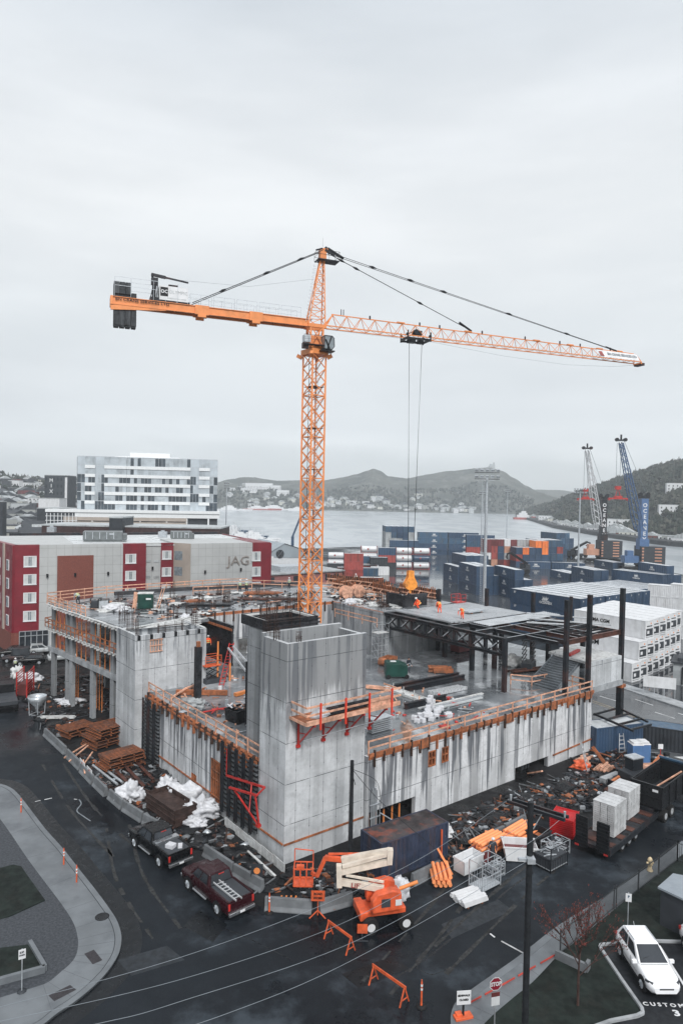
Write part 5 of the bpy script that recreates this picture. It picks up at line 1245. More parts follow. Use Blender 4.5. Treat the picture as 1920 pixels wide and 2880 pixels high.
# ---------------------------------------------------------------- harbour cranes
def hcrane(px,ybase,xf,yf,xt,yt,col,label,htop,letters,spx,spy0,spy1,wf=1.0):
    b=G(px,ybase); o=thing('harbour_crane',label,'harbour crane',b,0,'mobile harbour cranes'); dd=b.y
    def rel(x,y,dy=0): q=D(x,y,dd+dy); return q-b
    top=D(px,htop,dd).z
    m=MB(); m.beam((0,0,9),(0,0,top),2.6*wf,2.6); m.beam((0,0,8),(0,0,12),3.6*wf,3.4); m.build('tower',MT[col],o)
    m=MB(); m.cbox((0,0,top+.6),(3.4,3.0,1.0)); m.tube((-1.4,-.6,top+1.6),(-1.4,.6,top+1.6),.8,10); m.tube((1.4,-.6,top+1.6),(1.4,.6,top+1.6),.8,10); m.build('tower_head',MT['steel_dk'],o)
    f=rel(xf,yf,-3); t=rel(xt,yt,-14); m=MB(); d=(t-f).normalized(); sx=d.cross(Vector((0,1,0))).normalized(); sy=d.cross(sx).normalized(); n=12; 
    def cor(k,i,j):
        s=(1.2 if k<.1 else 2.2-1.5*max(0,k-.1)/.9)*.85; s=1.0+ (1.0 if k>.12 else k/.12) *.55-(k*1.0); return f.lerp(t,k)+sx*i*s+sy*j*s
    for i in (-1,1):
        for j in (-1,1):
            for k in range(n): m.beam(cor(k/n,i,j),cor((k+1)/n,i,j),.28)
    for k in range(n):
        for i in (-1,1):
            m.beam(cor(k/n,i,-1),cor((k+1)/n,i,1),.13); m.beam(cor(k/n,-1,i),cor((k+1)/n,1,i),.13)
    m.build('boom',MT[col] if col!='steel_dk' else MT['white'],o)
    m=MB(); m.cbox(t+Vector((0,0,1)),(3.6,1.6,.5)); 
    for i in (-1.5,1.5): m.tube(t+Vector((i,-.5,1.2)),t+Vector((i,.5,1.2)),.65,10)
    m.tube(t+Vector((0,0,1)),t+Vector((0,0,3)),.35,6); m.build('boom_head',MT['steel_dk'],o)
    m=MB()
    for i in (-1,1): m.tube(t+Vector((i,0,1)),Vector((i,0,top+1.5)),.07,4)
    s0=rel(spx,spy0,-14)
    for i in (-.7,.7): m.tube(Vector((s0.x+i,s0.y,t.z)),s0+Vector((i,0,0)),.07,4)
    m.build('ropes',MT['wire'],o)
    m=MB(); s1=rel(spx,spy1,-14); m.cbox(s0,(1.9,1.3,1.3)); m.beam(s0,s1+Vector((-1,0,.4)),.2); m.beam(s0,s1+Vector((1,0,.4)),.2); m.cbox(s1,(6.6,1.3,.5)); m.cbox(s1+Vector((0,0,.5)),(2.6,1.4,.8))
    for i in (-3.2,3.2): m.cbox(s1+Vector((i,0,-.3)),(.35,1.4,.8))
    m.build('spreader',MT['red'],o)
    m=MB(); m.cbox((2.8,0,5.5),(9,6.5,7.5),0); m.build('machine_house',MT['boxdark'],o)
    m=MB()
    for k in range(6):
        m.cbox((4.6,-3.3,2.8+k*1.15),(2.6,.25,.45)); m.cbox((-1.2,-3.3,2.8+k*1.15),(.7,.25,.6)); m.cbox((7.35,-1,2.8+k*1.15),(.25,2.6,.6))
    m.build('vent_louvres',MT['boxtan'],o)
    m=MB(); m.cbox((-4.6,0,4.2),(5.5,4,2.6)); m.cbox((-5,0,6.5),(2.4,2.6,2)); m.build('cab',MT[col] if col!='steel_dk' else MT['boxtan'],o)
    m=MB(); m.cbox((0,0,.9),(15,5,1.0)); m.cbox((0,-5,.5),(2.4,3,.5)); m.beam((-7,0,.8),(-9,-5,.4),.7); m.beam((7,0,.8),(9,-5,.4),.7); m.tube((0,0,1.4),(0,0,2.2),2.4,16); m.build('chassis',MT['steel_dk'],o)
    for k in range(7):
        m=MB(); m.tube((-6+k*2,-2.6,.65),(-6+k*2,-1.9,.65),.65,10); m.build('wheel',MT['rubber'],o)
    for i,ch in enumerate(letters):
        tx=text(ch,2.1,MT['white'],o,(0,-1.36,top-2.6-i*2.15),(R(90),0,0),'letter',.02,'CENTER',1.0,.05)
hcrane(1691,1580,1681,1480,1650,1268,'steel_dk','harbour crane with a dark tower and white lattice boom, the further of two',1404,'OCEANEX',1645,1378,1403,.9)
MT['crblue']=M('crane_blue',(.065,.13,.26),.45,var=.12)
hcrane(1803,1604,1796,1490,1745,1246,'crblue','blue harbour crane with a blue lattice boom, nearer the right edge',1402,'OCEANEX',1736,1372,1402,1.0)
# reach stackers and small yard vehicles
def stacker(px,py,label,rz,s=1.0):
    b=G(px,py); o=thing('reach_stacker',label,'reach stacker',b,rz,'black reach stackers')
    m=MB(); m.box(-4*s,4*s,-1.6,1.6,.9,1.8); m.box(-4*s,-2*s,-1.5,1.5,1.8,3.2); m.build('chassis',MT['boxdark'],o)
    m=MB(); m.box(-1.5,.2,-.8,.8,1.8,3.6); m.build('cab',MT['glass'],o)
    m=MB(); m.beam((-3*s,0,3.3),(4.5*s,0,7.2),.9); m.beam((4.4*s,0,7.1),(6*s,0,6.6),.6); m.build('boom',MT['black'],o); m=MB(); m.beam((6*s,-3,5.4),(6*s,3,5.4),.5); m.beam((5.8*s,0,6.8),(6*s,0,5.4),.5); m.build('spreader',MT['black'],o)
    for x in (-2.8*s,2.8*s):
        for y in (-1.7,1.7): m=MB(); m.tube((x,y-.35,.85),(x,y+.35,.85),.85,12); m.build('wheel',MT['rubber'],o)
stacker(1400,1560,'black reach stacker with raised boom behind the red rows',R(10)); stacker(1622,1568,'black reach stacker with raised boom beside the further harbour crane',R(15),1.1); stacker(1462,1612,'small black reach stacker in front of the blue rows',R(170),.8)
# ---------------------------------------------------------------- planes for facades
class Facade:
    def __init__(s,p0,p1): s.p0=Vector((p0[0],p0[1],0)); s.p1=Vector((p1[0],p1[1],0)); s.d=(s.p1-s.p0).normalized(); s.n=Vector((s.d.y,-s.d.x,0)); s.L=(s.p1-s.p0).length; s.a=math.atan2(s.d.y,s.d.x)
    def m(s,px,py):
        r=Vector(ray(px,py)); t=s.p0.dot(s.n)/Vector((r.x,r.y,0)).dot(s.n); p=Vector((r.x*t,r.y*t,HC+r.z*t)); return (p-s.p0).dot(s.d),p.z
# ================================================================ HOTEL
HF=Facade(G(42,1530,17.4),G(749,1521,17.4)); hotel=thing('hotel','red and pale grey clad hotel of five storeys behind the building site','hotel',HF.p0,HF.a)
HGREY=M('grey_cladding',(.40,.41,.41),.5,var=.06,scale=.4); HRED=M('red_cladding',(.17,.012,.022),.42,var=.14,scale=.5,dirt=(.12,.012,.02),damt=.3); HBR=M('brick_cladding',(.16,.045,.032),.7,var=.16,scale=5); HTAN=M('tan_cladding',(.36,.31,.27),.5,var=.1,scale=.4)  # HTAN is tan in its own colour
HT=17.2
def hs(z4): return HF.m(z4/2.24,1600)[0]       # photo x in the 2.24x crop
def hz_(x4,y4): return HF.m(x4/2.24,1240+y4/2.24)[1]
segs=[(95,250,HRED,0),(250,775,HGREY,0),(775,920,HRED,0),(920,1022,HGREY,1.2),(1022,1100,HRED,1.0)]
m=MB(); m.box(0,HF.L,1.4,30,0,HT-.5,0); m.build('block',HGREY,hotel)
m=MB(); m.prism([(-.2,1.0),(HF.L+.1,1.0),(HF.L+.1,30),(-7,28.5)],HT-.5,HT-.3,0); m.box(-.2,HF.L+.1,29.5,30,HT-.3,HT+.2,1); m.build('roof',[M('flat_roof',(.55,.57,.58),.35,var=.08,scale=.3,dirt=(.4,.42,.43),damt=.4),MT['steel_dk']],hotel)
def seams(m,s0,s1,y,z0,z1,mi,dx=1.25,dz=2.9):
    x=s0+dx
    while x<s1-.2: m.box(x-.015,x+.015,y-.008,y,z0,z1,mi); x+=dx
    z=z0+dz*.6
    while z<z1: m.box(s0,s1,y-.006,y,z-.015,z+.015,mi); z+=dz/2
SEAM=M('panel_seam',(.20,.20,.20),.7)
for a,b_,mm,rec in segs:
    m=MB(); s0,s1=max(0,hs(a)),hs(b_); m.box(s0,s1,rec,1.5,3.3 if mm is HRED else .1,HT,0); 
    seams(m,s0,s1,rec,3.3,HT,1) if mm is not HRED else seams(m,s0,s1,rec,3.3,HT,2)
    m.build('cladding',[mm,SEAM,M('red_seam',(.13,.01,.016),.5) if 'red_seam' not in bpy.data.materials else bpy.data.materials['red_seam']],hotel)
m=MB(); m.box(0,hs(250)-.01,-.02,1.4,0,3.28); m.build('brick_base',HBR,hotel)
m=MB(); z0=hz_(475,722); m.box(hs(362),hs(590),-.10,-.01,.2,z0); m.build('brick_panel',HBR,hotel)
# angled bay and right wing stand a little proud
m=MB(); sA,sB,sC,sD=hs(1100),hs(1185),HF.m(700,1600)[0],HF.m(749,1600)[0]
m.prism([(sA,1.3),(sB,-1.8),(sC,-1.8),(sC,12),(sA,12)],0,HT,0); m.build('wing_cladding',HGREY,hotel)
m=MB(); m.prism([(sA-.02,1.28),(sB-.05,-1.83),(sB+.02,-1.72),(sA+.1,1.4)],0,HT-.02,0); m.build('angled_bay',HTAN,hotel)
m=MB(); seams(m,sB+.1,sC,-1.8,3,HT,0); m.build('panel_seams',SEAM,hotel)
m=MB(); m.box(sC+.01,sD,-1.9,10,0,HT+.05); m.build('cladding',HRED,hotel)
m=MB(); m.box(sD,sD+.3,-1.7,28,0,HT-.1); m.build('end_cladding',HRED,hotel)
def win(s0,s1,z0,z1,y=-.02,name='window'):
    m=MB(); t=.14
    m.box(s0,s1,y-.07,y+.1,z0,z0+t); m.box(s0,s1,y-.07,y+.1,z1-t,z1); m.box(s0,s0+t,y-.07,y+.1,z0+t,z1-t); m.box(s1-t,s1,y-.07,y+.1,z0+t,z1-t); m.box(s0-.05,s1+.05,y-.12,y+.05,z0-.07,z0-.002)
    f=m.build(name,MT['white'],hotel)
    m=MB(); m.box(s0+t,s1-t,y-.0,y+.06,z0+t,z1-t,0); m.box(s0+t,s0+t+(s1-s0)*.30,y-.02,y-.001,z0+t,z1-t,1); m.box(s1-t-(s1-s0)*.30,s1-t,y-.02,y-.001,z0+t,z1-t,1); m.box((s0+s1)/2-.03,(s0+s1)/2+.03,y-.04,y-.021,z0+t,z1-t,1)
    m.build('pane',[GLH,CURT],f)
GLH=M('hotel_glass',(.20,.23,.25),.15,var=.3,scale=2); CURT=M('curtain',(.48,.50,.50),.6,var=.1)
for y0,y1 in ((725,793),(840,905),(955,1020),(1070,1135)):
    win(hs(150),hs(232),hz_(190,y1),hz_(190,y0))
for y0,y1 in ((712,771),(818,878),(926,985)):
    win(hs(790),hs(858),hz_(825,y1),hz_(825,y0)); 
    win(hs(1028),hs(1088),hz_(1058,y1-22),hz_(1058,y0-18),.98)
for x0,x1,y0,y1 in ((714,731,1548,1573),):
    pass
for ya,yb in ((1549,1574),(1591,1616),(1633,1658)):
    s0,zt=HF.m(707,ya); s1,zb=HF.m(731,yb); k=.96; win(s0-.6,s1-.6,zb,zt,-1.92)
# angled bay windows, seen on the turned wall
for ya,yb in ((695,752),(795,850)):
    m=MB(); p=Vector((sA,1.3));q=Vector((sB,-1.8)); a=p.lerp(q,.1);b_=p.lerp(q,.55); n=Vector((-.06,-.03)); zt=hz_(1115,ya);zb=hz_(1115,yb)
    m.poly([(a.x+n.x,a.y+n.y,zb),(b_.x+n.x,b_.y+n.y,zb),(b_.x+n.x,b_.y+n.y,zt),(a.x+n.x,a.y+n.y,zt)]); m.build('bay_window',GLH,hotel)
for s,y4 in ((300,848),(475,842),(682,834),(970,806)):
    m=MB(); z=hz_(s,y4); r_=1.15 if s==970 else -.1
    m.tube((hs(s),r_-.15,z-.28),(hs(s),r_-.15,z+.28),.17,8); m.build('wall_lamp',MT['black'],hotel)
for s,y4 in ((1285,818),(1507,803)):
    m=MB(); z=hz_(s,y4); m.tube((hs(s)-.3,-1.95,z-.28),(hs(s)-.3,-1.95,z+.28),.17,8); m.build('wall_lamp',MT['black'],hotel)
for s in (925,980):
    for y4 in (762,862): 
        m=MB(); z=hz_(s,y4); m.box(hs(s),hs(s+34),1.12,1.19,z-.2,z+.2); m.build('vent_grille',MT['boxgrey'],hotel)
s_,z_=HF.m(671,1575); text('JAG',2.3,M('sign_metal',(.30,.27,.25),.35,metal=.4),hotel,(s_-.6,-1.95,z_),(R(90),0,0),'letter_sign',.06,'CENTER',1.1)
# ground floor glazing
m=MB(); s0,s1=hs(127),hs(310); zt=hz_(220,1195);zb=hz_(220,1300)
m.box(s0,s1,-.12,-.05,zb,zt,0)
for k in range(6): x=s0+(s1-s0)*k/5; m.box(x-.05,x+.05,-.18,-.12,zb,zt,1)
for z in (zb,zt,zb+(zt-zb)*.72): m.box(s0,s1,-.2,-.15,z-.05,z+.05,1)
m.build('shopfront',[MT['glass'],MT['galv']],hotel)
# the end wall that faces left
nv=6
m=MB(); m.box(-.01,0.0,.0,2,0,HT); 
lw=thing('x','x','x') if False else None
SA_=R(13.5)
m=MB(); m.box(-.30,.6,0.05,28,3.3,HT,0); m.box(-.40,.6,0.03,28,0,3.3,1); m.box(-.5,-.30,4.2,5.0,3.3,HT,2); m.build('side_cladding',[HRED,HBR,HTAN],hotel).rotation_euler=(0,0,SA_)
m=MB(); m.prism([(.2,1.5),(9,1.5),(9,26),(-5.5,26)],0,HT-.1); m.build('corner_block',HGREY,hotel)
for fl in range(4):
    zb=4.2+fl*2.95
    for y in (1.8,7.0,11.5,17,22):
        m=MB(); m.box(-.40,-.29,y,y+1.3,zb,zb+1.7,0); m.box(-.42,-.40,y+.12,y+1.18,zb+.12,zb+1.58,1); m.build('side_window',[MT['white'],GLH],hotel).rotation_euler=(0,0,SA_)
# rooftop plant
for x0,x1,y0,y1,lab in ((523,800,560,636,'long grey rooftop air unit on the left of the hotel roof'),(1080,1226,562,628,'smaller grey rooftop air unit on the right of the hotel roof')):
    g0=G(x0/2.24,1240+y1/2.24,HT-.3); g1=G(x1/2.24,1240+y1/2.24,HT-.3); w_=(g1-g0).length; h_=(y1-y0)/2.24*g0.y/1920*.85
    o=thing('rooftop_unit',lab,'air unit',g0,math.atan2((g1-g0).y,(g1-g0).x),'rooftop air units on the hotel')
    m=MB(); m.box(0,w_*.9,0,4.0,.3,h_); m.box(w_*.9,w_,.4,3.6,.3,h_*.75); m.box(.1,w_*.95,.1,3.9,0,.3); m.build('casing',M('unit_grey',(.13,.145,.15),.5,metal=.2,var=.15) if 'unit_grey' not in bpy.data.materials else bpy.data.materials['unit_grey'],o,.05)
    m=MB(); 
    for k in range(5): m.box(.4+k*w_*.16,.5+k*w_*.16,-.04,0,.5,h_-.1)
    m.box(w_*.6,w_*.7,-.05,0,h_*.7,h_*.85); m.build('panel_trim',MT['galv'],o)
for px_,py_,k in ((146,1497,0),(458,1511,1)):
    g0=G(px_,py_,HT-.3); m=MB(); m.cbox((0,0,.6),(1.6,1.2,1.1)); m.tube((0,0,1.1),(0,0,1.4),.4,8); one('roof_vent',m,MT['galv'],['small pale vent at the left of the hotel roof','small pale vent left of the smaller roof unit'][k],'roof vent','roof vents on the hotel',loc=g0)
# ================================================================ GLASS OFFICE BLOCK
OF=Facade(G(215,1300,39.5),G(611,1302,39.5)); OF.p0=OF.p0; 
def mk(px,d): q=D(px,1400,d); return (q.x,q.y)
OF=Facade(mk(214,300),mk(611,312)); off=thing('glass_office_block','pale glass and white banded office block of nine floors on a parking podium','office block',OF.p0,OF.a)
def os_(x4): return OF.m(x4/2.24,1400)[0]
def oz(x4,y4): return OF.m(x4/2.24,1240+y4/2.24)[1]
OGL=M('pale_glass',(.36,.40,.43),.10,var=.25,scale=.25); OGD=M('dark_glass',(.05,.065,.08),.08,var=.4,scale=.3); OGB=M('blue_glass',(.44,.49,.53),.12,var=.12,scale=.2); OW=M('white_spandrel',(.70,.72,.73),.45,var=.05)
bays=[(483,533,'g'),(533,597,'w'),(597,655,'g'),(655,795,'w'),(795,1062,'w'),(1062,1198,'w'),(1198,1252,'g'),(1252,1320,'w'),(1320,1370,'g')]
fl=[oz(900,y) for y in (112,165,221,276,331,386,441)]; zt=fl[0]; 
fl=[oz(900,104)+0]+[oz(900,y) for y in (160,215,270,325,381,437)]
m=MB(); m.box(0,OF.L,2.0,26,18,zt,0); m.box(0,OF.L,1.8,26,zt,zt+.3,1); m.build('block',[OGD,OW],off)
rnd=random.Random(31)
offs=[.0,.6,.2,.5,-.4,.5,.2,.6,0]
for (a,b_,k),of in zip(bays,offs):
    s0,s1=os_(a),os_(b_); gl=MB(); wt=MB()
    for i in range(len(fl)-1):
        zt_,zb_=fl[i],fl[i+1]
        hgt=zt_-zb_; band=hgt*.36 if (k=='w' and i>0) else 0.25
        n=max(2,round((s1-s0)/1.5)); y=1.9-of-.5
        for j in range(n):
            a_=s0+(s1-s0)*j/n; b2=s0+(s1-s0)*(j+1)/n; r_=rnd.random()
            mi=0 if i<2 and not(700<a<1100 and rnd.random()<.45) else (1 if r_<.42 else (0 if r_<.8 else 2))
            if k=='g' and i<2: mi=2
            gl.box(a_+.06,b2-.06,y,y+.2,zb_+.05,zt_-band,mi)
        gl.box(s0,s1,y+.06,y+.3,zb_,zt_,3)
        if band>.3: wt=MB(); wt.box(s0,s1,y-.35,2.0,zt_-band,zt_-.0,0); wt.build('white_band',OW,off)
    gl.build('window_band',[OGL,OGD,OGB,MT['galv']],off)
m=MB(); a,b_=os_(808),os_(1063); m.box(a,b_,6,20,zt,zt+2.9); m.box(os_(720),os_(1130),4,22,zt+.3,zt+1.0); m.build('penthouse',OW,off)
m=MB(); s0,s1=os_(300),os_(1385); zb_=oz(900,437)
m.box(s0,s1,-4,24,zb_-1.2,zb_,0); m.box(s0+12,s1,-3.5,24,zb_-3.2,zb_-1.2,0); m.build('podium_roof',OW,off)
m=MB(); m.box(s0+13,s1-1,-2.0,24,3,zb_-3.4,1)
for y4 in (487,515): z=oz(700,y4); m.box(os_(412),os_(1180),-3.6,-2.0,z-1.0,z+.5,0)
m.box(s0,s0+13,-3.4,24,3,zb_-1.4,1); 
for x4 in (412,590,775,890,1055,1180,1315): m.box(os_(x4)-.35,os_(x4)+.35,-3.3,-2,3,zb_-3,2)
m.build('parking_decks',[HTAN,MT['boxdark'],OW],off)
m=MB()
for k in range(9): x=s0+.6+k*1.5; m.box(x-.12,x+.12,-3.65,-3.4,10,zb_-1.6)
for k in range(4): m.box(s0,s0+13,-3.68,-3.42,11+k*1.9,11.2+k*1.9)
m.build('stair_glazing',OW,off)
# ================================================================ OTHER BUILDINGS
def bbox(name,x0,x1,ytop,d,dep,mat,label,cat='building',group=None,win_=0,winmat=None,z0=0,rz=0,roofm=None,floors=4,gable=0):
    a=D(x0,ytop,d);b_=D(x1,ytop,d); w_=b_.x-a.x; h_=a.z-z0
    o=thing(name,label,cat,(a.x,a.y,z0),rz,group); m=MB(); m.box(0,w_,0,dep,0,h_); m.build('wall',mat,o)
    m=MB()
    if gable: 
        m.xextr([(-.3,h_),(w_/2,h_+gable),(w_+.3,h_)],-.3,dep+.3)
    else: m.box(-.1,w_+.1,-.1,dep+.1,h_,h_+.35)
    m.build('roof',roofm or MT['boxgrey'],o)
    if win_:
        for f in range(floors):
            zb=h_*(f+.30)/floors; n=max(1,int(w_/win_))
            m=MB()
            for k in range(n): x=w_*(k+.5)/n; m.box(x-win_*.22,x+win_*.22,-.06,.02,zb,zb+h_/floors*.45)
            m.build('window_row',winmat or MT['glass'],o)
    return o,w_,h_
o,w_,h_=bbox('dark_tower_block',126,190,1337,420,14,M('charcoal_cladding',(.045,.052,.060),.6,var=.15,scale=.5),'charcoal tower block with white letters down its wall, left of the office block','building',win_=2.2,floors=8)
for i,ch in enumerate('MIX'): text(ch,3.0,MT['white'],o,(4.2,-.1,h_-3-i*3.4),(R(90),0,0),'letter_sign',.05,'CENTER',1.0,.06)
m=MB(); m.box(w_-1.4,w_+.05,-.12,0,0,h_-1); m.build('white_strip',MT['white'],o)
# sheds and low buildings
bbox('dark_shed',105,170,1430,300,20,MT['boxdark'],'low dark flat-roofed building below the charcoal tower')
bbox('white_terrace',109,168,1402,380,10,MT['white'],'white building with small dark windows below the charcoal tower',win_=4,floors=1)
bbox('low_dark_building',118,620,1478,170,14,M('brown_cladding',(.05,.03,.03),.6,var=.3),'long low dark brown building between the hotel roof and the office podium')
bbox('grey_block',308,345,1457,168,9,MT['boxdark'],'small dark plant block on the long low building')
bbox('edge_building',-90,8,1410,240,3,MT['boxdark'],'dark building at the left edge of the photo',win_=0)
# warehouse and pink office near the mast
def xy(px,py,z=0): g_=G(px,py,z); return (g_.x,g_.y)
WF=Facade(xy(749,1602),xy(872,1598)); wh=thing('warehouse','pale warehouse with a grey gabled roof and round emblem behind the mast','warehouse',WF.p0,WF.a)
zw=WF.m(750,1560)[1]; zr=WF.m(790,1528)[1]; ZL_=WF.L+2
m=MB(); m.box(0,ZL_,0,26,0,zw); m.xextr([(0,zw),(6.5,zr-.2),(ZL_,zw)],0,26); m.build('wall',M('pale_siding',(.62,.64,.66),.5,var=.05),wh)
m=MB(); m.poly([(6.5,-.5,zr),(ZL_+.5,-.5,zw-.1),(ZL_+.5,26,zw-.1),(6.5,26,zr)]); m.poly([(-.5,-.5,zw-.1),(6.5,-.5,zr),(6.5,26,zr),(-.5,26,zw-.1)]); m.xextr([(0,zw-1.0),(0,zw),(6.5,zr-.3),(ZL_,zw),(ZL_,zw-1.6)],-.12,-.01); m.build('roof',M('grey_metal_roof',(.26,.30,.33),.4,var=.08,scale=.3),wh)
m=MB()
for k in range(16): m.box(0.02,ZL_,-.03,-.012,.3+k*.42,.33+k*.42)
m.build('siding_seams',MT['boxgrey'],wh)
s_,z_=WF.m(787,1558); m=MB(); m.tube((s_,-.2,z_),(s_,-.12,z_),1.5,24); m.build('round_emblem',MT['boxdark'],wh)
m=MB(); m.beam((s_-.8,-.26,z_-1),(s_+.8,-.26,z_+1),.18,.02); m.beam((s_-.8,-.26,z_+1),(s_+.8,-.26,z_-1),.18,.02); m.build('emblem_cross',MT['galv'],wh)
s_,z_=WF.m(757,1572); m=MB(); m.box(s_-1.5,s_+1.6,-.16,-.1,z_-.9,z_+.9); m.build('sign_board',MT['white'],wh)
PF=Facade(xy(750,1655),xy(962,1640)); zf=PF.m(960,1606)[1]
pk=thing('yard_office','low pinkish brick office with a flat grey roof behind the mast','office',PF.p0,PF.a); m=MB(); m.box(-6,PF.L,0,14,0,zf); m.build('wall',M('pink_brick',(.24,.10,.095),.7,var=.12,scale=3),pk)
m=MB(); m.box(-6.3,PF.L+.5,-.6,14.5,zf,zf+.35,0); m.box(6,14,3,9,zf+.35,zf+1.8,1); m.build('roof',[MT['boxgrey'],MT['galv']],pk)
for s_ in (-3,1.5,9.5,PF.L-5.3,PF.L-2.2): m=MB(); m.box(s_-.9,s_+.9,-.08,-.02,1.2,3.0); m.build('window',MT['glass'],pk)
# houses: far shore, town
def house(p,w_,d_,h_,mat,rz,label,group,roof='boxdark',flat=False):
    m=MB(); m.box(-w_/2,w_/2,-d_/2,d_/2,-3,h_,0)
    if flat: m.box(-w_/2-.1,w_/2+.1,-d_/2-.1,d_/2+.1,h_,h_+.3,1)
    else: m.xextr([(-w_/2-.3,h_),(0,h_+w_*.28),(w_/2+.3,h_)],-d_/2-.3,d_/2+.3,1)
    nx=max(2,int(w_/3.2))
    for k in range(nx):
        for zz in ((1.2,2.7) if h_<5 else (1.0,2.4,4.2,5.6))[::1] if False else ((1.0,) if h_<4.2 else (1.0,3.9)):
            x=-w_/2+w_*(k+.5)/nx; m.box(x-.5,x+.5,-d_/2-.05,-d_/2+.02,zz,zz+1.4,2)
    return one('house',m,[mat,MT[roof],MT['glass']],label,'house',group,loc=p,rz=rz)
HM=[MT['white'],MT['white'],M('cream_house',(.55,.55,.5),.7,var=.1),M('grey_house',(.42,.44,.45),.7,var=.1),M('dull_house',(.3,.31,.3),.7,var=.1)]
rnd=random.Random(77)
def hill_t(pt,px,t): return pt(px,t)
cl=[(640,700,.30,.75,7),(700,840,.10,.42,16),(840,960,.06,.34,14),(905,1090,.08,.30,26),(1090,1200,.06,.22,9),(1140,1180,.25,.40,4),(1200,1300,.05,.2,10),(1240,1330,.02,.1,9),(1500,1580,.02,.06,4)]
n=0; FH=[]
for x0,x1,t0,t1,k in cl:
    for _ in range(k):
        px=rnd.uniform(x0,x1); t=rnd.uniform(t0,t1); p=hillA(px,t); p.z-=.3
        FH.append(house(p,rnd.uniform(8,16),rnd.uniform(8,11),rnd.uniform(3.5,7),rnd.choice(HM),rnd.uniform(-.5,.5),'small pale house on the far shore across the harbour','houses on the far shore',rnd.choice(['boxdark','boxgrey','boxgrey']),rnd.random()<.25))
relabel(FH,'small pale house across the harbour, %s from the left')
for px,t,w_,h_,lb in ((728,.62,60,12,'long white hospital-like block high on the far hill'),(700,.45,34,7,'lower white block beside the long white one on the far hill'),(762,.58,42,10,'grey-white block right of the long white one on the far hill'),(795,.40,26,10,'pale stepped block above the ships on the far shore')):
    p=hillA(px,t); house(p,w_,16,h_,MT['white'],0,lb,None,'boxgrey',True)
p=hillA(1380,1.0); m=MB(); m.box(-6,6,-5,5,-3,9); m.box(-9,-6,-4,4,-3,5); m.box(2,6,-3,3,9,13); one('stone_tower',m,MT['boxgrey'],'small stone tower on the summit of the far hill','tower',loc=p)
# town at the left
TH=[]
for _ in range(120):
    px=rnd.uniform(-20,235); t=rnd.uniform(.02,.8)**1.2; p=hillC(px,t)
    if p.x/p.y*1920+960>238: continue
    TH.append(house(p+Vector((0,0,-.5)),rnd.uniform(8,15),rnd.uniform(8,12),rnd.uniform(5,9),rnd.choice(HM+[MT['boxdark'],MT['boxdred'],HM[3]]),rnd.uniform(-.4,.9),'small town house on the slope at the left of the photo','town houses on the slope',rnd.choice(['boxdark','boxdark','boxgrey']),rnd.random()<.35))
relabel(TH,'town house on the slope at the left, %s from the left')
rnd=random.Random(5); RH=[]
for i in range(44):
    x=rnd.uniform(-175,-103); y=rnd.uniform(195,330)
    if x/y*1920+960>255 : continue
    RH.append(house(Vector((x,y,0)),rnd.uniform(9,15),rnd.uniform(9,14),rnd.uniform(6,10),rnd.choice(HM+[MT['boxdark'],HBR,MT['boxdark']]),R(30)+rnd.choice([0,R(90)]),'row building in the old town streets left of the charcoal tower','buildings in the town streets',rnd.choice(['boxdark','boxgrey','boxdark']),rnd.random()<.6))
relabel(RH,'row building in the old town streets, %s from the left')
SH=[];QH=[]
for _ in range(40):
    px=rnd.uniform(1500,1640); p=hillB(px,rnd.uniform(.01,.05)); SH.append(house(p,rnd.uniform(5,12),7,rnd.uniform(2,5),rnd.choice(HM),rnd.uniform(-.6,.2),'pale waterfront shed at the foot of the wooded hill','waterfront sheds under the wooded hill','boxgrey',rnd.random()<.5))
relabel(SH,'pale waterfront shed under the wooded hill, %s from the left')
for _ in range(26):
    px=rnd.uniform(1640,1960); p=hillB(px,rnd.uniform(.01,.06)); QH.append(house(p,rnd.uniform(8,18),8,rnd.uniform(2.5,4.5),rnd.choice(HM+[HBR,MT['boxdark']]),R(-35),'long shed on the quay below the wooded hill','quay sheds below the wooded hill','boxgrey',rnd.random()<.6))
relabel(QH,'long quay shed below the wooded hill, %s from the left')
for px,t in ((1905,.55),(1890,.30),(1745,.13),(1540,.07)):
    p=hillB(px,t); house(p,22,14,7,MT['white'],R(-20),'white flat-roofed house among the trees, %s'%{1905:'highest on the right slope',1890:'lower on the right slope',1745:'behind the right harbour crane',1540:'near the point'}[px],None,'boxgrey',True)
# far quay wall under the wooded hill
m=MB(); q=[hillB(x,0.0) for x in (1490,1540,1590,1640,1700,1760,1840,1920,2000,2080)]
for a,b_ in zip(q[:-1],q[1:]): m.beam(Vector((a.x,a.y,-1.6))+Vector((-6,-6,0)),Vector((b_.x,b_.y,-1.6))+Vector((-6,-6,0)),14,4.2)
one('quay_wall',m,M('dark_quay',(.035,.037,.04),.8,var=.3,scale=.2),'long dark quay wall along the foot of the wooded hill','quay')
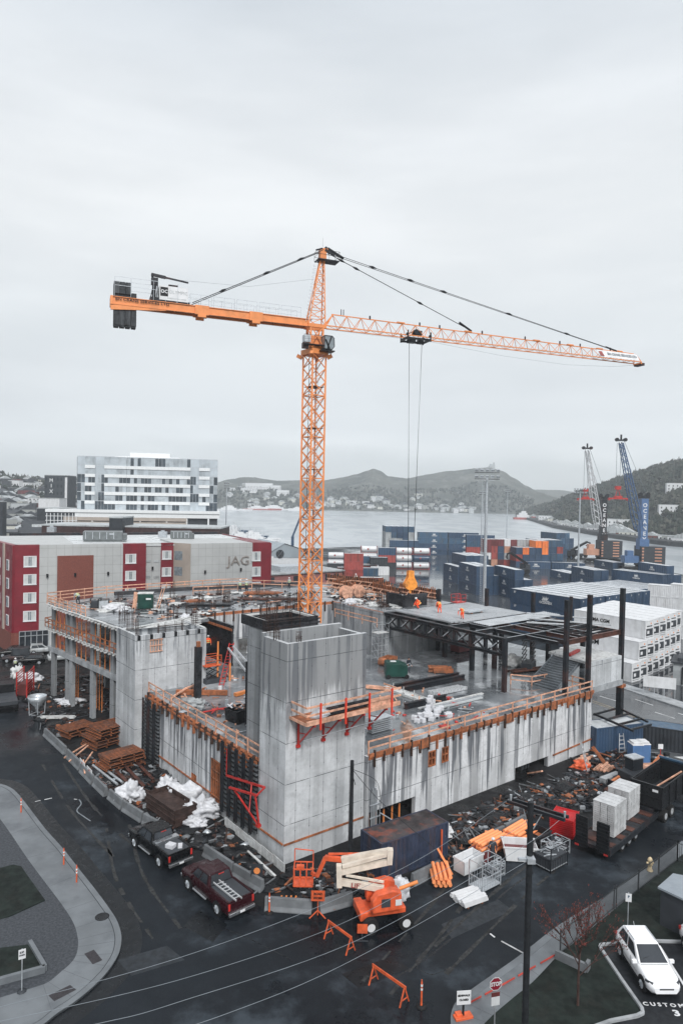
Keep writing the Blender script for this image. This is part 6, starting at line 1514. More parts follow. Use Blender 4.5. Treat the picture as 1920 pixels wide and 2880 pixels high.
# ---------------------------------------------------------------- ships and boats
def ship(px,py,L_,hullm,supm,label,group=None,rz=0.,masts=2,h_=4,orange_deck=False):
    g_=G(px,py,-2.4) if py else None; o=thing('ship',label,'ship',g_,rz,group); w_=L_*.16
    m=MB(); m.prism([(-L_/2,-w_/2),(L_*.32,-w_/2),(L_/2,0),(L_*.32,w_/2),(-L_/2,w_/2)],0,h_*.55); m.prism([(L_*.15,-w_/2),(L_*.34,-w_/2),(L_/2+1,0),(L_*.34,w_/2),(L_*.15,w_/2)],h_*.55,h_*.85); m.build('hull',hullm,o)
    m=MB(); m.box(-L_*.38,L_*.05,-w_*.4,w_*.4,h_*.55,h_*1.3); m.box(-L_*.30,-L_*.02,-w_*.34,w_*.34,h_*1.3,h_*1.9); m.box(-L_*.22,-L_*.06,-w_*.25,w_*.25,h_*1.9,h_*2.4); m.build('superstructure',supm,o)
    m=MB()
    for k in range(masts): x=-L_*.15+k*L_*.33/max(1,masts-1 or 1); m.tube((x,0,h_*.6),(x,0,h_*(3.6-k*.6)),.18 if L_>30 else .12,5); m.beam((x-1,0,h_*2.8),(x+1,0,h_*2.8),.12)
    m.build('mast',MT['galv'],o)
ship(790,1434,95,MT['white'],MT['white'],'white ship moored on the far shore behind the mast','ships on the far shore',0,3,3.6)
ship(738,1434,70,MT['boxred'],MT['white'],'red hulled ship moored on the far shore','ships on the far shore',0,2,3.2)
ship(660,1436,60,MT['white'],MT['white'],'white vessel beside the tall light mast on the far shore','ships on the far shore',0,2,3.6)
ship(845,1437,44,MT['white'],MT['white'],'small white vessel on the far shore next to the orange mast','ships on the far shore',0,2,3)
ship(1482,1461,40,MT['boxred'],MT['white'],'small red hulled vessel near the narrows','ships on the far shore',0,1,5)
for i,(px,py,l) in enumerate([(655,1508,22),(672,1512,20),(690,1520,24),(715,1515,18),(735,1522,22),(668,1497,20)]):
    ship(px,py,l,MT['navy'] if i%2 else MT['white'],MT['white'],['white fishing boat nearest the light mast','blue fishing boat second from the light mast','white fishing boat in the middle of the moored group','blue fishing boat right of the middle of the group','white fishing boat nearest the warehouse','blue fishing boat farthest out behind the group'][i],'fishing boats by the quay',rnd.uniform(-.5,.5),4,2.2)
p=G(822,1560); m=MB(); m.beam((0,0,0),(0,0,8),1.2); m.beam((0,0,8),(3.4,0,17),.8); m.beam((3.4,0,17),(5.2,0,16),.6); one('deck_crane',m,MT['navy'],'dark blue deck crane rising beside the orange mast','deck crane',loc=p)
# ================================================================ PEOPLE
def person(loc,rz,pose,top,label,hat='white',legs='cloth_dk',scale=1.0,group='workers on the site',reach=0.):
    J={}
    if pose=='stand': J=dict(pel=(0,0,.95),ch=(0,.02,1.25),nk=(0,.02,1.47),hd=(0,.04,1.58),ht=(0,.03,1.72),sl=(-.19,0,1.42),sr=(.19,0,1.42),el=(-.27,.04,1.14),er=(.27,.08,1.15),hl=(-.27,.16,.93),hr=(.25,.30,1.05),kl=(-.11,.04,.50),kr=(.12,.06,.50),al=(-.12,-.02,.09),ar=(.14,.02,.09),tl=(-.13,.14,.04),tr=(.16,.18,.04))
    elif pose=='bend': J=dict(pel=(0,-.12,.90),ch=(0,.12,1.10),nk=(0,.32,1.16),hd=(0,.43,1.14),ht=(0,.55,1.10),sl=(-.19,.28,1.12),sr=(.19,.28,1.12),el=(-.22,.36,.82),er=(.22,.38,.82),hl=(-.15,.45,.56),hr=(.15,.48,.56),kl=(-.14,.05,.50),kr=(.14,.02,.50),al=(-.16,-.05,.09),ar=(.16,-.08,.09),tl=(-.17,.10,.04),tr=(.18,.08,.04))
    elif pose=='crouch': J=dict(pel=(0,-.15,.42),ch=(0,.02,.72),nk=(0,.16,.90),hd=(0,.24,.97),ht=(0,.30,1.09),sl=(-.19,.12,.85),sr=(.19,.12,.85),el=(-.25,.26,.60),er=(.25,.26,.60),hl=(-.12,.42,.40),hr=(.12,.44,.38),kl=(-.16,.30,.50),kr=(.17,.28,.48),al=(-.15,.0,.10),ar=(.16,-.02,.10),tl=(-.16,.16,.04),tr=(.17,.14,.04))
    rad=dict(pel=.145,ch=.155,nk=.06,hd=.095,ht=.075,sl=.075,sr=.075,el=.05,er=.05,hl=.034,hr=.034,kl=.068,kr=.068,al=.045,ar=.045,tl=.04,tr=.04)
    order=list(J); idx={k:i for i,k in enumerate(order)}
    E=[('pel','ch'),('ch','nk'),('nk','hd'),('hd','ht'),('ch','sl'),('ch','sr'),('sl','el'),('el','hl'),('sr','er'),('er','hr'),('pel','kl'),('kl','al'),('al','tl'),('pel','kr'),('kr','ar'),('ar','tr')]
    me=bpy.data.meshes.new('sk'); me.from_pydata([J[k] for k in order],[(idx[a],idx[b]) for a,b in E],[])
    o=bpy.data.objects.new('sk',me); COL.objects.link(o); md=o.modifiers.new('s','SKIN'); md.use_smooth_shade=True
    for i,k in enumerate(order): r=rad[k]*1.12; me.skin_vertices[0].data[i].radius=(r,r)
    me.skin_vertices[0].data[idx['pel']].use_root=True
    sb=o.modifiers.new('u','SUBSURF'); sb.levels=1; sb.render_levels=1
    dg=bpy.context.evaluated_depsgraph_get(); dg.update(); m2=bpy.data.meshes.new_from_object(o.evaluated_get(dg)); COL.objects.unlink(o); bpy.data.objects.remove(o)
    mb=MB(); mb.v=[tuple(v.co) for v in m2.vertices]
    segm={('nk','hd'):2,('hd','ht'):2,('pel','kl'):1,('pel','kr'):1,('kl','al'):1,('kr','ar'):1,('al','tl'):3,('ar','tr'):3}
    for p in m2.polygons:
        c=p.center; best=None
        for a,b in E:
            A=Vector(J[a]);Bb=Vector(J[b]); t=max(0,min(1,(c-A).dot(Bb-A)/(Bb-A).length_squared)); dd=(c-(A+(Bb-A)*t)).length-rad[a]*.5
            if best is None or dd<best[0]: best=(dd,segm.get((a,b),0))
        mb.f.append(tuple(p.vertices)); mb.m.append(best[1]); mb.sm.append(True)
    for s,e_,h_ in ((-1,'el','hl'),(1,'er','hr')):     # palm and five fingers
        A=Vector(J[e_]);Bb=Vector(J[h_]); d=(Bb-A).normalized(); sd_=d.cross(Vector((0,0,1))).normalized() if abs(d.z)<.95 else Vector((1,0,0)); q=Bb+d*.03
        mb.tube(Bb,q+d*.05,.032,6,.036,mi=2)
        for k,l in enumerate((.065,.08,.085,.07)):
            f0=q+d*.05+sd_*(k-1.5)*.02; f1=f0+d*l*.55; mb.tube(f0,f1,.010,5,.009,2); mb.tube(f1,f1+d*l*.4+Vector((0,.015,-.012)),.009,5,.007,2)
        mb.tube(q+sd_*-s*.03,q+sd_*-s*.065+d*.045,.011,5,.009,2)
    hd=Vector(J['hd']); ht=Vector(J['ht']); ax=(ht-hd).normalized(); fw=Vector((0,1,0))-ax*ax.y; fw.normalize(); c=hd+ax*.04
    mb.tube(c+fw*.09,c+fw*.125-ax*.02,.014,5,.010,2); 
    for s in (-1,1): mb.tube(c+fw*.095+Vector((s*.035,0,0))+ax*.03,c+fw*.103+Vector((s*.035,0,0))+ax*.03,.011,5,mi=3); mb.tube(c+Vector((s*.10,0,0)),c+Vector((s*.115,0,0)),.025,6,mi=2)
    mb.tube(c+fw*.092-ax*.045-Vector((.02,0,0)),c+fw*.092-ax*.045+Vector((.02,0,0)),.006,4,mi=3)
    g_=thing('person',label,'person',loc,rz,group); g_.scale=(scale,)*3
    mb.build('body',[MT[top],MT[legs],MT['skin'],MT['rubber']],g_)
    h_=MB(); n=10; prof=[(.150,-.0),(.125,.005),(.118,.05),(.085,.095),(.03,.115)]
    base=c+ax*.065; rx=ax.cross(Vector((0,1,.01))).normalized(); ry=ax.cross(rx).normalized(); vs=[]
    for r,z in prof:
        for i in range(n): a=6.283*i/n; vs.append(base+rx*r*math.cos(a)+ry*r*math.sin(a)+ax*z)
    h_.raw(vs,[(k*n+i,k*n+(i+1)%n,(k+1)*n+(i+1)%n,(k+1)*n+i) for k in range(4) for i in range(n)]+[tuple(range(4*n,5*n))],0,True)
    h_.build('hard_hat',MT[hat],g_)
    if top!='cloth_dk':
        v_=MB(); C_=Vector(J['ch']); P_=Vector(J['pel']); ax2=(Vector(J['nk'])-P_).normalized(); 
        for k in (.25,.62): q=P_.lerp(Vector(J['nk']),k); v_.tube(q-ax2*.025,q+ax2*.025,.205,12,.205)
        v_.build('reflective_band',MT['hiyellow'],g_)
    return g_
person(G(1176,1712,11.9),BT+1.2,'crouch','hivis','worker in orange crouching at the left of three on the roof sheets',scale=1.25,legs='hivis')
person(G(1235,1724,11.9),BT-.4,'bend','hivis','worker in orange bending over, middle of three on the roof sheets',scale=1.1,legs='hivis')
person(G(1299,1741,11.9),BT+1.5,'bend','hivis','worker in orange bent double, nearest of three on the roof sheets',scale=1.05,legs='hivis')
person(G(220,1700,ZU),R(60),'bend','cloth_gr','worker in grey leaning over at the far left corner of the upper deck',legs='cloth_dk',hat='white',scale=1.15)
person(G(675,1668,ZU),R(10),'stand','cloth_gr','worker in pale clothes, left of a pair at the back of the upper deck',scale=1.1)
person(G(693,1667,ZU),R(-20),'stand','cloth_gr','worker in pale clothes, right of a pair at the back of the upper deck',scale=1.1)
person(G(813,1657,ZU),R(30),'stand','cloth_gr','lone pale clothed worker on the upper deck just left of the mast')
person(G(1000,1645,ZU+.2),R(30),'stand','cloth_gr','worker in a white hood beyond the orange wall forms',scale=1.0)
person(G(1148,1893,ZL),R(200),'stand','cloth_dk','worker in dark clothes pushing the green bin cart on the lower deck',hat='black')
person(G(585,1835,8.0),R(200),'stand','hivis','worker in orange with a white helmet standing on the scissor lift',scale=1.1)
person(G(1384,2424),R(160),'stand','cloth_dk','worker in black among the orange pipes and white bins',hat='white',scale=1.0)
person(G(44,1885),R(20),'stand','cloth_gr','person in grey standing by the red machine at the left edge',scale=1.0)
# ================================================================ VEHICLES
def loftx(m,st,mi=0,sm=True,cap=True):
    n=len(st[0][1]); vs=[(x,y,z) for x,r in st for (y,z) in r]
    m.raw(vs,[(k*n+i,(k+1)*n+i,(k+1)*n+(i+1)%n,k*n+(i+1)%n) for k in range(len(st)-1) for i in range(n)],mi,sm)
    if cap: m.raw(vs,[tuple(range(n)),tuple(range((len(st)-1)*n,len(st)*n))[::-1]],mi,False)
def ring(hw,z0,z1,zs=None,top=.8):
    zs=zs or (z0+(z1-z0)*.62); r=[(hw*.86,z0),(hw*.98,z0+.10),(hw,zs),(hw*.95,z1-.05),(hw*top,z1)]
    return r+[(-y,z) for y,z in r[::-1]]
def wheel(o,x,y,r,w,name='wheel'):
    m=MB(); s=1 if y>0 else -1; m.tube((x,y-s*w,r),(x,y,r),r,18); wl=m.build(name,MT['rubber'],o)
    m=MB(); m.tube((x,y-s*.02,r),(x,y+s*.012,r),r*.62,14)
    for k in range(6): a=k*1.047; m.beam((x+math.cos(a)*r*.1,y+s*.02,r+math.sin(a)*r*.1),(x+math.cos(a)*r*.58,y+s*.02,r+math.sin(a)*r*.58),.07,.02)
    m.build('rim',MT['galv'],wl)
def green(o,x0,x1,x2,x3,zb,zr,hb,ht,paint,rear=True):
    m=MB(); A=[(x0,-hb,zb),(x3,-hb,zb),(x3,hb,zb),(x0,hb,zb)]; T=[(x1,-ht,zr),(x2,-ht,zr),(x2,ht,zr),(x1,ht,zr)]
    m.raw(A+T,[(3,2,1,0),(4,5,6,7),(0,1,5,4),(1,2,6,5),(2,3,7,6),(3,0,4,7)]); m.build('roof_and_pillars',paint,o,.05)
    w=MB()
    def pane(a,b,c,d,ins=.10,out=.015,split=None):
        a,b,c,d=map(Vector,(a,b,c,d)); n=(b-a).cross(d-a).normalized()*out
        def q(s,t): return (a.lerp(b,s)).lerp(d.lerp(c,s),t)+n
        if split:
            for s0,s1 in split: w.poly([q(s0,.08),q(s1,.08),q(s1,.86),q(s0,.86)])
        else: w.poly([q(ins,.06),q(1-ins,.06),q(1-ins,.90),q(ins,.90)])
    pane(A[0],A[1],T[1],T[0],split=[(.10,.48),(.52,.88)]); pane(A[2],A[3],T[3],T[2],split=[(.12,.48),(.52,.90)])
    pane(A[1],A[2],T[2],T[1],.05); 
    if rear: pane(A[3],A[0],T[0],T[3],.08)
    w.build('windows',MT['glass'],o)
def pickup(loc,rz,paint,label,plate=True,cover=False):
    o=thing('pickup_truck',label,'pickup truck',loc,rz)     # nose along +x, rear axle at x=0
    m=MB(); loftx(m,[(-1.15,ring(.94,.55,1.12)),(-1.1,ring(1.0,.42,1.18,top=.97)),(1.15,ring(1.0,.38,1.2,top=.96)),(1.2,ring(1.0,.36,1.22,top=.94)),(3.0,ring(1.0,.36,1.24,top=.90)),(3.35,ring(1.0,.38,1.20,top=.84)),(4.35,ring(.98,.42,1.12,top=.78)),(4.62,ring(.88,.48,.98,top=.7))])
    m.build('body',paint,o)
    m=MB(); m.box(-1.05,1.1,-.80,.80,1.13,1.23,0); m.box(-1.05,1.1,-.95,-.82,1.16,1.27,1); m.box(-1.05,1.1,.82,.95,1.16,1.27,1); m.box(-1.13,-1.04,-.92,.92,.8,1.27,1); m.build('bed',[MT['boxdark'],paint],o)
    green(o,1.12,1.32,2.75,3.45,1.2,1.86,.93,.74,paint)
    m=MB()
    for x in (0,3.55):
        for s in (-1,1): m.lathe([(.47,-.02),(.47,.02)],18) if False else m.tube((x,s*.96,.42),(x,s*1.015,.42),.50,18)
    m.build('wheel_arches',MT['black'],o)
    for x in (0,3.55):
        for s in (-1,1): wheel(o,x,s*1.03,.41,.28)
    m=MB(); m.box(-1.32,-1.14,-.92,.92,.42,.62); m.build('bumper',MT['chrome'],o,.02); m=MB(); m.box(4.6,4.75,-.88,.88,.4,.6); m.build('bumper',MT['chrome'],o,.02)
    for s in (-1,1): m=MB(); m.box(-1.17,-1.12,s*.86-.07,s*.86+.07,.75,1.15); m.build('tail_light',MT['red'],o)
    for s in (-1,1): m=MB(); m.box(4.5,4.6,s*.7-.14,s*.7+.14,.8,.95); m.build('headlight',MT['galv'],o)
    for s in (-1,1): m=MB(); m.cbox((2.85,s*1.12,1.28),(.12,.24,.18)); m.build('mirror',paint,o)
    for s in (-1,1):
        m=MB(); m.box(1.3,2.9,s*1.0-.02,s*1.0+.03*s+.02,.40,.46); m.build('running_board',MT['galv'],o)
    m=MB(); m.box(-1.335,-1.32,-.17,.17,.46,.58); m.build('plate',MT['white'],o)
    m=MB(); m.box(1.13,1.16,-.2,.2,1.78,1.83); m.build('brake_light',MT['red'],o)
    return o
PB=M('black_car_paint',(.003,.0035,.0045),.28,var=.1); PM=M('maroon_car_paint',(.022,.0035,.006),.28,var=.15)
for q_ in (PB,PM): q_.node_tree.nodes['Principled BSDF'].inputs['Specular IOR Level'].default_value=.3
def place2(rear,front,w,side):
    a=G(*rear);b=G(*front); d=(b-a).normalized(); n=Vector((-d.y,d.x,0))*side; c=a+n*w; return c,math.atan2(d.y,d.x)
c,rz=place2((447,2440),(376,2383),1.0,-1); p1=pickup(c,rz,PB,'black pickup truck with a silver toolbox parked behind the maroon one')
m=MB(); m.box(.55,1.05,-.92,.92,1.24,1.42); one('tool_box',m,MT['chrome'],'silver toolbox lying across the bed of the black pickup','toolbox',loc=c,rz=rz)
m=MB(); m.cbox((-.2,.2,1.35),(.6,.5,.25),0,.4); m.cbox((-.6,-.3,1.32),(.3,.4,.2),0,1); one('bed_cargo',m,MT['tarp'],'pale oddments lying in the bed of the black pickup','cargo',loc=c,rz=rz)
c,rz=place2((610,2575),(528,2503),1.0,-1); p2=pickup(c,rz,PM,'dark maroon pickup truck with a ladder in its bed, nearest the corner')
m=MB(); 
for s in (-.25,.15): m.beam((-1.35,.35+s,1.36),(1.0,.5+s,1.5),.05,.09)
for k in range(7): m.beam((-1.1+k*.3,.1,1.38+.02*k),(-1.1+k*.3,.55,1.38+.02*k),.04)
one('ladder',m,MT['alu'],'aluminium ladder lying in the bed of the maroon pickup','ladder','ladders on the site',loc=c,rz=rz)
def suv(loc,rz,label):
    P=MT['carwhite']; o=thing('parked_car',label,'car',loc,rz,'white cars in the parking lot')
    m=MB(); loftx(m,[(-.88,ring(.72,.55,.95,top=.8)),(-.78,ring(.86,.38,1.04,top=.85)),(-.3,ring(.92,.30,1.08,top=.86)),(1.0,ring(.925,.28,1.06,top=.86)),(1.9,ring(.925,.28,1.04,top=.86)),(2.2,ring(.92,.28,1.02,top=.84)),(2.9,ring(.90,.30,.94,top=.80)),(3.3,ring(.80,.34,.84,top=.74)),(3.48,ring(.62,.40,.72,top=.7))])
    m.build('body',P,o)
    green(o,-.72,-.35,1.15,2.15,1.04,1.60,.84,.64,P)
    m=MB(); m.cbox((3.42,0,.60),(.12,.75,.16),0,0,0,.25); m.cbox((3.38,0,.40),(.14,1.0,.14)); m.build('grille',MT['black'],o)
    for s in (-1,1):
        m=MB(); m.poly([(3.30,s*.62,.76),(3.02,s*.86,.80),(2.72,s*.90,.86),(3.08,s*.68,.845)][::s]); m.cbox((3.12,s*.74,.80),(.42,.16,.10),0,-s*.55); m.build('headlight',MT['boxdark'],o)
        m=MB(); m.cbox((1.95,s*1.02,1.08),(.14,.24,.16)); m.build('mirror',P,o)
        m=MB(); m.cbox((-.72,s*.80,.92),(.16,.2,.18)); m.build('tail_light',MT['red'],o)
    m=MB()
    for x in (0,2.65):
        for s in (-1,1): m.tube((x,s*.90,.36),(x,s*.935,.36),.43,18)
    m.box(.4,2.2,-.94,-.925,.28,.36); m.box(.4,2.2,.925,.94,.28,.36); m.build('black_trim',MT['black'],o)
    for x in (0,2.65):
        for s in (-1,1): wheel(o,x,s*.945,.34,.22)
    m=MB()
    for s in (-1,1): m.beam((-.2,s*.60,1.64),(1.0,s*.60,1.64),.03)
    m.tube((-.3,0,1.6),(-.42,0,1.78),.012,4); m.build('roof_rails',MT['galv'],o)
    m=MB()
    for s in (-1,1):
        for x in (.35,1.3): m.box(x,x+.014,s*.918-.004,s*.918+.012*s,.36,.98)
        m.box(-.6,2.1,s*.922-.004,s*.922+.008*s,.60,.612)
    m.box(2.12,2.135,-.74,.74,1.0,1.045); m.build('door_seams',MT['boxdark'],o)
    m=MB(); m.beam((1.9,-.5,1.20),(1.75,.1,1.26),.02); m.build('wiper',MT['black'],o)
    return o
MT['carwhite']=M('white_car_paint',(.78,.79,.81),.16,var=.02)
c,rz=place2((1741,2696),(1801,2790),.93,1); suv(c+Vector((0,0,.125)),rz,'white hatchback parked nose down in the lot at the lower right')
g_=G8(1600,560)
suv(g_+Vector((.55,-.2,.125)),rz,'second white car at the right edge, mostly outside the photo')
# articulated boom lift
BLc=G(1075,2592); dL=BLc.y; bl=thing('boom_lift','orange articulated boom lift with cream folded boom on the wet street','boom lift',BLc,0); bl.rotation_euler=(0,0,0)
def BR(x,y,dy=0): return D(900+x/2.8,2080+y/2.8,dL+dy)-BLc
ax_=R(14); 
BO_=M('lift_orange',(.62,.10,.035),.42,var=.2,scale=2.5,dirt=(.25,.06,.03),damt=.4); CRM=M('boom_cream',(.62,.55,.47),.5,var=.12,scale=2,dirt=(.35,.28,.22),damt=.4)
m=MB(); m.cbox((0,.35,.75),(2.6,1.3,.35),0,ax_); m.cbox((-1.35,0,.75),(.5,1.7,.5),0,ax_); m.build('chassis',BO_,bl,.04)
def W2(x,y): return rotz((x,y,0),ax_)
for x,y in ((-1.05,-.95),(1.15,-.95),(-1.05,1.25),(1.15,1.25)):
    q=W2(x,y); m=MB(); dirv=rotz((0,1,0),ax_); a=Vector((q.x,q.y,.45)); m.tube(a-dirv*.18,a+dirv*.18,.47,18); wl=m.build('wheel',MT['rubber'],bl)
    m=MB(); m.tube(a-dirv*.20,a-dirv*.17,.25,12,.2); m.build('rim',MT['white'],wl)
m=MB(); prof=[(-.85,1.0),(-.9,1.7),(-.55,2.15),(.4,2.3),(.95,2.1),(1.0,1.05)]
for s,y0,y1 in ((0,-.75,-.2),(1,.55,1.05)):
    vs=[rotz((x,y,z),ax_) for y in (y0,y1) for x,z in prof]; m.raw(vs,[tuple(range(5,-1,-1)),tuple(range(6,12))]+[(i,(i+1)%6,6+(i+1)%6,6+i) for i in range(6)])
m.cbox(rotz((.3,.2,1.4),ax_),(1.6,1.0,.8),0,ax_)
m.build('turntable_cowl',BO_,bl,.08)
m=MB(); m.cbox(rotz((-.05,-.77,1.6),ax_),(.55,.03,.5),0,ax_); m.build('cowl_door',MT['boxdark'],bl)
m=MB(); m.cbox(rotz((.75,-.77,1.55),ax_),(.4,.03,.35),0,ax_); m.build('decal',MT['white'],bl)
P0=BR(500,1175,.2);P1=BR(165,1120,.6);P2=BR(160,1030,.6);P3=BR(545,905,1.2);P4=BR(170,945,1.6);P5=BR(40,930,1.9)
m=MB(); m.beam(P0,P1,.30,.34); m.build('lower_boom',CRM,bl); m=MB(); m.beam(P0+Vector((0,0,.42)),P1+Vector((.3,0,.42)),.12); m.beam(P1+Vector((-.1,0,-.3)),P2+Vector((-.1,0,.35)),.32,.36); m.build('knuckle',CRM,bl)
m=MB(); m.beam(P2+Vector((0,0,-.1)),P3+Vector((0,0,-.45)),.28,.32); m.beam(P2+Vector((.1,0,.25)),P3+Vector((-.1,0,.0)),.2,.2); m.build('middle_boom',CRM,bl)
m=MB(); m.beam(P3+Vector((0,0,-.55)),P3+Vector((.05,0,.35)),.34,.45); m.beam(P3+Vector((0,0,.22)),P4,.32,.34); m.build('upper_boom',CRM,bl)
bk=BR(-130,1010,2.2); 
m=MB(); m.beam(P4,P5,.26,.28); m.beam(P5,P5+Vector((-.5,0,-1.2)),.2,.24); m.beam(P5+Vector((.2,0,.25)),P4+Vector((1.4,0,.42)),.1); m.beam(P5+Vector((-.45,0,-1.2)),bk+Vector((.5,0,-.3)),.16,.2); m.build('jib_arm',BO_,bl)
m=MB()
for zz,t in ((-.95,.07),(-.35,.05),(.15,.06)):
    q=[bk+Vector((x,y,zz)) for x,y in ((-.6,-.45),(.6,-.45),(.6,.45),(-.6,.45))]
    for i in range(4): m.beam(q[i],q[(i+1)%4],t)
for x in (-.6,-.2,.2,.6):
    for y in (-.45,.45): m.beam(bk+Vector((x,y,-.95)),bk+Vector((x,y,.15)),.05)
m.cbox(bk+Vector((0,0,-.98)),(1.2,.9,.06)); m.cbox(bk+Vector((-.2,-.3,.2)),(.5,.3,.25)); m.beam(bk+Vector((-.6,.45,.15)),bk+Vector((-.6,.45,1.0)),.05); m.beam(bk+Vector((.6,.45,.15)),bk+Vector((.6,.45,.9)),.05); m.beam(bk+Vector((-.6,.45,1.0)),bk+Vector((.6,.45,.9)),.05)
m.build('basket',BO_,bl)
m=MB(); q=rotz((.95,-.3,2.1),ax_); m.tube(q,q+Vector((1.1,0,.45)),.11,8); m.build('orange_tube',MT['wood'] if False else MT['orange'],bl)
text('LIFT',.42,MT['boxred'],bl,tuple(P0.lerp(P1,.62)+Vector((0,-.18,.0))),(R(90),-math.atan2((P0-P1).z,(P0-P1).x),0),'lettering',.004,'CENTER',1.0,.01)
# lowboy trailer with ramps and form stacks
RL=G(1616,2390);RR=G(1712,2428);FR_=G(1831,2328); td=(FR_-RR); td.z=0; td.normalize(); ta=math.atan2(td.y,td.x); 
trl=thing('flatbed_trailer','low flatbed trailer with two raised black ramps carrying grey form stacks','trailer',RR,ta); TW=2.6; TL=9.5
m=MB(); m.box(0,TL,0,TW,.62,.86,0); m.box(0,TL,-.03,.05,.45,.92,0); m.box(0,TL,TW-.05,TW+.03,.45,.92,0); m.box(TL,TL+2.5,.5,TW-.5,.9,1.3,0)
for k in range(5): m.box(.6+k*1.75,1.3+k*1.75,.1,TW-.1,.861,.90,1)
m.build('deck',[MT['steel_dk'],MT['rust_steel']],trl)
for y in (.0,TW-1.0):
    m=MB(); m.box(-.12,.02,y+.03,y+.95,.5,2.75,0); 
    for k in range(8): m.box(-.16,-.12,y+.03,y+.95,.7+k*.26,.76+k*.26,0)
    m.build('ramp',MT['black'],trl)
for x in (2.3,3.5,4.7):
    for y in (.02,TW-.02): s=-1 if y<1 else 1; m=MB(); m.tube((x,y,.45),(x,y-s*.3,.45),.45,16); w_=m.build('wheel',MT['rubber'],trl); m=MB(); m.tube((x,y,.45),(x,y+s*.03,.45),.24,12); m.build('rim',MT['galv'],w_)
m=MB()
for y in (.2,TW-.2): m.box(-.2,-.15,y-.15,y+.15,.5,.62)
m.build('tail_light',MT['red'],trl)
FG=M('form_grey',(.46,.47,.48),.5,var=.15,scale=2,dirt=(.2,.2,.2),damt=.4)
for i,(x,y,wx,wy,h_) in enumerate([(2.0,.55,2.2,1.7,2.35),(5.6,1.0,2.3,1.7,2.2)]):
    m=MB(); rnd=random.Random(i)
    for a in range(4):
        for b_ in range(3):
            n=15
            for k in range(n):
                x0=x+a*wx/4+rnd.uniform(-.01,.01); y0=y+b_*wy/3+rnd.uniform(-.01,.01); z0=.92+k*h_/n
                m.box(x0+.02,x0+wx/4-.03,y0+.02,y0+wy/3-.03,z0+.015,z0+h_/n-.012)
    for a in range(4): m.box(x+a*wx/4,x+(a+1)*wx/4-.05,y,y+wy,.92+h_,.95+h_)
    one('form_stack',m,FG,['tall stack of pale grey panels on the trailer, nearer the ramps','tall stack of pale grey panels on the trailer, nearer the dump truck'][i],'panel stack','panel stacks on the trailer',loc=RR,rz=ta)
# dump truck
q=G(1858,2322); dt=thing('dump_truck','black dump truck with an empty open body behind the trailer','dump truck',q,ta); DW=2.5
m=MB()
m.box(0,.1,0,DW,1.2,3.0,0); m.box(.1,6.2,0,.1,1.15,2.95,0); m.box(.1,6.2,DW-.1,DW,1.15,2.95,0); m.box(6.2,6.3,0,DW,1.15,3.3,0); m.box(.1,6.2,.1,DW-.1,1.15,1.25,1)
for x in (0,6.2): m.box(x-.03,x+.12,-.05,DW+.05,2.95,3.07,0)
m.box(0,6.3,-.06,.0,2.9,3.05,0); m.box(0,6.3,DW,DW+.06,2.9,3.05,0); m.box(-.05,0,-.02,DW+.02,2.0,2.1,0)
for x in (1.5,3,4.5): m.box(x,x+.12,-.08,0,1.2,2.9,0)
m.build('tipper_body',[MT['black'],MT['boxdark']],dt)
m=MB(); m.box(6.2,6.35,.1,DW-.1,3.0,3.35); m.beam((6.25,-.05,3.3),(6.25,DW+.05,3.3),.16); m.build('headboard',MT['navy2'],dt); m=MB(); m.beam((6.2,-.1,3.3),(5.0,-.12,1.1),.08); m.build('chrome_stay',MT['galv'],dt)
m=MB(); m.box(-.2,7.5,.7,DW-.7,.75,1.1); m.box(6.6,8.6,.1,DW-.1,.9,1.4); m.build('chassis',MT['steel_dk'],dt)
m=MB(); m.box(6.8,8.3,.15,DW-.15,1.1,2.9); m.box(8.3,9.8,.35,DW-.35,1.1,2.0); m.build('cab',MT['black'],dt,.06); m=MB(); m.box(7.2,8.0,.10,.14,2.0,2.7); m.box(8.3,8.33,.4,DW-.4,2.1,2.75); m.build('cab_window',MT['glass'],dt)
for x in (.8,2.15,8.8):
    for y in (-.05,DW+.05): s=-1 if y<1 else 1; m=MB(); m.tube((x,y,.52),(x,y-s*.45,.52),.52,16); w_=m.build('wheel',MT['rubber'],dt); m=MB(); m.tube((x,y,.52),(x,y+s*.03,.52),.26,12); m.build('rim',MT['alu'],w_)
m=MB(); m.box(-.06,-.05,.3,.75,2.55,2.75); m.build('plate',MT['white'],dt)
m=MB(); m.beam((1.2,DW-.3,1.3),(5.2,.3,2.9),.12,.08); one('timber',m,MT['wood'],'single plank lying diagonally in the empty body of the dump truck','plank',loc=q,rz=ta)
# compact excavator
q=G(1786,2212); ex=thing('excavator','compact black and orange excavator beside the dump truck','excavator',q,R(25))
m=MB()
for y in (-.9,.9): m.box(-1.4,1.4,y-.22,y+.22,.0,.62)
m.build('tracks',MT['rubber'],ex,.15); m=MB(); m.box(-1.3,1.0,-.95,.95,.8,1.5); m.build('body',MT['boxdark'],ex,.08)
m=MB(); m.box(-.5,.8,-.1,.9,1.5,2.55); m.build('cab',MT['glass'],ex,.05); m=MB(); m.box(-.55,.85,-.15,.95,2.55,2.65); m.build('cab_roof',MT['galv'],ex)
m=MB(); m.beam((.9,-.4,1.2),(2.6,-.5,2.6),.3,.36); m.beam((2.6,-.5,2.6),(3.9,-.5,1.3),.24,.3); m.beam((1.2,-.4,1.2),(2.2,-.45,1.6),.14); m.beam((-1.3,.7,.8),(-2.2,.7,.5),.2,.3); m.beam((-1.3,-.7,.8),(-2.2,-.7,.5),.2,.3); m.build('boom',M('dull_orange',(.50,.17,.07),.5,var=.2),ex)
m=MB(); m.prism([(3.6,-1),(4.3,-1),(4.3,0),(3.6,0)],.6,1.2); m.build('bucket',MT['galv'],ex)
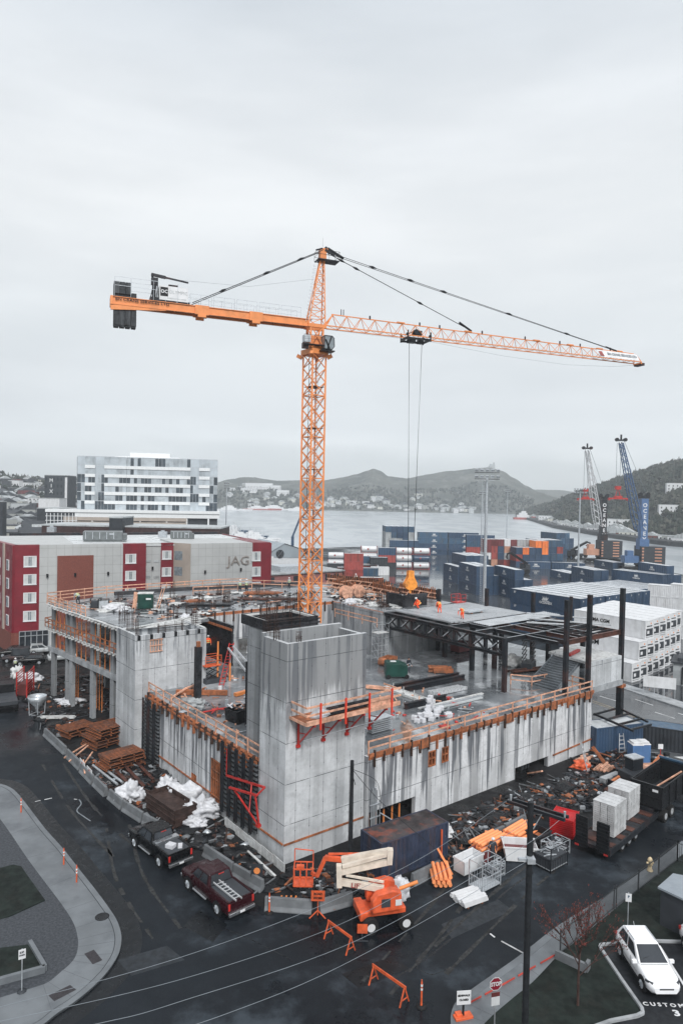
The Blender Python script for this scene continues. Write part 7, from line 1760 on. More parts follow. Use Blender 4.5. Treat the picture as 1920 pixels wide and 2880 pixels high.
m=MB(); m.box(-2.35,-2.2,-1.1,1.1,.1,.65); m.build('blade',MT['steel_dk'],ex)
# telehandler in the doorway of the street wall
q=B(27.6,.9,0); th_=thing('forklift','small black forklift with a pale roof parked in the wall opening','forklift',q,BT-R(90)+.05)
th_.scale=(.8,.8,.85)
m=MB(); m.box(-1.6,.9,-.75,.75,.35,1.1); m.build('body',MT['boxdark'],th_,.06)
m=MB()
for x in (-.9,.5):
    for y in (-.6,.6): m.beam((x,y,1.1),(x*.9,y,2.35),.08)
m.build('cab_posts',MT['black'],th_); m=MB(); m.box(-1.1,.7,-.75,.75,2.35,2.5); m.build('canopy',MT['plank'],th_,.06)
m=MB(); m.box(.85,.9,-.6,.6,1.2,2.2); m.build('windscreen',MT['glass'],th_); m=MB()
for y in (-.35,.35): m.box(.9,2.3,y-.06,y+.06,.1,.16)
for y in (-.3,.3): m.beam((1.0,y,.1),(1.0,y,2.2),.1)
m.build('forks',MT['steel_dk'],th_)
for x in (-1.1,.5):
    for y in (-.8,.8): m=MB(); m.tube((x,y-.15,.38),(x,y+.15,.38),.38,14); m.build('wheel',MT['rubber'],th_)
m=MB(); m.beam((1.2,-.2,.1),(3.0,-.6,1.0),.22,.12); one('timber',m,MT['wood'],'pale post leaning in front of the small forklift','plank',loc=q,rz=BT-R(90))
# simple parked vehicles at the far left
def smallcar(px,py,rz,paint,label,van=False):
    o=thing('parked_car',label,'car',G(px,py),rz,'vehicles left of the wing'); m=MB()
    loftx(m,[(-.8,ring(.8,.4,.95)),(-.6,ring(.9,.3,1.0)),(2.2,ring(.9,.3,1.0)),(3.3,ring(.8,.35,.8))]); m.build('body',paint,o); green(o,-.6,-.4,1.3 if not van else 1.9,2.1,1.0,1.5 if not van else 2.1,.84,.68,paint)
    for x in (0,2.6):
        for s in (-1,1): wheel(o,x,s*.92,.33,.2)
smallcar(75,1858,R(200),MT['steel_dk'],'dark van parked beyond the ground floor columns of the wing',True)
smallcar(112,1866,R(200),PB,'dark car parked next to the dark van behind the wing columns'); smallcar(60,1842,R(205),PB,'dark car parked by the hotel ground floor glazing')
smallcar(95,1838,R(25),MT['boxgrey'],'grey car parked closest to the hotel wall'); smallcar(150,1860,R(30),MT['boxgrey'],'grey car half hidden by the first wing column')
for i,(x,y) in enumerate([(38,1478),(52,1486),(66,1492),(80,1484),(95,1496),(30,1492),(60,1474),(88,1474)]): smallcar(x,y,R(40+i*15),[MT['carwhite'],MT['boxred'],PB,MT['boxgrey']][i%4],'%s car in the town street, %s from the left'%(['white','red','black','grey'][i%4],['second','third','fifth','sixth','eighth','first','fourth','seventh'][i]))
q=G(15,1990); tk=thing('parked_truck','black truck with a flat bed cut off by the left edge','truck',q,R(120)); m=MB(); m.box(-3,3,-1.1,1.1,.7,1.1); m.box(1.2,3,-1.1,1.1,1.1,2.5); m.build('body',MT['black'],tk,.08); m=MB(); m.box(-3.1,1.0,-1.15,1.15,1.1,1.5); m.build('bed',MT['boxdark'],tk)
m=MB(); m.box(3.0,3.02,-.9,.9,1.7,2.3); m.build('windscreen',MT['glass'],tk)
for x in (-2,2):
    for s in (-1.1,1.1): m=MB(); m.tube((x,s-.15,.5),(x,s+.15,.5),.5,14); m.build('wheel',MT['rubber'],tk)
# ================================================================ BARRIERS, SIGNS, POLES, CLUTTER
JB=[(-.30,0),(-.30,.07),(-.17,.28),(-.10,.80),(.10,.80),(.17,.28),(.30,.07),(.30,0)]
def barrier(a,b,label,group='concrete road barriers',mat='barrier'):
    a=G(*a);b=G(*b); d=b-a; L_=d.length; m=MB(); m.extrude(JB,0.03,L_-.03); 
    return one('road_barrier',m,MT[mat],label,'barrier',group,loc=a,rz=math.atan2(d.y,d.x),bevel=.02)
BL=[((128,2068),(186,2122),'first concrete barrier at the far end of the left row'),((190,2128),(228,2166),'second concrete barrier from the far end of the left row'),((230,2170),(264,2206),'concrete barrier behind the white notice boards'),((267,2208),(300,2240),'fourth concrete barrier of the left row'),((309,2244),(346,2276),'concrete barrier beside the first white tarp heap'),((349,2278),(402,2312),'last concrete barrier before the black pickup'),((405,2315),(470,2350),'concrete barrier hidden partly behind the black pickup'),
    ((576,2404),(655,2458),'concrete barrier between the two pickups and the rubble'),((658,2460),(740,2508),'concrete barrier behind the maroon pickup'),((744,2556),(878,2566),'long concrete barrier with orange stripes below the tall core'),((896,2566),(990,2540),'concrete barrier between the orange sign and the boom lift'),
    ((1092,2522),(1143,2500),'concrete barrier behind the white bag'),((1157,2490),(1237,2450),'concrete barrier in front of the rusty container'),((1353,2378),(1416,2350),'concrete barrier behind the middle pipe bundle'),((1418,2347),(1474,2318),'pale concrete barrier right of the middle pipe bundle'),
    ((1823,2082),(1846,2102),'concrete barrier by the harbour road, left one'),((1851,2092),(1913,2114),'concrete barrier by the harbour road with red marks'),((1915,2116),(1975,2140),'concrete barrier by the harbour road at the right edge')]
for a,b,l in BL: barrier(a,b,l)
m=MB(); a=G(790,2553); 
for k in range(4): m.cbox((k*.3,-.20+.0*k,.62),(.10,.03,.28),0,0,0,.3)
one('warning_stripes',m,MT['orange'],'four small orange stripes on the long barrier','marker',loc=a+Vector((0,.25,0)),rz=.0)
for i,(p0,p1) in enumerate([((236,2160),(250,2178)),((256,2182),(270,2198))]):
    a=G(*p0);b=G(*p1); d=b-a; n=Vector((d.y,-d.x,0)).normalized()*.35; m=MB(); m.box(0,d.length,-.02,.02,.15,1.05,0); m.tube((d.length*.5,-.03,.75),(d.length*.5,-.02,.75),.2,12,mi=1); m.box(d.length*.2,d.length*.8,-.03,-.02,.3,.36,2)
    one('notice_board',m,[MT['white'],MT['boxred'],MT['black']],['left white notice board with a red disc on the barrier row','right white notice board with a red disc on the barrier row'][i],'notice','notice boards on the barriers',loc=a+n,rz=math.atan2(d.y,d.x))
def delin(px,py,label,h_=1.15):
    o=thing('traffic_post',label,'traffic post',G(px,py),0,'orange traffic posts'); m=MB(); m.lathe([(.27,0),(.27,.05),(.12,.10)],8); m.build('base',MT['rubber'],o)
    m=MB(); m.tube((0,0,.08),(0,0,h_),.055,8,.045); m.tube((0,0,h_),(0,0,h_+.12),.03,6); m.build('post',MT['safety_orange'],o)
    m=MB(); m.tube((0,0,h_-.22),(0,0,h_-.12),.058,8); m.tube((0,0,h_-.42),(0,0,h_-.32),.058,8); m.build('reflective_band',MT['white'],o)
for i,(x,y,l) in enumerate([(60,2289,'orange traffic post standing alone farthest up the left pavement'),(180,2436,'orange traffic post on the left pavement, upper one of the close pair'),(216,2486,'orange traffic post on the left pavement, lower one of the close pair'),(757,2568,'orange traffic post in front of the long striped barrier'),(1184,2832,'orange traffic post in the street near the stop sign')]): delin(x,y,l,1.15 if i<4 else 1.3)
def sawhorse(a,b,label,z1=.9,fallen=False):
    A=G(*a);Bb=G(*b); o=thing('barricade',label,'barricade',A,0,'orange barricades'); d=Bb-A; n=Vector((-d.y,d.x,0)).normalized()
    m=MB(); m.beam((0,0,z1),Vector((d.x,d.y,z1)),.05,.16); m.build('rail',MT['safety_orange'],o)
    for k in (.04,.96):
        c=d*k; m=MB(); m.beam(Vector((c.x,c.y,z1)),c+n*.35,.06); m.beam(Vector((c.x,c.y,z1)),c-n*.35,.06); m.beam(c+n*.24+Vector((0,0,z1*.3)),c-n*.24+Vector((0,0,z1*.3)),.04); m.build('leg',MT['safety_orange'],o)
sawhorse((921,2632),(988,2682),'orange barricade in the street left of the stop block'); sawhorse((1046,2760),(1140,2828),'orange barricade nearest the bottom of the photo')
def signpost(px,py,d,ztop,label,panels,base=True,h0=0,mat='galv',foot=.0):
    g=G(px,py); o=thing('road_sign',label,'sign',g,0); m=MB(); m.tube((0,0,h0),(0,0,ztop),.03,6); m.build('post',MT[mat],o); 
    for (z,w_,h_,mm,txts,shape,rz_) in panels:
        m=MB()
        if shape=='oct':
            pts=[(math.cos(R(22.5+45*k))*w_/2*1.08,math.sin(R(22.5+45*k))*w_/2*1.08) for k in range(8)]
            for s_,yy,mi in ((1.0,-.04,1),(.9,-.045,0)):
                m.poly([(x*s_,yy,z+y*s_) for x,y in pts],mi)
            m.poly([(x,-.035,z+y) for x,y in pts][::-1],1)
        else: m.box(-w_/2,w_/2,-.045,-.03,z-h_/2,z+h_/2)
        pn=m.build('panel',[MT[mm],MT['white']],o); pn.rotation_euler=(0,0,rz_)
        for (s_,sz,dz,cm) in txts: text(s_,sz,MT[cm],pn,(0,-.056,z+dz),(R(90),0,0),'lettering',.003,'CENTER',.85,.012)
    return o
signpost(1389,2905,0,2.9,'red octagonal stop sign above a small white and maroon plate',[(2.55,.62,.62,'stopred',[('STOP',.26,0,'white')],'oct',.25),(1.95,.42,.24,'boxdred',[('NO ENTRY' if False else '',.1,0,'white')] if False else [],'box',.25),(1.62,.42,.40,'white',[('NO',.11,.09,'boxdark'),('EXIT' if False else 'HERE' if False else '',.1,-.1,'boxdark')][:1],'box',.25)]) if False else None
MT['stopred']=M('stop_red',(.23,.014,.03),.4,var=.05)
signpost(1389,2905,0,2.75,'red octagonal stop sign on a grey post with a maroon and a white plate below',[(2.45,.64,.64,'stopred',[('STOP',.27,0,'white')],'oct',.25),(1.93,.44,.20,'boxdred',[],'box',.25),(1.60,.44,.42,'white',[('ALL',.1,.1,'boxdark'),('WAY',.1,-.06,'boxdark')][:0],'box',.25)])
sc=thing('sidewalk_sign','white sidewalk closed sign on an orange weighted foot at the kerb corner','sign',G(1301,2868),0)
m=MB(); m.cbox((0,0,.14),(.95,.42,.20),0,.3); m.cbox((-.2,.05,.26),(.35,.3,.12),0,.3); m.build('foot',MT['safety_orange'],sc,.03); m=MB(); m.cbox((0,0,.55),(.10,.10,.8)); m.build('post',MT['black'],sc)
m=MB(); m.box(-.36,.36,-.07,-.05,.82,1.52); pn=m.build('panel',MT['white'],sc); pn.rotation_euler=(0,0,.12)
text('SIDEWALK',.135,MT['black'],pn,(0,-.078,1.28),(R(90),0,0),'lettering',.003,'CENTER',.95,.008); text('CLOSED',.135,MT['black'],pn,(0,-.078,1.06),(R(90),0,0),'lettering',.003,'CENTER',.95,.008)
o=signpost(62,2795,0,2.35,'small white parking sign on a thin pole beside the lower left planter',[(2.1,.34,.50,'white',[('2 HR',.12,.10,'boxdark'),('PARKING',.07,-.05,'boxdark')],'box',.5)])
m=MB(); m.lathe([(.24,0.13),(.24,.16),(.05,.19)],8); m.build('foot',MT['boxdark'],o)
o=signpost(1763,2620,0,2.4,'small white and blue parking sign on a pole at the head of the lot',[(2.1,.34,.5,'white',[('P',.2,.06,'navy2')],'box',-.2)])
q=G(893,2576); sg=thing('road_work_sign','orange diamond road work sign on crossed legs before the core','sign',q,0)
m=MB(); m.box(-.42,.42,-.04,-.02,.95,1.6); pn=m.build('panel',MT['safety_orange'],sg); text('ROAD',.2,MT['black'],pn,(0,-.05,1.4),(R(90),0,0),'lettering',.003,'CENTER',.9,.01); text('WORK',.2,MT['black'],pn,(0,-.05,1.14),(R(90),0,0),'lettering',.003,'CENTER',.9,.01)
m=MB(); m.beam((0,0,.05),(0,0,1.2),.05); m.beam((-.5,-.3,.02),(0,0,.35),.05); m.beam((.5,-.3,.02),(0,0,.35),.05); m.beam((0,.5,.02),(0,0,.35),.05); m.build('stand',MT['safety_orange'],sg)
q=G(1018,2648); sg=thing('road_work_sign','small orange sign on a stand right of the boom lift wheels','sign',q,0); m=MB(); m.box(-.3,.3,-.04,-.02,.5,1.05); m.build('panel',MT['safety_orange'],sg); m=MB(); m.beam((0,0,0),(0,0,.6),.05); m.beam((-.35,0,.02),(.35,0,.02),.06); m.build('stand',MT['boxdark'],sg)
q=G(722,2492); sg=thing('road_work_sign','dark backed warning sign with an orange emblem behind the maroon pickup','sign',q,0); m=MB(); m.box(-.4,.4,-.04,0,.6,1.5); m.build('panel',MT['boxdark'],sg); m=MB(); m.tube((0,-.06,1.05),(0,-.045,1.05),.22,8); m.build('emblem',MT['orange'],sg); m=MB(); m.beam((0,0,0),(0,0,.7),.05); m.build('stand',MT['boxdark'],sg)
# utility poles and overhead wires
UP_=Vector(((1510-960)/1920*30.2,30,0)); ut=thing('utility_pole','tall dark utility pole with double crossarms rising from the lower edge','utility pole',UP_,0)
m=MB(); zt=D(1508,2262,30).z; m.tube((0,0,0),(0,0,zt+.1),.155,10,.135); m.build('pole',MT['pole'],ut)
A_=D(1431,2250,31.4)-UP_; B_=D(1592,2302,28.9)-UP_
for k,off in enumerate((Vector((.12,.14,0)),Vector((-.12,-.14,0)))): m=MB(); m.beam(A_+off,B_+off,.10,.13); m.build('crossarm',MT['steel_dk'],ut)
for t in (.03,.36,.97): m=MB(); c=A_.lerp(B_,t); m.tube(c,c+Vector((0,0,.28)),.04,6,.06); m.build('insulator',MT['galv'],ut)
m=MB(); c=D(1500,2412,30)-UP_; m.cbox((0,-.2,c.z),(.35,.35,.22)); m.cbox((-.35,-.15,c.z),(.4,.15,.12)); m.beam((-.9,.1,c.z+4.6-4.3+.3),(0,0,c.z+1.6),.04) if False else None; m.build('cable_bracket',MT['galv'],ut); m=MB(); m.beam(A_.lerp(B_,.33)+Vector((-.2,0,.0)),Vector((0,0,A_.z-.9)),.035); m.beam(A_.lerp(B_,.62),Vector((0,0,A_.z-.9)),.035)
m.build('crossarm_braces',MT['galv'],ut)
def wire(pts,label,r=.010,mat='wire'):
    P=cr_spline([D(*p) for p in pts],10); m=MB(); m.path(P,r,4); one('overhead_wire',m,MT[mat],label,'wire','overhead wires from the tall pole')
wire([(1431,2248,31.4),(1186,2412,29),(900,2548,26.5),(500,2695,23.5),(0,2832,20.5),(-300,2900,19)],'overhead wire from the left tip of the crossarms, topmost of four')
wire([(1495,2275,30.3),(1460,2325,30),(1150,2501,27.5),(900,2623,25.5),(500,2757,22.5),(0,2873,19.8),(-300,2935,18.5)],'overhead wire from near the pole top, second of four')
wire([(1580,2300,29.0),(1460,2387,28),(1014,2640,24.5),(500,2819,20.8),(271,2880,19.5),(-200,2980,18)],'overhead wire from the right end of the crossarms, third of four')
wire([(1498,2412,30),(1175,2600,27),(900,2745,24.5),(640,2850,22.5),(400,2930,21)],'lowest overhead wire, fixed to the bracket low on the pole',.011)
sp=G(984,2432); m=MB(); zt=D(994,2139,sp.y).z; m.tube((0,0,-.2),(0,0,zt),.17,8,.13); m.tube((.1,-.1,zt-1.2),(.25,-.3,zt-1.6),.03,5)
o=one('utility_pole',m,MT['pole'],'dark pole standing close against the core wall beside the rusty container','utility pole',loc=sp)
def wire3(pts,label,r=.02,mat='wiredk'): P=cr_spline(pts,8); m=MB(); m.path(P,r,4); one('cable',m,MT[mat],label,'cable')
tp=sp+Vector((0,0,zt-.6)); wire3([tp,B(8.0,-.6,4.2),B(8.6,-.5,2.2),B(8.4,-.4,1.4)],'slack black cable looping down the wall beside the dark pole'); wire3([tp,tp+Vector((2.2,-.3,-2.3)),tp+Vector((6.5,-1,-5.6))],'black stay cable from the dark pole towards the trench')
wire3([B(8.2,-.9,1.8),B(9.5,-1.9,.6),G(1094,2388,2.2)],'grey stay running from the conduits to the rusty container',.05,'galv')
cg=thing('conduit_group','bundle of grey vertical conduits fixed to the wall right of the dark pole','conduits',BZ,BT)
for k in range(5): m=MB(); u=7.7+k*.14; m.tube((u,-.42,-.3),(u,-.42,3.4+.2*(k%2)),.045,6); m.build('conduit',MT['galv'],cg)
m=MB()
for z in (.3,1.3,2.3): m.box(7.55,8.6,-.5,-.38,z,z+.06)
m.beam((8.55,-.45,-.3),(8.55,-.45,2.6),.05); m.build('clamp_frame',MT['galv'],cg)
# rusty container and things round it
a=G(1071,2482); b_=G(1225,2424); d=b_-a
MT['rustbox']=M('rusty_blue_paint',(.030,.040,.068),.5,var=.25,scale=1.2,dirt=(.10,.06,.05),dscale=1.5,damt=.6,streak=True); MT['rustroof']=M('rusty_roof',(.045,.040,.042),.45,var=.5,scale=1.0,dirt=(.30,.07,.035),dscale=.45,damt=.8)
oc=container(a,math.atan2(d.y,d.x),6.06,2.6,'rustbox','blue corrugated container with a rusty roof beside the street wall',None,True,roof='rustroof'); oc.rotation_euler=(0,0,math.atan2(d.y,d.x))
rz0=math.atan2(d.y,d.x)
m=MB(); m.beam((5.1,-.35,.4),(5.3,-.12,2.3),.06,.12); one('timber',m,MT['safety_orange'],'orange board leaning on the rusty container','board',loc=a,rz=rz0)
def stack(px,py,z,nx,ny,nz,l,w_,t,mat,label,cat,rz,group=None,jit=.04,gx=.02,round_=False,name='stack'):
    m=MB(); rnd=random.Random(int(px+py))
    for k in range(nz):
        for j in range(ny):
            y=(j-(ny-1)/2)*(w_+gx)+rnd.uniform(-jit,jit)*.3; zz=.12+k*(t+.004); x=rnd.uniform(-jit,jit)*3
            if round_: m.tube((x-l/2,y+(k%2)*w_/2,zz+t/2),(x+l/2,y+(k%2)*w_/2,zz+t/2),t/2,8)
            else: m.box(x-l/2,x+l/2,y-w_/2,y+w_/2,zz,zz+t)
    for x in (-l*.3,l*.3): m.box(x-.06,x+.06,-ny*w_/2,ny*w_/2,0,.12,1)
    return one(name,m,[MT[mat] if isinstance(mat,str) else mat,MT['wood_o']],label,cat,group,loc=G(px,py,z),rz=rz)
OP=M('orange_pipe',(.85,.30,.12),.5,var=.06); PG='bundles of orange pipes'
stack(1466,2368,0,1,5,4,2.6,.26,.26,OP,'bundle of orange pipes furthest right beside the pole','pipe bundle',BT+.1,PG,round_=True,name='pipe_bundle')
stack(1372,2398,0,1,4,4,2.8,.26,.26,OP,'bundle of orange pipes in the middle beside the worker in black','pipe bundle',BT+.05,PG,round_=True,name='pipe_bundle')
stack(1240,2480,0,1,4,3,1.9,.3,.26,OP,'bundle of orange pipes nearest the rusty container','pipe bundle',BT+.9,PG,round_=True,name='pipe_bundle')
m=MB(); m.beam((0,0,.1),(.5,.9,1.9),.18,.14); one('timber',m,OP,'orange plank leaning upright beside the smallest pipe bundle','plank',loc=G(1270,2462),rz=2.2)
m=MB(); m.beam((0,0,.9),(1.9,-.9,1.0),.2,.12); one('timber',m,OP,'orange plank lying on top of the barriers','plank',loc=G(1362,2372),rz=.0)
stack(1318,2534,0,1,6,3,1.9,.21,.11,'white','flat stack of white boards lying alone on the street','board stack',BT-.15,None,name='board_stack')
stack(1214,2352,1.3,1,5,6,2.3,.24,.10,'white','white boards stacked high beyond the rusty container','board stack',BT-.45,None,jit=.12,name='board_stack')
def bin_(px,py,l,w_,h_,mat,label,rz,slope=0,inner='boxdark',cat='bin',ribs=0,name='skip_bin',group=None,fill=None):
    o=thing(name,label,cat,G(px,py) if not isinstance(px,Vector) else px,rz,group); m=MB(); t=.05; s=slope
    for (x0,x1,y0,y1) in ((-l/2,l/2,-w_/2,-w_/2+t),(-l/2,l/2,w_/2-t,w_/2),(-l/2,-l/2+t,-w_/2,w_/2),(l/2-t,l/2,-w_/2,w_/2)):
        m.raw([(x0*(1-s),y0,.15),(x1*(1-s),y0,.15),(x1*(1-s),y1,.15),(x0*(1-s),y1,.15),(x0,y0,h_),(x1,y0,h_),(x1,y1,h_),(x0,y1,h_)],[(0,3,2,1),(4,5,6,7),(0,1,5,4),(1,2,6,5),(2,3,7,6),(3,0,4,7)])
    m.box(-l/2*(1-s),l/2*(1-s),-w_/2,w_/2,.1,.15)
    for k in range(ribs):
        z=.3+k*(h_-.3)/ribs; q=1-s*(1-(z-.15)/(h_-.15)); m.box(-l/2*q-.04,l/2*q+.04,-w_/2-.05,w_/2+.05,z,z+.07)
    m.box(-l/2-.05,l/2+.05,-w_/2-.05,-w_/2+.02,h_-.08,h_+.01); m.box(-l/2-.05,l/2+.05,w_/2-.02,w_/2+.05,h_-.08,h_+.01)
    m.build('shell',MT[mat] if isinstance(mat,str) else mat,o); m=MB(); m.box(-l/2*(1-s)+.06,l/2*(1-s)-.06,-w_/2+.06,w_/2-.06,.16,h_*.55); m.build('load',MT[inner] if isinstance(inner,str) else inner,o)
    m=MB()
    for x in (-l*.35,l*.35): m.box(x-.1,x+.1,-w_/2,w_/2,0,.1)
    m.build('feet',MT['steel_dk'],o); return o
bin_(1316,2446,2.0,1.0,1.05,'white','white lidded bin in front of the middle pipe bundle',BT,inner='white')
bin_(1458,2412,2.4,1.5,1.1,'white','white open skip with dark refuse left of the tall pole',BT-.75,.15,'boxdred')
bin_(1585,2345,2.0,1.7,1.6,M('skip_red',(.40,.012,.015),.45,var=.15),'bright red ribbed skip behind the tall pole',BT+.35,.22,'boxdred',ribs=8)
bin_(1352,2420,1.2,1.0,.9,'boxdred','dark red crate at the feet of the worker in black',BT,inner='rust_steel' if 'rust_steel' in MT else 'boxdred')
bin_(1512,2380,1.5,1.2,1.2,'steel_dk','black steel crate behind the tall pole',BT,inner='wood_o')
def cage(px,py,l,w_,h_,label,mat='galv',rz=BT,z=0,posts=4,fillm=None):
    o=thing('steel_stillage',label,'stillage',G(px,py,z),rz,'steel stillages'); m=MB(); q=[(-l/2,-w_/2),(l/2,-w_/2),(l/2,w_/2),(-l/2,w_/2)]
    for x,y in q: m.beam((x,y,0),(x,y,h_),.06)
    for zz in (.15,h_*.5,h_):
        for i in range(4): m.beam((*q[i],zz),(*q[(i+1)%4],zz),.04)
    n=7
    for i in range(4):
        for k in range(1,n): x=q[i][0]+(q[(i+1)%4][0]-q[i][0])*k/n; y=q[i][1]+(q[(i+1)%4][1]-q[i][1])*k/n; m.beam((x,y,.15),(x,y,h_*.5),.02)
    m.build('frame',MT[mat],o); m=MB(); m.box(-l/2,l/2,-w_/2,w_/2,.12,.2); 
    if fillm: 
        rnd=random.Random(px)
        for k in range(26): m.cbox((rnd.uniform(-l*.4,l*.4),rnd.uniform(-w_*.4,w_*.4),h_*rnd.uniform(.5,1.02)),(.5,.06,.06),0,rnd.uniform(0,3),rnd.uniform(-.4,.4))
        m.box(-l/2+.05,l/2-.05,-w_/2+.05,w_/2-.05,.2,h_*.55,1)
    m.build('tray',[MT['galv'],MT['boxdark']],o)
cage(1362,2492,1.9,1.1,1.9,'tall open steel stillage standing alone in the street'); cage(1386,2462,1.3,.9,1.0,'low grey wire stillage behind the tall one',fillm=1); cage(1545,2432,2.0,1.5,1.7,'black stillage full of steel clamps just right of the tall pole','steel_dk',fillm=1)
cage(1560,2400,1.8,1.2,1.0,'low grey stillage of clamps between the pole and the trailer',fillm=1)
def lump(pos,r,label,seed,mat='tarp',cat='tarpaulin',name='tarpaulin',amp=.5,n=4,group=None):
    m=MB(); m.blob((0,0,r[2]*.55),r,seed,0,amp,n); m.blob((r[0]*.6,r[1]*.3,r[2]*.4),(r[0]*.5,r[1]*.6,r[2]*.6),seed+1,0,amp,n); return one(name,m,MT[mat],label,cat,group,loc=pos)
lump(G(1121,2524),(.62,.55,.85),'bulging white builders bag behind the boom lift',4,cat='bag',name='builders_bag',amp=.3)
TG='white tarpaulin heaps left of the core'
lump(G(368,2250),(.95,.75,.9),'leftmost heap of white tarpaulin behind the barriers',7,group=TG); lump(G(470,2232),(.7,.6,.8),'small white tarpaulin at the far end of the brown skip',9,group=TG); lump(G(512,2262),(1.5,.65,1.0),'white tarpaulin heap on the brown skip',12,group=TG)
lump(G(560,2300),(1.35,.8,1.0),'largest white tarpaulin heap between skip and side wall',15,group=TG); lump(G(548,2325),(.8,.6,.5),'small white sheet hanging below the largest tarpaulin heap',18,group=TG)
bin_(480,2295,4.6,1.9,1.5,M('skip_brown',(.05,.032,.028),.6,var=.4,scale=1.5),'long dark brown skip under the white tarpaulins',BT+R(90)+.1,.05,'boxdark',ribs=3)
# form stacks at the left
def formstack(px,py,n,l,w_,label,rz,seed,z0=0.):
    rnd=random.Random(seed); o=thing('form_stack',label,'form stack',G(px,py),rz,'stacks of orange timber forms')
    for k in range(n):
        m=MB(); ox,oy=rnd.uniform(-.25,.25),rnd.uniform(-.2,.2); z=z0+k*.30; a_=rnd.uniform(-.06,.06)
        m.cbox((ox,oy,z+.25),(l,w_,.03),1,a_)
        for j in range(8): y=(j-3.5)*w_/7.6; c=rotz((0,y,0),a_); m.cbox((ox+c.x,oy+c.y,z+.285),(l,.08,.035),0,a_)
        for x in (-l*.48,-l*.15,l*.2,l*.48): c=rotz((x,0,0),a_); m.cbox((ox+c.x,oy+c.y,z+.15),(.10,w_,.12),0,a_)
        m.build('form',[MT['wood_o'],MT['ply']],o)
formstack(300,2092,7,3.6,2.8,'tallest stack of orange timber forms beside the stair core',BT+.2,1); formstack(342,2158,5,3.6,2.2,'lower stack of orange timber forms in front of the tallest one',BT+.1,2); formstack(222,2062,3,3.4,2.4,'stack of orange timber forms at the far left of the three',BT+.3,3)
for i,(x,y,a_,l) in enumerate([(215,2120,1.2,3.2),(225,2130,1.35,3.4),(250,2150,1.5,2.6),(240,2175,1.9,2.2)]):
    m=MB(); m.beam((-l/2,0,.15+.1*i),(l/2,.2,.4+.15*i),.12,.1); one('timber',m,MT['wood'],'loose timber leaning by the orange stacks, %s of four from the left'%ORD[[0,1,3,2][i]],'timber','loose timbers by the orange stacks',loc=G(x,y),rz=a_)
# concrete bucket, red machine
q=G(105,2010); cb=thing('concrete_bucket','pale grey concrete bucket standing in the mud at the left','concrete bucket',q,0); m=MB(); m.lathe([(.22,.7),(.25,.9),(.95,1.7),(1.05,2.2),(1.0,2.2),(.9,1.75)],18); m.build('hopper',MT['galv'],cb)
m=MB(); 
for k in range(4): a_=k*1.57+.5; m.beam((math.cos(a_)*.8,math.sin(a_)*.8,0),(math.cos(a_)*.9,math.sin(a_)*.9,1.8),.09); m.beam((math.cos(a_)*.8,math.sin(a_)*.8,.1),(math.cos(a_+1.57)*.8,math.sin(a_+1.57)*.8,.1),.07)
m.build('legs',MT['galv'],cb)
q=G(72,1952); rm=thing('red_machine','red steel formwork rack standing behind the concrete bucket','rack',q,R(100)); m=MB()
for x in (-1.6,1.6):
    for y in (-.6,.6): m.beam((x,y,0),(x,y,3.2),.14)
for k in range(9): m.beam((-1.6,-.6,.4+k*.33),(1.6,-.6,.4+k*.33),.08); m.beam((-1.6,.6,.4+k*.33),(1.6,.6,.4+k*.33),.08)
m.build('rack_frame',MT['red'],rm); m=MB(); m.box(-1.3,1.3,-.5,.5,.2,1.6); m.build('rack_load',MT['boxdred'],rm)
lump(G(50,1905),(.8,.6,.9),'pale bags heaped by the red rack',22,'plank','bags','material_bags',group=None); lump(G(88,1915),(1.3,.7,.7),'white sheeting draped behind the red rack',23); lump(G(190,1983),(.9,.5,.35),'ring of white sheeting on the dark mud by the wing',25); lump(G(200,1972),(1.6,.5,.25),'flat white sheet lying near the wing columns',26)
q=G(60,1960); m=MB(); m.cbox((0,0,.05),(1.5,.6,.1)); 
stack(165,2022,0,1,3,2,3.6,.2,.1,'plank','white boards lying across timbers left of the orange stacks','board stack',.1,None,name='board_stack')
# rubble and litter on the mud: nobody could count it
def debris(name,pts,n,seed,label,cols,zf=0.,big=.5,sheet_=False):
    rnd=random.Random(seed); m=MB(); P=[G(*p,zf) for p in pts]
    xs=[p.x for p in P]; ys=[p.y for p in P]
    def inside(x,y):
        c=False; j=len(P)-1
        for i in range(len(P)):
            if (P[i].y>y)!=(P[j].y>y) and x<(P[j].x-P[i].x)*(y-P[i].y)/(P[j].y-P[i].y)+P[i].x: c=not c
            j=i
        return c
    k=0
    while k<n:
        x,y=rnd.uniform(min(xs),max(xs)),rnd.uniform(min(ys),max(ys))
        if not inside(x,y): continue
        k+=1; t=rnd.random(); mi=rnd.choice(range(len(cols)))
        if t<.30: m.cbox((x,y,zf+rnd.uniform(.02,.2)),(rnd.uniform(.3,2.2)*big*1.6,rnd.uniform(.04,.14),rnd.uniform(.03,.1)),mi,rnd.uniform(0,3.1),rnd.uniform(-.1,.1),rnd.uniform(-.12,.12))
        elif t<.75: m.cbox((x,y,zf+.08),(rnd.uniform(.15,.8)*big,rnd.uniform(.1,.6)*big,rnd.uniform(.05,.35)),mi,rnd.uniform(0,3.1),rnd.uniform(-.3,.3))
        else: r=rnd.uniform(.06,.34)*big*1.3; f_=rnd.random()<.3; m.blob((x,y,zf+r*.2),(r*(3.2 if f_ else 1),r*(2.4 if f_ else .8),r*.7),k,(3 if f_ else mi),.5,2 if f_ else 1)
    one(name,m,cols,label,'debris',kind='stuff')
DC=[MT['boxdark'],MT['rust_steel'],MT['barrier'],MT['black'],MT['boxdark'],MT['rebar'],MT['steel_dk'],MT['wood_o'],MT['boxdark'],MT['barrier'],MT['galv'],MT['black'],MT['mud'],MT['rebar']]
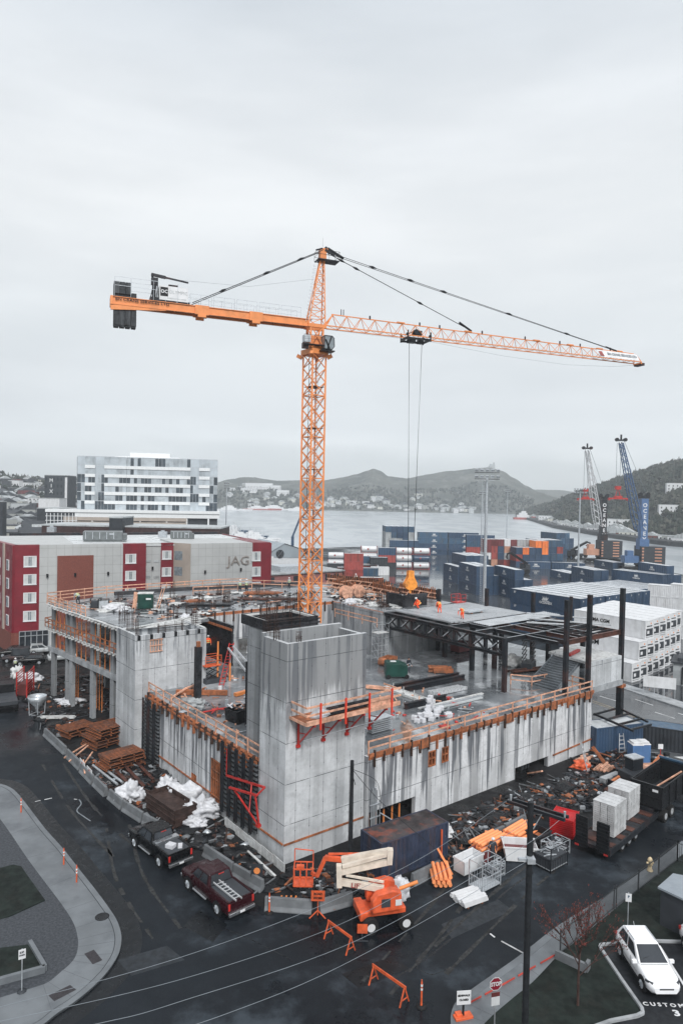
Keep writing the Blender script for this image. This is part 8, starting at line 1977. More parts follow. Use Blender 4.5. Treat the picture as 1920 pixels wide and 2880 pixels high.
debris('rubble',[(200,2100),(270,2130),(440,2150),(620,2320),(760,2440),(790,2520),(740,2500),(570,2390),(400,2290),(300,2225)],640,1,'dark rubble, offcuts and rods strewn between the barriers and the side wall',DC,big=.8)
debris('rubble',[(20,1930),(130,1900),(330,1990),(250,2020),(230,2090),(120,2060)],260,2,'dark scrap and boards strewn in the mud beside the left wing',DC,big=.8)
debris('rubble',[(830,2540),(800,2450),(1010,2440),(1060,2470),(1000,2535)],220,3,'offcuts and rods lying round the foot of the tall core',DC,big=.7)
debris('rubble',[(1240,2360),(1260,2310),(1440,2230),(1600,2190),(1660,2210),(1560,2290),(1480,2300),(1340,2360),(1250,2440)],620,4,'scrap, pipes and stones strewn along the foot of the street wall',DC,big=.75)
debris('rubble',[(1560,2200),(1680,2110),(1800,2110),(1920,2150),(1920,2200),(1740,2230),(1660,2290),(1580,2260)],520,5,'scrap timber and junk strewn at the right end of the site',DC,big=.9)
debris('rubble',[(130,1900),(340,1900),(340,2010),(200,1990)],160,6,'dark material stored on the ground under the wing',DC,big=.8)
# hoarding boards laid against the foot of the side wall
m=MB(); a=B(-.5,9.2,-.1); 
for k in range(5):
    p=G(632+k*34,2322+k*27); q=G(668+k*33,2350+k*27); m.beam(p+Vector((0,0,.35)),q+Vector((0,0,.30)),.04,.75) 
one('hoarding_boards',m,MT['plank'],'row of pale boards standing along the foot of the side wall','boards')
m=MB()
for k in range(4): p=G(690+k*4,2395+k*6); q=G(765+k*3,2470-k*2+k*5); m.beam(p+Vector((0,0,.2+.06*k)),q+Vector((0,0,.2+.06*k)),.16,.05)
one('plank_pile',m,MT['plank'],'long pale planks lying beside the boards at the tall core','planks')
# dark steel beams on the mud
for i,(a_,b2,l) in enumerate([((370,2140),(430,2205),'rusty beam lying nearest the side wall'),((345,2160),(405,2225),'rusty beam lying in the middle behind the tarpaulin'),((325,2180),(380,2235),'rusty beam lying nearest the barriers')]):
    m=MB(); m.ibeam(G(*a_)+Vector((0,0,.3)),G(*b2)+Vector((0,0,.3)),.3,.35,.04); one('steel_beam',m,MT['rust_steel'],l,'steel beam','rusty beams behind the barriers')
for i,(a_,b2) in enumerate([((262,2160),(330,2215)),((275,2155),(345,2210)),((290,2150),(352,2200))]):
    m=MB(); m.tube(G(*a_)+Vector((0,0,.25)),G(*b2)+Vector((0,0,.3)),.12,8); one('steel_pipe',m,MT['galv'],'grey pipe beside the concrete barriers, %s from the road'%ORD[i],'pipe','grey pipes by the barriers')
# right end of the site
for i,(x,y) in enumerate([(1795,2152),(1815,2150)]):
    o=thing('portable_toilet',['blue portable toilet with a white roof, left of the pair','blue portable toilet with a white roof, right of the pair'][i],'portable toilet',G(x-18,y+4),BT-R(35),'portable toilets'); m=MB(); m.box(0,1.1,0,1.15,.05,2.05,0); m.build('cabin',MT['blueb'],o,.02)
    m=MB(); m.box(-.03,1.13,-.03,1.18,2.05,2.15,0); m.prism([(.1,.1),(1.0,.1),(1.0,1.05),(.1,1.05)],2.15,2.32); m.build('roof',MT['white'],o,.06); m=MB(); m.box(.2,.9,-.02,0,.15,1.95); m.build('door',MT['blueb'],o)
def stepladder(px,py,label,rz,h_=2.4,lean=.28,mat='white'):
    o=thing('step_ladder',label,'ladder',G(px,py),rz,'ladders on the site')
    m=MB()
    for x in (-.28,.28): m.beam((x*1.25,0,0),(x*.75,lean*h_,h_),.05,.09)
    m.build('rails',MT[mat],o)
    for k in range(int(h_/.4)):
        t=(k+.6)*.4/h_; m=MB(); w_=.28*(1.25-.5*t); m.beam((-w_,lean*h_*t,h_*t),(w_,lean*h_*t,h_*t),.09,.04); m.build('rung',MT[mat],o)
stepladder(1748,2122,'white step ladder leaning beside the lower black column',R(10),2.1,.12); stepladder(1655,2172,'white ladder leaning against the right end of the street wall',R(60),2.8,.3,'alu')
a=G(1690,2075); dc=container(G(1675,2120),R(20),6.06,2.6,'navy','dark blue container with a wet roof behind the lower black column',None,True); 
container(G(1775,2098),R(-25),6.06,2.4,'boxdark','black container with open doors beside the portable toilets',None,True,roof='navy2')
m=MB()
for k in range(4): m.beam(G(1668+k*35,2010+k*14,2.9),G(1740+k*30,1990+k*16,2.9),.16,.2)
m.beam(G(1670,2008,2.95),G(1780,2056,2.95),.18,.2); m.beam(G(1740,1992,2.95),G(1820,2030,2.95),.18,.2)
one('beam_grid',m,MT['steel_dk'],'black steel members laid over the roofs of the blue containers','steel members')
for i,(a_,b2,l,mm) in enumerate([((1672,2105),(1700,2050),'grey pole leaning on the blue container','galv'),((1700,2110),(1718,2062),'thin white pole leaning right of the grey one','alu')]):
    p=G(*a_); m=MB(); q=D(b2[0],b2[1],p.y+.8); m.beam(p,q,.10); one('leaning_pole',m,MT[mm],l,'pole')
m=MB(); p=G(1708,2158); m.beam(p,D(1665,2100,p.y+.5),.16,.3); one('leaning_pole',m,MT['wood_o'],'brown beam leaning at the right end of the wall','beam')
stack(1695,2170,0,1,6,3,1.7,.16,.14,'wood','pile of short salmon timbers near the leaning ladder','timber pile',BT+.2,'timber piles at the right end',jit=.2,name='timber_pile')
stack(1640,2150,0,1,5,4,1.2,.16,.14,'wood','salmon timbers heaped on the small orange trolley','timber pile',BT,'timber piles at the right end',jit=.25,name='timber_pile')
lump(G(1632,2165),(.7,.5,.5),'crumpled orange sheet under the heaped timbers',31,'safety_orange','sheet','plastic_sheet'); 
stack(1880,2170,0,1,8,5,7.5,.16,.10,'wood','long stack of brown timber behind the dump truck','timber pile',BT-.55,'timber piles at the right end',jit=.1,name='timber_pile')
stack(1905,2152,0,1,4,3,4.0,.3,.16,'plank','white boards stacked at the right edge beyond the timber','board stack',BT-.6,None,name='board_stack')
for i in range(3):
    p=G(1868+i*14,2172+i*3,.85); m=MB(); m.beam((-.5,0,.0),(.5,.3,.05),.12,.09); one('timber',m,MT['wood'],'short pale block on the long timber stack, %s of three'%ORD[i],'timber','blocks on the long timber stack',loc=p,rz=.5+i*.2)
m=MB(); m.box(-1.3,1.3,-.3,.3,0,.55); one('concrete_block',m,MT['conc_plain'],'long pale concrete block near the pile of short timbers','concrete block',loc=G(1715,2196),rz=BT-.05,bevel=.02)
o=thing('work_sign','white notice on a red stand beside the portable toilets','sign',G(1855,2140),0); m=MB(); m.box(-.25,.25,-.02,.02,1.2,1.7); m.build('panel',MT['white'],o); m=MB(); m.beam((0,0,0),(0,0,1.25),.06); m.beam((-.3,0,.03),(.3,0,.03),.06); m.build('stand',MT['red'],o)
m=MB(); m.tube((0,0,0),(0,0,.9),.3,12); one('barrel',m,MT['black'],'black barrel beside the white notice on its red stand','barrel',loc=G(1872,2142))
lump(G(1560,2282),(.8,.6,.6),'black wrapped machine above the red skip',33,'black','machine','covered_machine',.3)
# fire hydrant
hy=thing('fire_hydrant','cream fire hydrant at the kerb behind the iron fence','hydrant',G(1826,2449,.12),0); m=MB(); m.lathe([(.17,0),(.17,.06),(.12,.08),(.11,.55),(.14,.57),(.14,.62),(.10,.72),(.03,.78)],12); m.build('barrel',M('hydrant_cream',(.60,.48,.30),.5,var=.1),hy)
m=MB(); m.tube((-.2,0,.45),(.2,0,.45),.06,8); m.tube((0,0,.45),(0,-.2,.45),.075,8); m.build('outlets',bpy.data.materials['hydrant_cream'],hy); hy.scale=(1.25,1.25,1.25)
# iron fence along the lot
def picket(pts,label,h_=1.45,sp=.13,z0=.1):
    o=thing('iron_fence',label,'fence',(0,0,0),0,'black iron fences'); P=[G8(*p) for p in pts]
    pk=MB(); rl=MB()
    for a,b in zip(P[:-1],P[1:]):
        n=int((b-a).length/sp)
        for k in range(n+1): c=a.lerp(b,k/n); pk.beam((c.x,c.y,z0),(c.x,c.y,z0+h_),.018)
        for z in (.15,h_-.12): rl.beam((a.x,a.y,z0+z),(b.x,b.y,z0+z),.035)
        n=max(1,int((b-a).length/2.4))
        for k in range(n+1): c=a.lerp(b,k/n); m=MB(); m.beam((c.x,c.y,z0),(c.x,c.y,z0+h_+.08),.06); m.build('post',MT['iron'],o)
    pk.build('pickets',MT['iron'],o); rl.build('rails',MT['iron'],o)
MT['iron']=M('grey_iron',(.05,.055,.06),.4,metal=.3,var=.2)
picket([(905,597),(1195,350)],'iron picket fence nearest the bare red tree'); picket([(1205,345),(1535,88),(1700,150),(1900,230)],'iron picket fence running up to the right edge')
m=MB(); q=[G8(880,612),G8(1045,690),G8(1060,665)]
for a,b in zip(q[:-1],q[1:]): m.beam((a.x,a.y,.35),(b.x,b.y,.35),.18,.5)
one('low_wall',m,MT['barrier'],'low dark concrete kerb wall under the bare red tree','wall')
m=MB(); P=cr_spline([G8(420,862),G8(560,785),G8(700,705),G8(880,602)],8)
for i,(a,b) in enumerate(zip(P[:-1],P[1:])): m.beam((a.x,a.y,.20),(b.x,b.y,.20),.03,.09) if i%5!=4 else None
one('barrier_tape',m,M('faded_orange_tape',(.42,.05,.035),.6),'faded orange tape stretched low along the right pavement','tape')
# grey shelter at the right edge
q=[G(1848,2497,2.4),G(1891,2459,2.4),G(1990,2478,2.4),G(1960,2550,2.4)]; o=thing('shelter','low shelter with a flat pale grey roof at the right edge','shelter',(0,0,0),0)
m=MB(); m.prism([(p.x,p.y) for p in q],2.35,2.47); m.build('roof',M('shelter_roof',(.22,.25,.28),.5,var=.06),o); c=sum(q,Vector())/4
m=MB(); m.prism([tuple((p.lerp(c,.12))[:2]) for p in q],.1,2.34); m.build('wall',MT['boxdark'],o)
# bare tree with red twigs
tb=G(1623,2828,.1); tree=thing('bare_tree','slender bare tree with dark red buds on the lawn beside the fence','tree',tb,0); trunk=MB(); tw=MB(); bd=MB(); rnd=random.Random(21)
def branch(p,d,l,r,dep):
    q=p+d*l; (trunk if dep<2 else tw).tube(p,q,r,5,r*.68)
    if dep>=2:
        for k in range(1):
            t=rnd.random(); c=p.lerp(q,t)+Vector((rnd.uniform(-.05,.05),rnd.uniform(-.05,.05),rnd.uniform(-.03,.08))); s=rnd.uniform(.018,.042); bd.cbox(c,(s,s*.8,s*1.8),0,rnd.uniform(0,3),rnd.uniform(0,1))
    if dep>=5: return
    n=3 if dep<2 else rnd.choice([2,3])
    for k in range(n):
        a=rnd.uniform(0,6.28); sp=rnd.uniform(.30,.62) if dep else rnd.uniform(.25,.5); dd=(d+Vector((math.cos(a)*sp,math.sin(a)*sp,.12))).normalized(); branch(p.lerp(q,rnd.uniform(.6,1)),dd,l*rnd.uniform(.68,.86),r*.62,dep+1)
zc=0; trunk.tube((0,0,0),(0,0,1.6),.075,7,.06)
for k in range(6): a=k*1.1; branch(Vector((0,0,1.5+.3*k)),Vector((math.cos(a)*.75,math.sin(a)*.75,.8)).normalized(),1.25,.030,1)
branch(Vector((0,0,1.6)),Vector((.02,0,1)),1.3,.05,0)
trunk.build('trunk',M('bark',(.055,.032,.028),.8,var=.3,scale=4),tree); cr_=tw.build('crown',bpy.data.materials['bark'],tree); bd.build('buds',M('red_buds',(.13,.028,.022),.8,var=.4,scale=3),cr_)['kind']='stuff'
# road edge sign by the refrigerated boxes, kiosk
o=thing('banner_sign','white banner sign on thin posts by the refrigerated containers','sign',G(1852,1960),R(-20)); m=MB(); m.box(-2.0,2.0,-.03,.03,1.2,2.7); m.build('banner',MT['white'],o)
for x in (-1.9,-.6,.6,1.9): m=MB(); m.beam((x,0.06,0),(x,.06,1.3),.08); m.build('post',MT['galv'],o)
text('HARBOUR TERMINAL',.32,MT['boxgrey'],o,(0,-.05,1.9),(R(90),0,0),'lettering',.004,'CENTER',.8) if False else None
o=thing('kiosk','pale grey kiosk with black pipes and a dark roof at the right edge','kiosk',G(1890,1925),R(-30)); m=MB(); m.box(0,7,0,5,0,3.1); m.build('wall',MT['boxgrey'],o); m=MB(); m.box(-.3,7.3,-.3,5.3,3.1,3.35); m.prism([(.5,.5),(6.5,.5),(6.5,4.5),(.5,4.5)],3.35,3.8); m.build('roof',MT['boxdark'],o)
m=MB(); m.path([Vector((1.2,-.1,.2)),Vector((1.2,-.1,2.6)),Vector((2.6,-.1,2.6)),Vector((2.6,-.1,1.5)),Vector((4.5,-.1,1.5))],.1,6); m.build('pipes',MT['black'],o)
m=MB(); P=[G(1560,1905),G(1745,1948),G(1830,1975),G(1960,2010)]
# ================================================================ ON THE LOWER DECK
def DK(u,v,z=ZL): return B(u,v,z)
def beamthing(a,b,w_,h_,mat,label,z=ZL,name='steel_beam',cat='steel beam',group=None,i_=True):
    m=MB(); A=B(*a,z+h_/2+.05);Bb=B(*b,z+h_/2+.05); (m.ibeam(A,Bb,w_,h_,.04) if i_ else m.beam(A,Bb,w_,h_)); return one(name,m,MT[mat],label,cat,group)
beamthing((21.0,11.8),(30.5,11.4),.4,.5,'steel_dk','long black beam on the lower deck, upper of two side by side',group='black beams on the lower deck')
beamthing((21.3,10.6),(30.3,10.4),.4,.5,'steel_dk','long black beam on the lower deck, lower of two side by side',group='black beams on the lower deck')
beamthing((17.6,6.5),(23.0,6.3),.4,.5,'steel_dk','shorter black beam behind the white blocks',group='black beams on the lower deck')
for k in range(3): beamthing((18.6+k*.3,5.6-k*.45),(27.5-k*.6,5.5-k*.45),.32,.12,['plank','galv','boxgrey'][k],'%s of three long flat strips right of the white blocks'%['farthest','middle','nearest'][k],name='metal_strip',cat='metal strip',group='flat strips on the lower deck',i_=False)
for k in range(3): beamthing((23.0+k*.12,8.6-k*.38),(27.2+k*.12,8.4-k*.38),.34,.30,'alu','%s of three bundled aluminium channels on the deck'%['farthest','middle','nearest'][k],name='channel_bundle',cat='channel bundle',group='channel bundles',i_=False)
m=MB(); m.box(20.3,21.4,7.4,13.0,ZL+.02,ZL+.14); 
for x in (20.3,21.35): m.box(x,x+.05,7.4,13,ZL+.14,ZL+.26)
for v in (8,9.5,11): m.beam((20.3,v,ZL),(20.3,v,ZL+1.0),.06)
one('walk_ramp',m,[MT['plank']],'long pale metal ramp lying on the lower deck beside the core','ramp',loc=BZ,rz=BT)
rnd=random.Random(3); m=MB(); m.cbox((0,0,.19),(.5,.42,.38)); wb0=one('wrapped_block',m,MT['tarp'],'white wrapped block in the heap on the lower deck near the street rail','wrapped block','heap of white wrapped blocks',bevel=.04)
for k in range(38):
    o=wb0 if k==0 else dup(wb0)
    o.location=B(rnd.gauss(17.6,.95),rnd.gauss(3.4,.36),ZL+(0 if k<22 else .36)) if k<32 else B(18.2+.25*(k%3),4.0,ZL+.4+.2*(k-32)); o.rotation_euler=(rnd.uniform(-.15,.15),0,rnd.uniform(0,3))
def bincart(u,v,rz,label,s=1.0,z=ZL):
    o=thing('bin_cart',label,'bin cart',B(u,v,z),rz,'dark green bin carts'); o.scale=(s,s,s); m=MB(); m.xextr([(-.95,.2),(.95,.2),(.95,.75),(.95,1.15),(.35,1.35),(-.95,1.35)],-.65,.65); m.build('body',MT['green'],o,.03)
    m=MB(); m.box(-.9,.3,-.6,.6,1.36,1.41); m.box(-.5,.0,-.2,.2,1.41,1.43,1); m.build('lid',[MT['green'],MT['white']],o); 
    for x in (-.7,.9):
        for y in (-.6,.6): m=MB(); m.tube((x,y-.06,.2),(x,y+.06,.2),.2,12); m.build('wheel',MT['rubber'],o)
    m=MB(); m.beam((.95,-.4,1.0),(1.3,-.4,1.15),.04); m.beam((.95,.4,1.0),(1.3,.4,1.15),.04); m.beam((1.3,-.4,1.15),(1.3,.4,1.15),.04); m.build('handle',MT['galv'],o)
bincart(24.6,15.3,BT-.6,'dark green bin cart on the lower deck beside a worker',1.25); 
q=G(410,1712,ZU); o=thing('bin_cart','dark green upright bin on the upper left deck beside timber props','bin cart',q,R(10),'dark green bin carts'); m=MB(); m.box(-.9,.9,-.7,.7,.1,1.9); m.build('body',MT['green'],o,.04); m=MB(); m.box(-.92,.92,-.72,.72,1.9,1.98); m.box(.1,.7,-.73,-.7,1.2,1.4,1); m.build('lid',[MT['plank'],MT['white']],o)
m=MB(); m.beam((1.3,0,0),(1.9,.3,2.4),.09); m.beam((1.6,0,0),(2.2,.3,2.5),.09); m.beam((-1.4,0,0),(-1.2,.1,2.0),.5,.05); one('timber_props',m,MT['wood'],'pale timbers standing round the upright green bin','timbers',loc=q)
o=thing('orange_machine','orange timber reel and crate on the lower deck by the scaffold tower','crate',B(28.0,20.2,ZL),BT+.3); o.scale=(.8,.8,.8); m=MB()
for k in range(5): m.box(-1.2,1.2,-.8+k*.36,-.72+k*.36,.1,1.1)
m.box(-1.3,1.3,-.9,.9,0,.1); m.tube((-1.5,-.5,.6),(-1.5,.6,.6),.6,12); m.build('crate',MT['wood_o'],o)
stack(1238,1893,ZL,1,4,4,2.2,.2,.16,'wood_o','small timber pallet stack behind the black beams','timber pile',BT-.7,'timber piles on the lower deck',jit=.1,name='timber_pile'); 
stack(1048,1938,ZL,1,3,2,3.0,.18,.10,'wood','few brown timbers right beside the tall core on the lower deck','timber pile',BT-.9,'timber piles on the lower deck',jit=.3,name='timber_pile')
m=MB()
for k in range(7): m.box(10.6+k*.02,12.9,3.0,3.9,ZL+.1+k*.17,ZL+.16+k*.17)
for k in range(2): m.beam((9.7+k*.3,3.1,ZL),(10.3+k*.3,3.5,ZL+1.4),.08)
m.beam((9.9,3.2,ZL+.6),(10.1,3.2,ZL+.6),.5,.1)
one('pallet_stack',m,MT['galv'],'stack of grey metal frames on the deck right of the tall core','frame stack',loc=BZ,rz=BT)
def scaffold(u,v,label,h_,w_=1.6,d_=1.2,z=ZL):
    o=thing('scaffold_tower',label,'scaffold',B(u,v,z),BT,'scaffold towers'); m=MB()
    for x in (0,w_):
        for y in (0,d_): m.tube((x,y,0),(x,y,h_),.03,5)
    k=0
    while k<h_-.1:
        for y in (0,d_): m.beam((0,y,k+.3),(w_,y,k+.3),.035)
        m.beam((0,0,k+.3),(0,d_,k+1.3 if k+1.3<h_ else h_),.025); m.beam((w_,0,k+.3),(w_,d_,min(h_,k+1.3)),.025); k+=.85
    m.build('frame',MT['galv'],o)
    m=MB(); m.box(-.1,w_+.1,0,d_,h_*.75,h_*.75+.05); m.build('boards',MT['plank'],o)
scaffold(27.3,21.3,'grey scaffold tower in the corner left of the truss column',4.6); scaffold(14.6,28.5,'grey scaffold tower in the courtyard behind the stair ladder',4.2,2.6,1.6); scaffold(12.0,24.5,'low scaffold frame beside the tall core in the courtyard',3.0,2.2,1.4); scaffold(10.6,29.8,'scaffold frame at the back of the courtyard beside the scissor lift',4.8,2.0,1.4)
# courtyard things
lad=thing('ladder','long red ladder leaning in the courtyard','ladder',(0,0,0),0,'ladders on the site'); a=B(7.3,22.9,ZL); b_=D(652,1808,B(9,24,0).y+.6); sd_=Vector((.22,.1,0)); m=MB()
for s in (-1,1): m.beam(a+sd_*s,b_+sd_*s,.06,.1)
for k in range(14): c=a.lerp(b_,(k+.5)/14); m.beam(c-sd_,c+sd_,.05)
m.build('ladder_frame',MT['red'],lad)
for i,(u,v,h_) in enumerate([(7.6,24.3,4.3),(9.0,24.2,3.2)]): m=MB(); m.tube((0,0,0),(0,0,h_*.6),.10,8,mi=0); m.tube((0,0,h_*.6),(0,0,h_),.09,8,mi=0 if i==0 else 1); one('steel_prop',m,[MT['orange'],MT['galv']],['tall orange post beside the worker on the scissor lift','shorter orange and grey post left of the red ladder'][i],'prop','posts by the scissor lift',loc=B(u,v,ZL))
lift=thing('scissor_lift','black scissor lift with an orange edged platform beside the stair core','scissor lift',B(7.0,24.6,ZL),BT); m=MB(); m.box(-.8,.8,-.5,.5,0,.5); m.build('chassis',MT['boxdark'],lift)
m=MB()
for y in (-.4,.4):
    for k in range(2): m.beam((-.7,y,.5+k*.65),(.7,y,1.15+k*.65),.07); m.beam((.7,y,.5+k*.65),(-.7,y,1.15+k*.65),.07)
m.build('scissor_arms',MT['steel_dk'],lift); m=MB(); m.box(-.9,.9,-.5,.5,1.8,1.9)
for x in (-.9,.9): 
    for y in (-.5,.5): m.beam((x,y,1.9),(x,y,2.9),.05)
for z in (2.4,2.9):
    for y in (-.5,.5): m.beam((-.9,y,z),(.9,y,z),.05)
m.build('platform',MT['safety_orange'],lift)
for i,(a_,b2,mt,w_) in enumerate([((575,1945,0),(650,1925,1),'wood_o',.5),((495,1935,0),(600,1918,1),'wood_o',.6)]): pass
beamthing((2.2,22.6),(6.2,19.6),.35,.45,'wood_o','thick brown timber beam lying before the stair core',name='timber_beam',cat='timber beam',group='timber beams in the courtyard',i_=False)
beamthing((6.6,18.8),(9.6,19.4),.4,.3,'orange','bright orange beam lying in the courtyard beside the red ladder',name='timber_beam',cat='timber beam',group='timber beams in the courtyard',i_=False)
for i in range(6): beamthing((1.2+i*.35,21.5+i*.12),(3.6+i*.3,23.6-i*.1),.18,.15,'wood','salmon timber in the pile at the foot of the stair core, %s one'%ORD[i],name='timber',cat='timber',group='timbers at the foot of the stair core',i_=False,z=ZL+.1*i)
for i,(u,v,u2,v2,z2) in enumerate([(10.2,23.6,9.6,22,3.6),(11.2,23.4,10.2,22,3.7)]): m=MB(); m.beam(B(u,v-2.5,ZL+.3),B(u2-1,v2+2,ZL+z2),.16,.16); one('steel_brace',m,MT['galv'],['left grey brace propping the courtyard form','right grey brace propping the courtyard form'][i],'brace','grey braces in the courtyard')
m=MB(); m.blob((0,0,.5),(.9,.7,.5),3,0,.3); rnd=random.Random(6)
o=bin_(B(3.6,12.4,ZL),None,2.4,1.6,1.15,'black','black skip overflowing with offcuts in the courtyard',BT+.2,.1,'boxdark'); m=MB()
for k in range(26): m.cbox((rnd.uniform(-1,1),rnd.uniform(-.6,.6),rnd.uniform(.9,1.5)),(rnd.uniform(.3,1.2),.12,.06),rnd.choice([0,1,2]),rnd.uniform(0,3),rnd.uniform(-.5,.5),rnd.uniform(-.6,.6))
one('offcuts',m,[MT['tarp'],MT['wood'],MT['boxdark']],'white and brown offcuts heaped in the black courtyard skip','offcuts',loc=B(3.6,12.4,ZL),rz=BT+.2)
m=MB(); m.tube((-1.2,0,.3),(1.2,0,.3),.08,6); m.tube((-.5,-.4,.2),(.6,.5,.3),.07,6); m.tube((0,.5,.25),(1.3,-.5,.25),.07,6); one('red_brackets',m,MT['red'],'red steel brackets lying on the wet courtyard floor','brackets',loc=B(2.6,15.4,ZL),rz=BT)
for i in range(7): beamthing((5.0+i*.3,15.5-i*.3),(8.0+i*.25,12.2-i*.3),.16,.08,'galv','grey deck strip lying in the courtyard, %s from the back'%ORD[i],name='metal_strip',cat='metal strip',group='grey strips in the courtyard',i_=False,z=ZL)
lump(B(1.8,18.2,ZL),(.9,.6,.5),'black and white rubbish heap behind the side wall rail',41,'boxgrey','rubbish','rubbish_heap'); lump(B(8.0,17.5,ZL),(.8,.5,.5),'white sheeting heaped against the wrapped column',43)
m=MB(); m.tube((0,0,0),(0,0,.45),.2,12); one('bucket',m,MT['white'],'white bucket on the wet floor below the red ladder','bucket','buckets on the deck',loc=B(6.4,21.5,ZL)); m=MB(); m.tube((0,0,0),(0,0,.5),.2,12,.16); m.tube((0,0,.5),(0,0,.8),.05,6); one('water_cooler',m,MT['galv'],'pale water canister alone in the middle of the courtyard floor','canister',loc=B(4.7,17.0,ZL))
debris('deck_litter',[(1060,1945),(1180,1930),(1260,1960),(1440,1990),(1300,2040),(1090,2060)],90,8,'small offcuts and cable ends scattered on the lower deck',[MT['boxdark'],MT['galv'],MT['wood'],MT['red']],zf=ZL,big=.4)
debris('deck_litter',[(450,1985),(560,1900),(700,1900),(730,1960),(715,2090)],110,9,'small offcuts scattered on the courtyard floor',[MT['boxdark'],MT['wood'],MT['wood_o'],MT['galv'],MT['boxdark']],zf=ZL,big=.5)
# far part of the lower deck
bin_(B(40.4,20.0,ZL),None,2.6,1.5,1.2,'boxdred','dark red skip under the roof sheets at the back of the deck',BT,.1,'boxdark')
lump(G(1440,1872,ZL),(1.1,.8,.8),'white builders bag beside the rusty pipes under the frame',45,'plank','bag','builders_bag',.25)
for i in range(4): m=MB(); m.tube(B(36.5,9.6-i*.35,ZL+.2+.1*(i%2)),B(42,8.4-i*.35,ZL+.2+.1*(i%2)),.13,6); one('steel_pipe',m,MT['rust_steel'],'rusty pipe by the white bag under the frame, %s from the back'%ORD[i],'pipe','rusty pipes under the frame')
o=thing('scissor_lift','folded black scissor lift standing behind the steel stairs','scissor lift',B(40,9.2,ZL),BT+.4); m=MB(); m.box(-1.2,1.2,-.6,.6,.2,.9); m.build('chassis',MT['boxdark'],o); m=MB()
for k in range(5):
    for y in (-.5,.5): m.beam((-1.1,y,1+k*.5),(1.1,y,1.45+k*.5),.09); m.beam((1.1,y,1+k*.5),(-1.1,y,1.45+k*.5),.09)
m.build('scissor_arms',MT['steel_dk'],o); m=MB(); m.box(-1.2,1.2,-.6,.6,3.5,3.65); m.build('platform',MT['boxdark'],o)
m=MB(); m.cbox((0,0,0),(3.2,.35,.25)); one('red_beam',m,MT['red'],'short red beam lying on the pale landing','beam',loc=B(40.5,3.6,9.2),rz=BT+.25)
m=MB(); m.box(-.9,.9,-.5,.5,0,.12)
for x in (-.9,0,.9):
    for y in (-.5,.5): m.beam((x,y,0),(x,y,1.1),.05)
for z in (.6,1.1):
    for y in (-.5,.5): m.beam((-.9,y,z),(.9,y,z),.05)
one('red_cage',m,MT['red'],'red tubular cage on the steel frame behind the workers','cage',loc=G(1288,1694,11.9),rz=BT)
# ================================================================ ON THE UPPER DECK
for i,(x,y,l) in enumerate([(270,1712,'generator in a black frame nearest the street rail'),(292,1714,'generator in a grey frame right of the black one')]):
    o=thing('generator',l,'generator',G(x,y,ZU),R(15),'generators on the upper deck'); m=MB(); m.box(-.5,.5,-.4,.4,.2,1.0); m.build('engine',MT['boxdark'] if i==0 else MT['galv'],o); m=MB(); q=[(-.6,-.5),(.6,-.5),(.6,.5),(-.6,.5)]
    for x_,y_ in q: m.beam((x_,y_,0),(x_,y_,1.3),.06)
    for z in (.05,1.3):
        for k in range(4): m.beam((*q[k],z),(*q[(k+1)%4],z),.05)
    m.build('frame',MT['black'],o)
stack(548,1695,ZU,1,4,2,1.8,.25,.12,'wood_o','orange timber pile in the middle of the upper deck','timber pile',.1,'timber piles on the upper deck',jit=.2,name='timber_pile')
stack(740,1672,ZU,1,6,2,4.5,.25,.12,'wood_o','long orange timber pile behind the workers pair','timber pile',.1,'timber piles on the upper deck',jit=.2,name='timber_pile')
stack(590,1706,ZU,1,7,3,5.5,.18,.09,'ply','long low pile of black bars on the upper deck','bar pile',.15,None,jit=.3,name='bar_pile'); stack(770,1688,ZU,1,7,2,8,.18,.09,'rust_steel','long pile of rusty bars left of the mast','bar pile',.1,None,jit=.3,name='bar_pile')
stack(1040,1668,ZU,1,5,2,3.2,.22,.14,'wood','salmon timbers heaped before the orange wall forms','timber pile',.2,'timber piles on the upper deck',jit=.4,name='timber_pile')
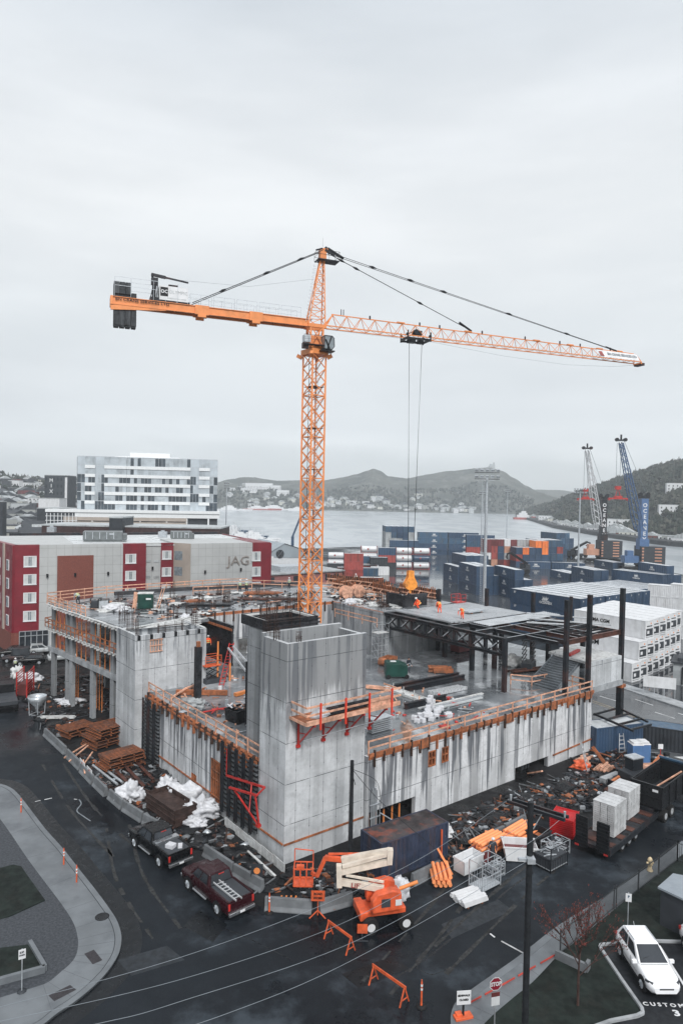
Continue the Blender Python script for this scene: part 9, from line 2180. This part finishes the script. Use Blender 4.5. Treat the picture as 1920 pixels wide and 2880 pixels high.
for i,(x,y) in enumerate([(973,1684),(1005,1680)]):
    o=thing('cable_reel',['left timber cable reel on the upper deck right of the mast','right timber cable reel on the upper deck beside the left one'][i],'cable reel',G(x,y,ZU),.4,'timber cable reels'); m=MB(); m.tube((0,-.6,.9),(0,-.5,.9),.9,18); m.tube((0,.5,.9),(0,.6,.9),.9,18); m.tube((0,-.5,.9),(0,.5,.9),.45,12); m.build('drum',MT['wood'],o)
lump(G(985,1700,ZU),(.7,.5,.5),'white bag beside the cable reels',51,'tarp','bag','material_bag',.3); lump(G(322,1716,ZU),(1.3,.7,.4),'white crumpled sheet on the upper deck near the generators',52,'tarp'); lump(G(520,1742,ZU),(.5,.4,.4),'small white bag at the front edge of the upper deck',53,'tarp','bag','material_bag',.3)
LT=[MT['boxdark'],MT['rebar'],MT['wood'],MT['plank'],MT['boxdark'],MT['rust_steel'],MT['galv'],MT['black'],MT['rebar']]
debris('deck_litter',[(180,1700),(330,1685),(620,1668),(850,1662),(860,1700),(700,1712),(560,1735),(420,1745)],420,61,'rods, boards and offcuts scattered over the upper left deck',LT,zf=ZU,big=.75)
debris('deck_litter',[(910,1660),(1000,1650),(1100,1668),(1190,1690),(1130,1712),(960,1700)],380,62,'rods, boards and offcuts scattered over the upper right deck',LT,zf=ZU,big=.75)
m=MB()   # fresh pour strips
stack(1330,1722,11.95,1,3,2,3,.4,.08,'galv','small pile of sheets on the roof decking','sheet pile',BT,None,name='sheet_pile')
# ================================================================ HAZE
hz=MB(); hz.box(-1480,2490,-60,2290,-5.2,235)
m=bpy.data.materials.new('haze_air'); m.use_nodes=True; t=m.node_tree; t.nodes.clear()
o_=t.nodes.new('ShaderNodeOutputMaterial'); v_=t.nodes.new('ShaderNodeVolumePrincipled')
v_.inputs['Color'].default_value=(.90,.955,1,1); v_.inputs['Density'].default_value=.00026; v_.inputs['Anisotropy'].default_value=.2
t.links.new(v_.outputs[0],o_.inputs['Volume'])
tag(hz.build('haze',m),'pale rainy haze over the harbour',None,None,'stuff')
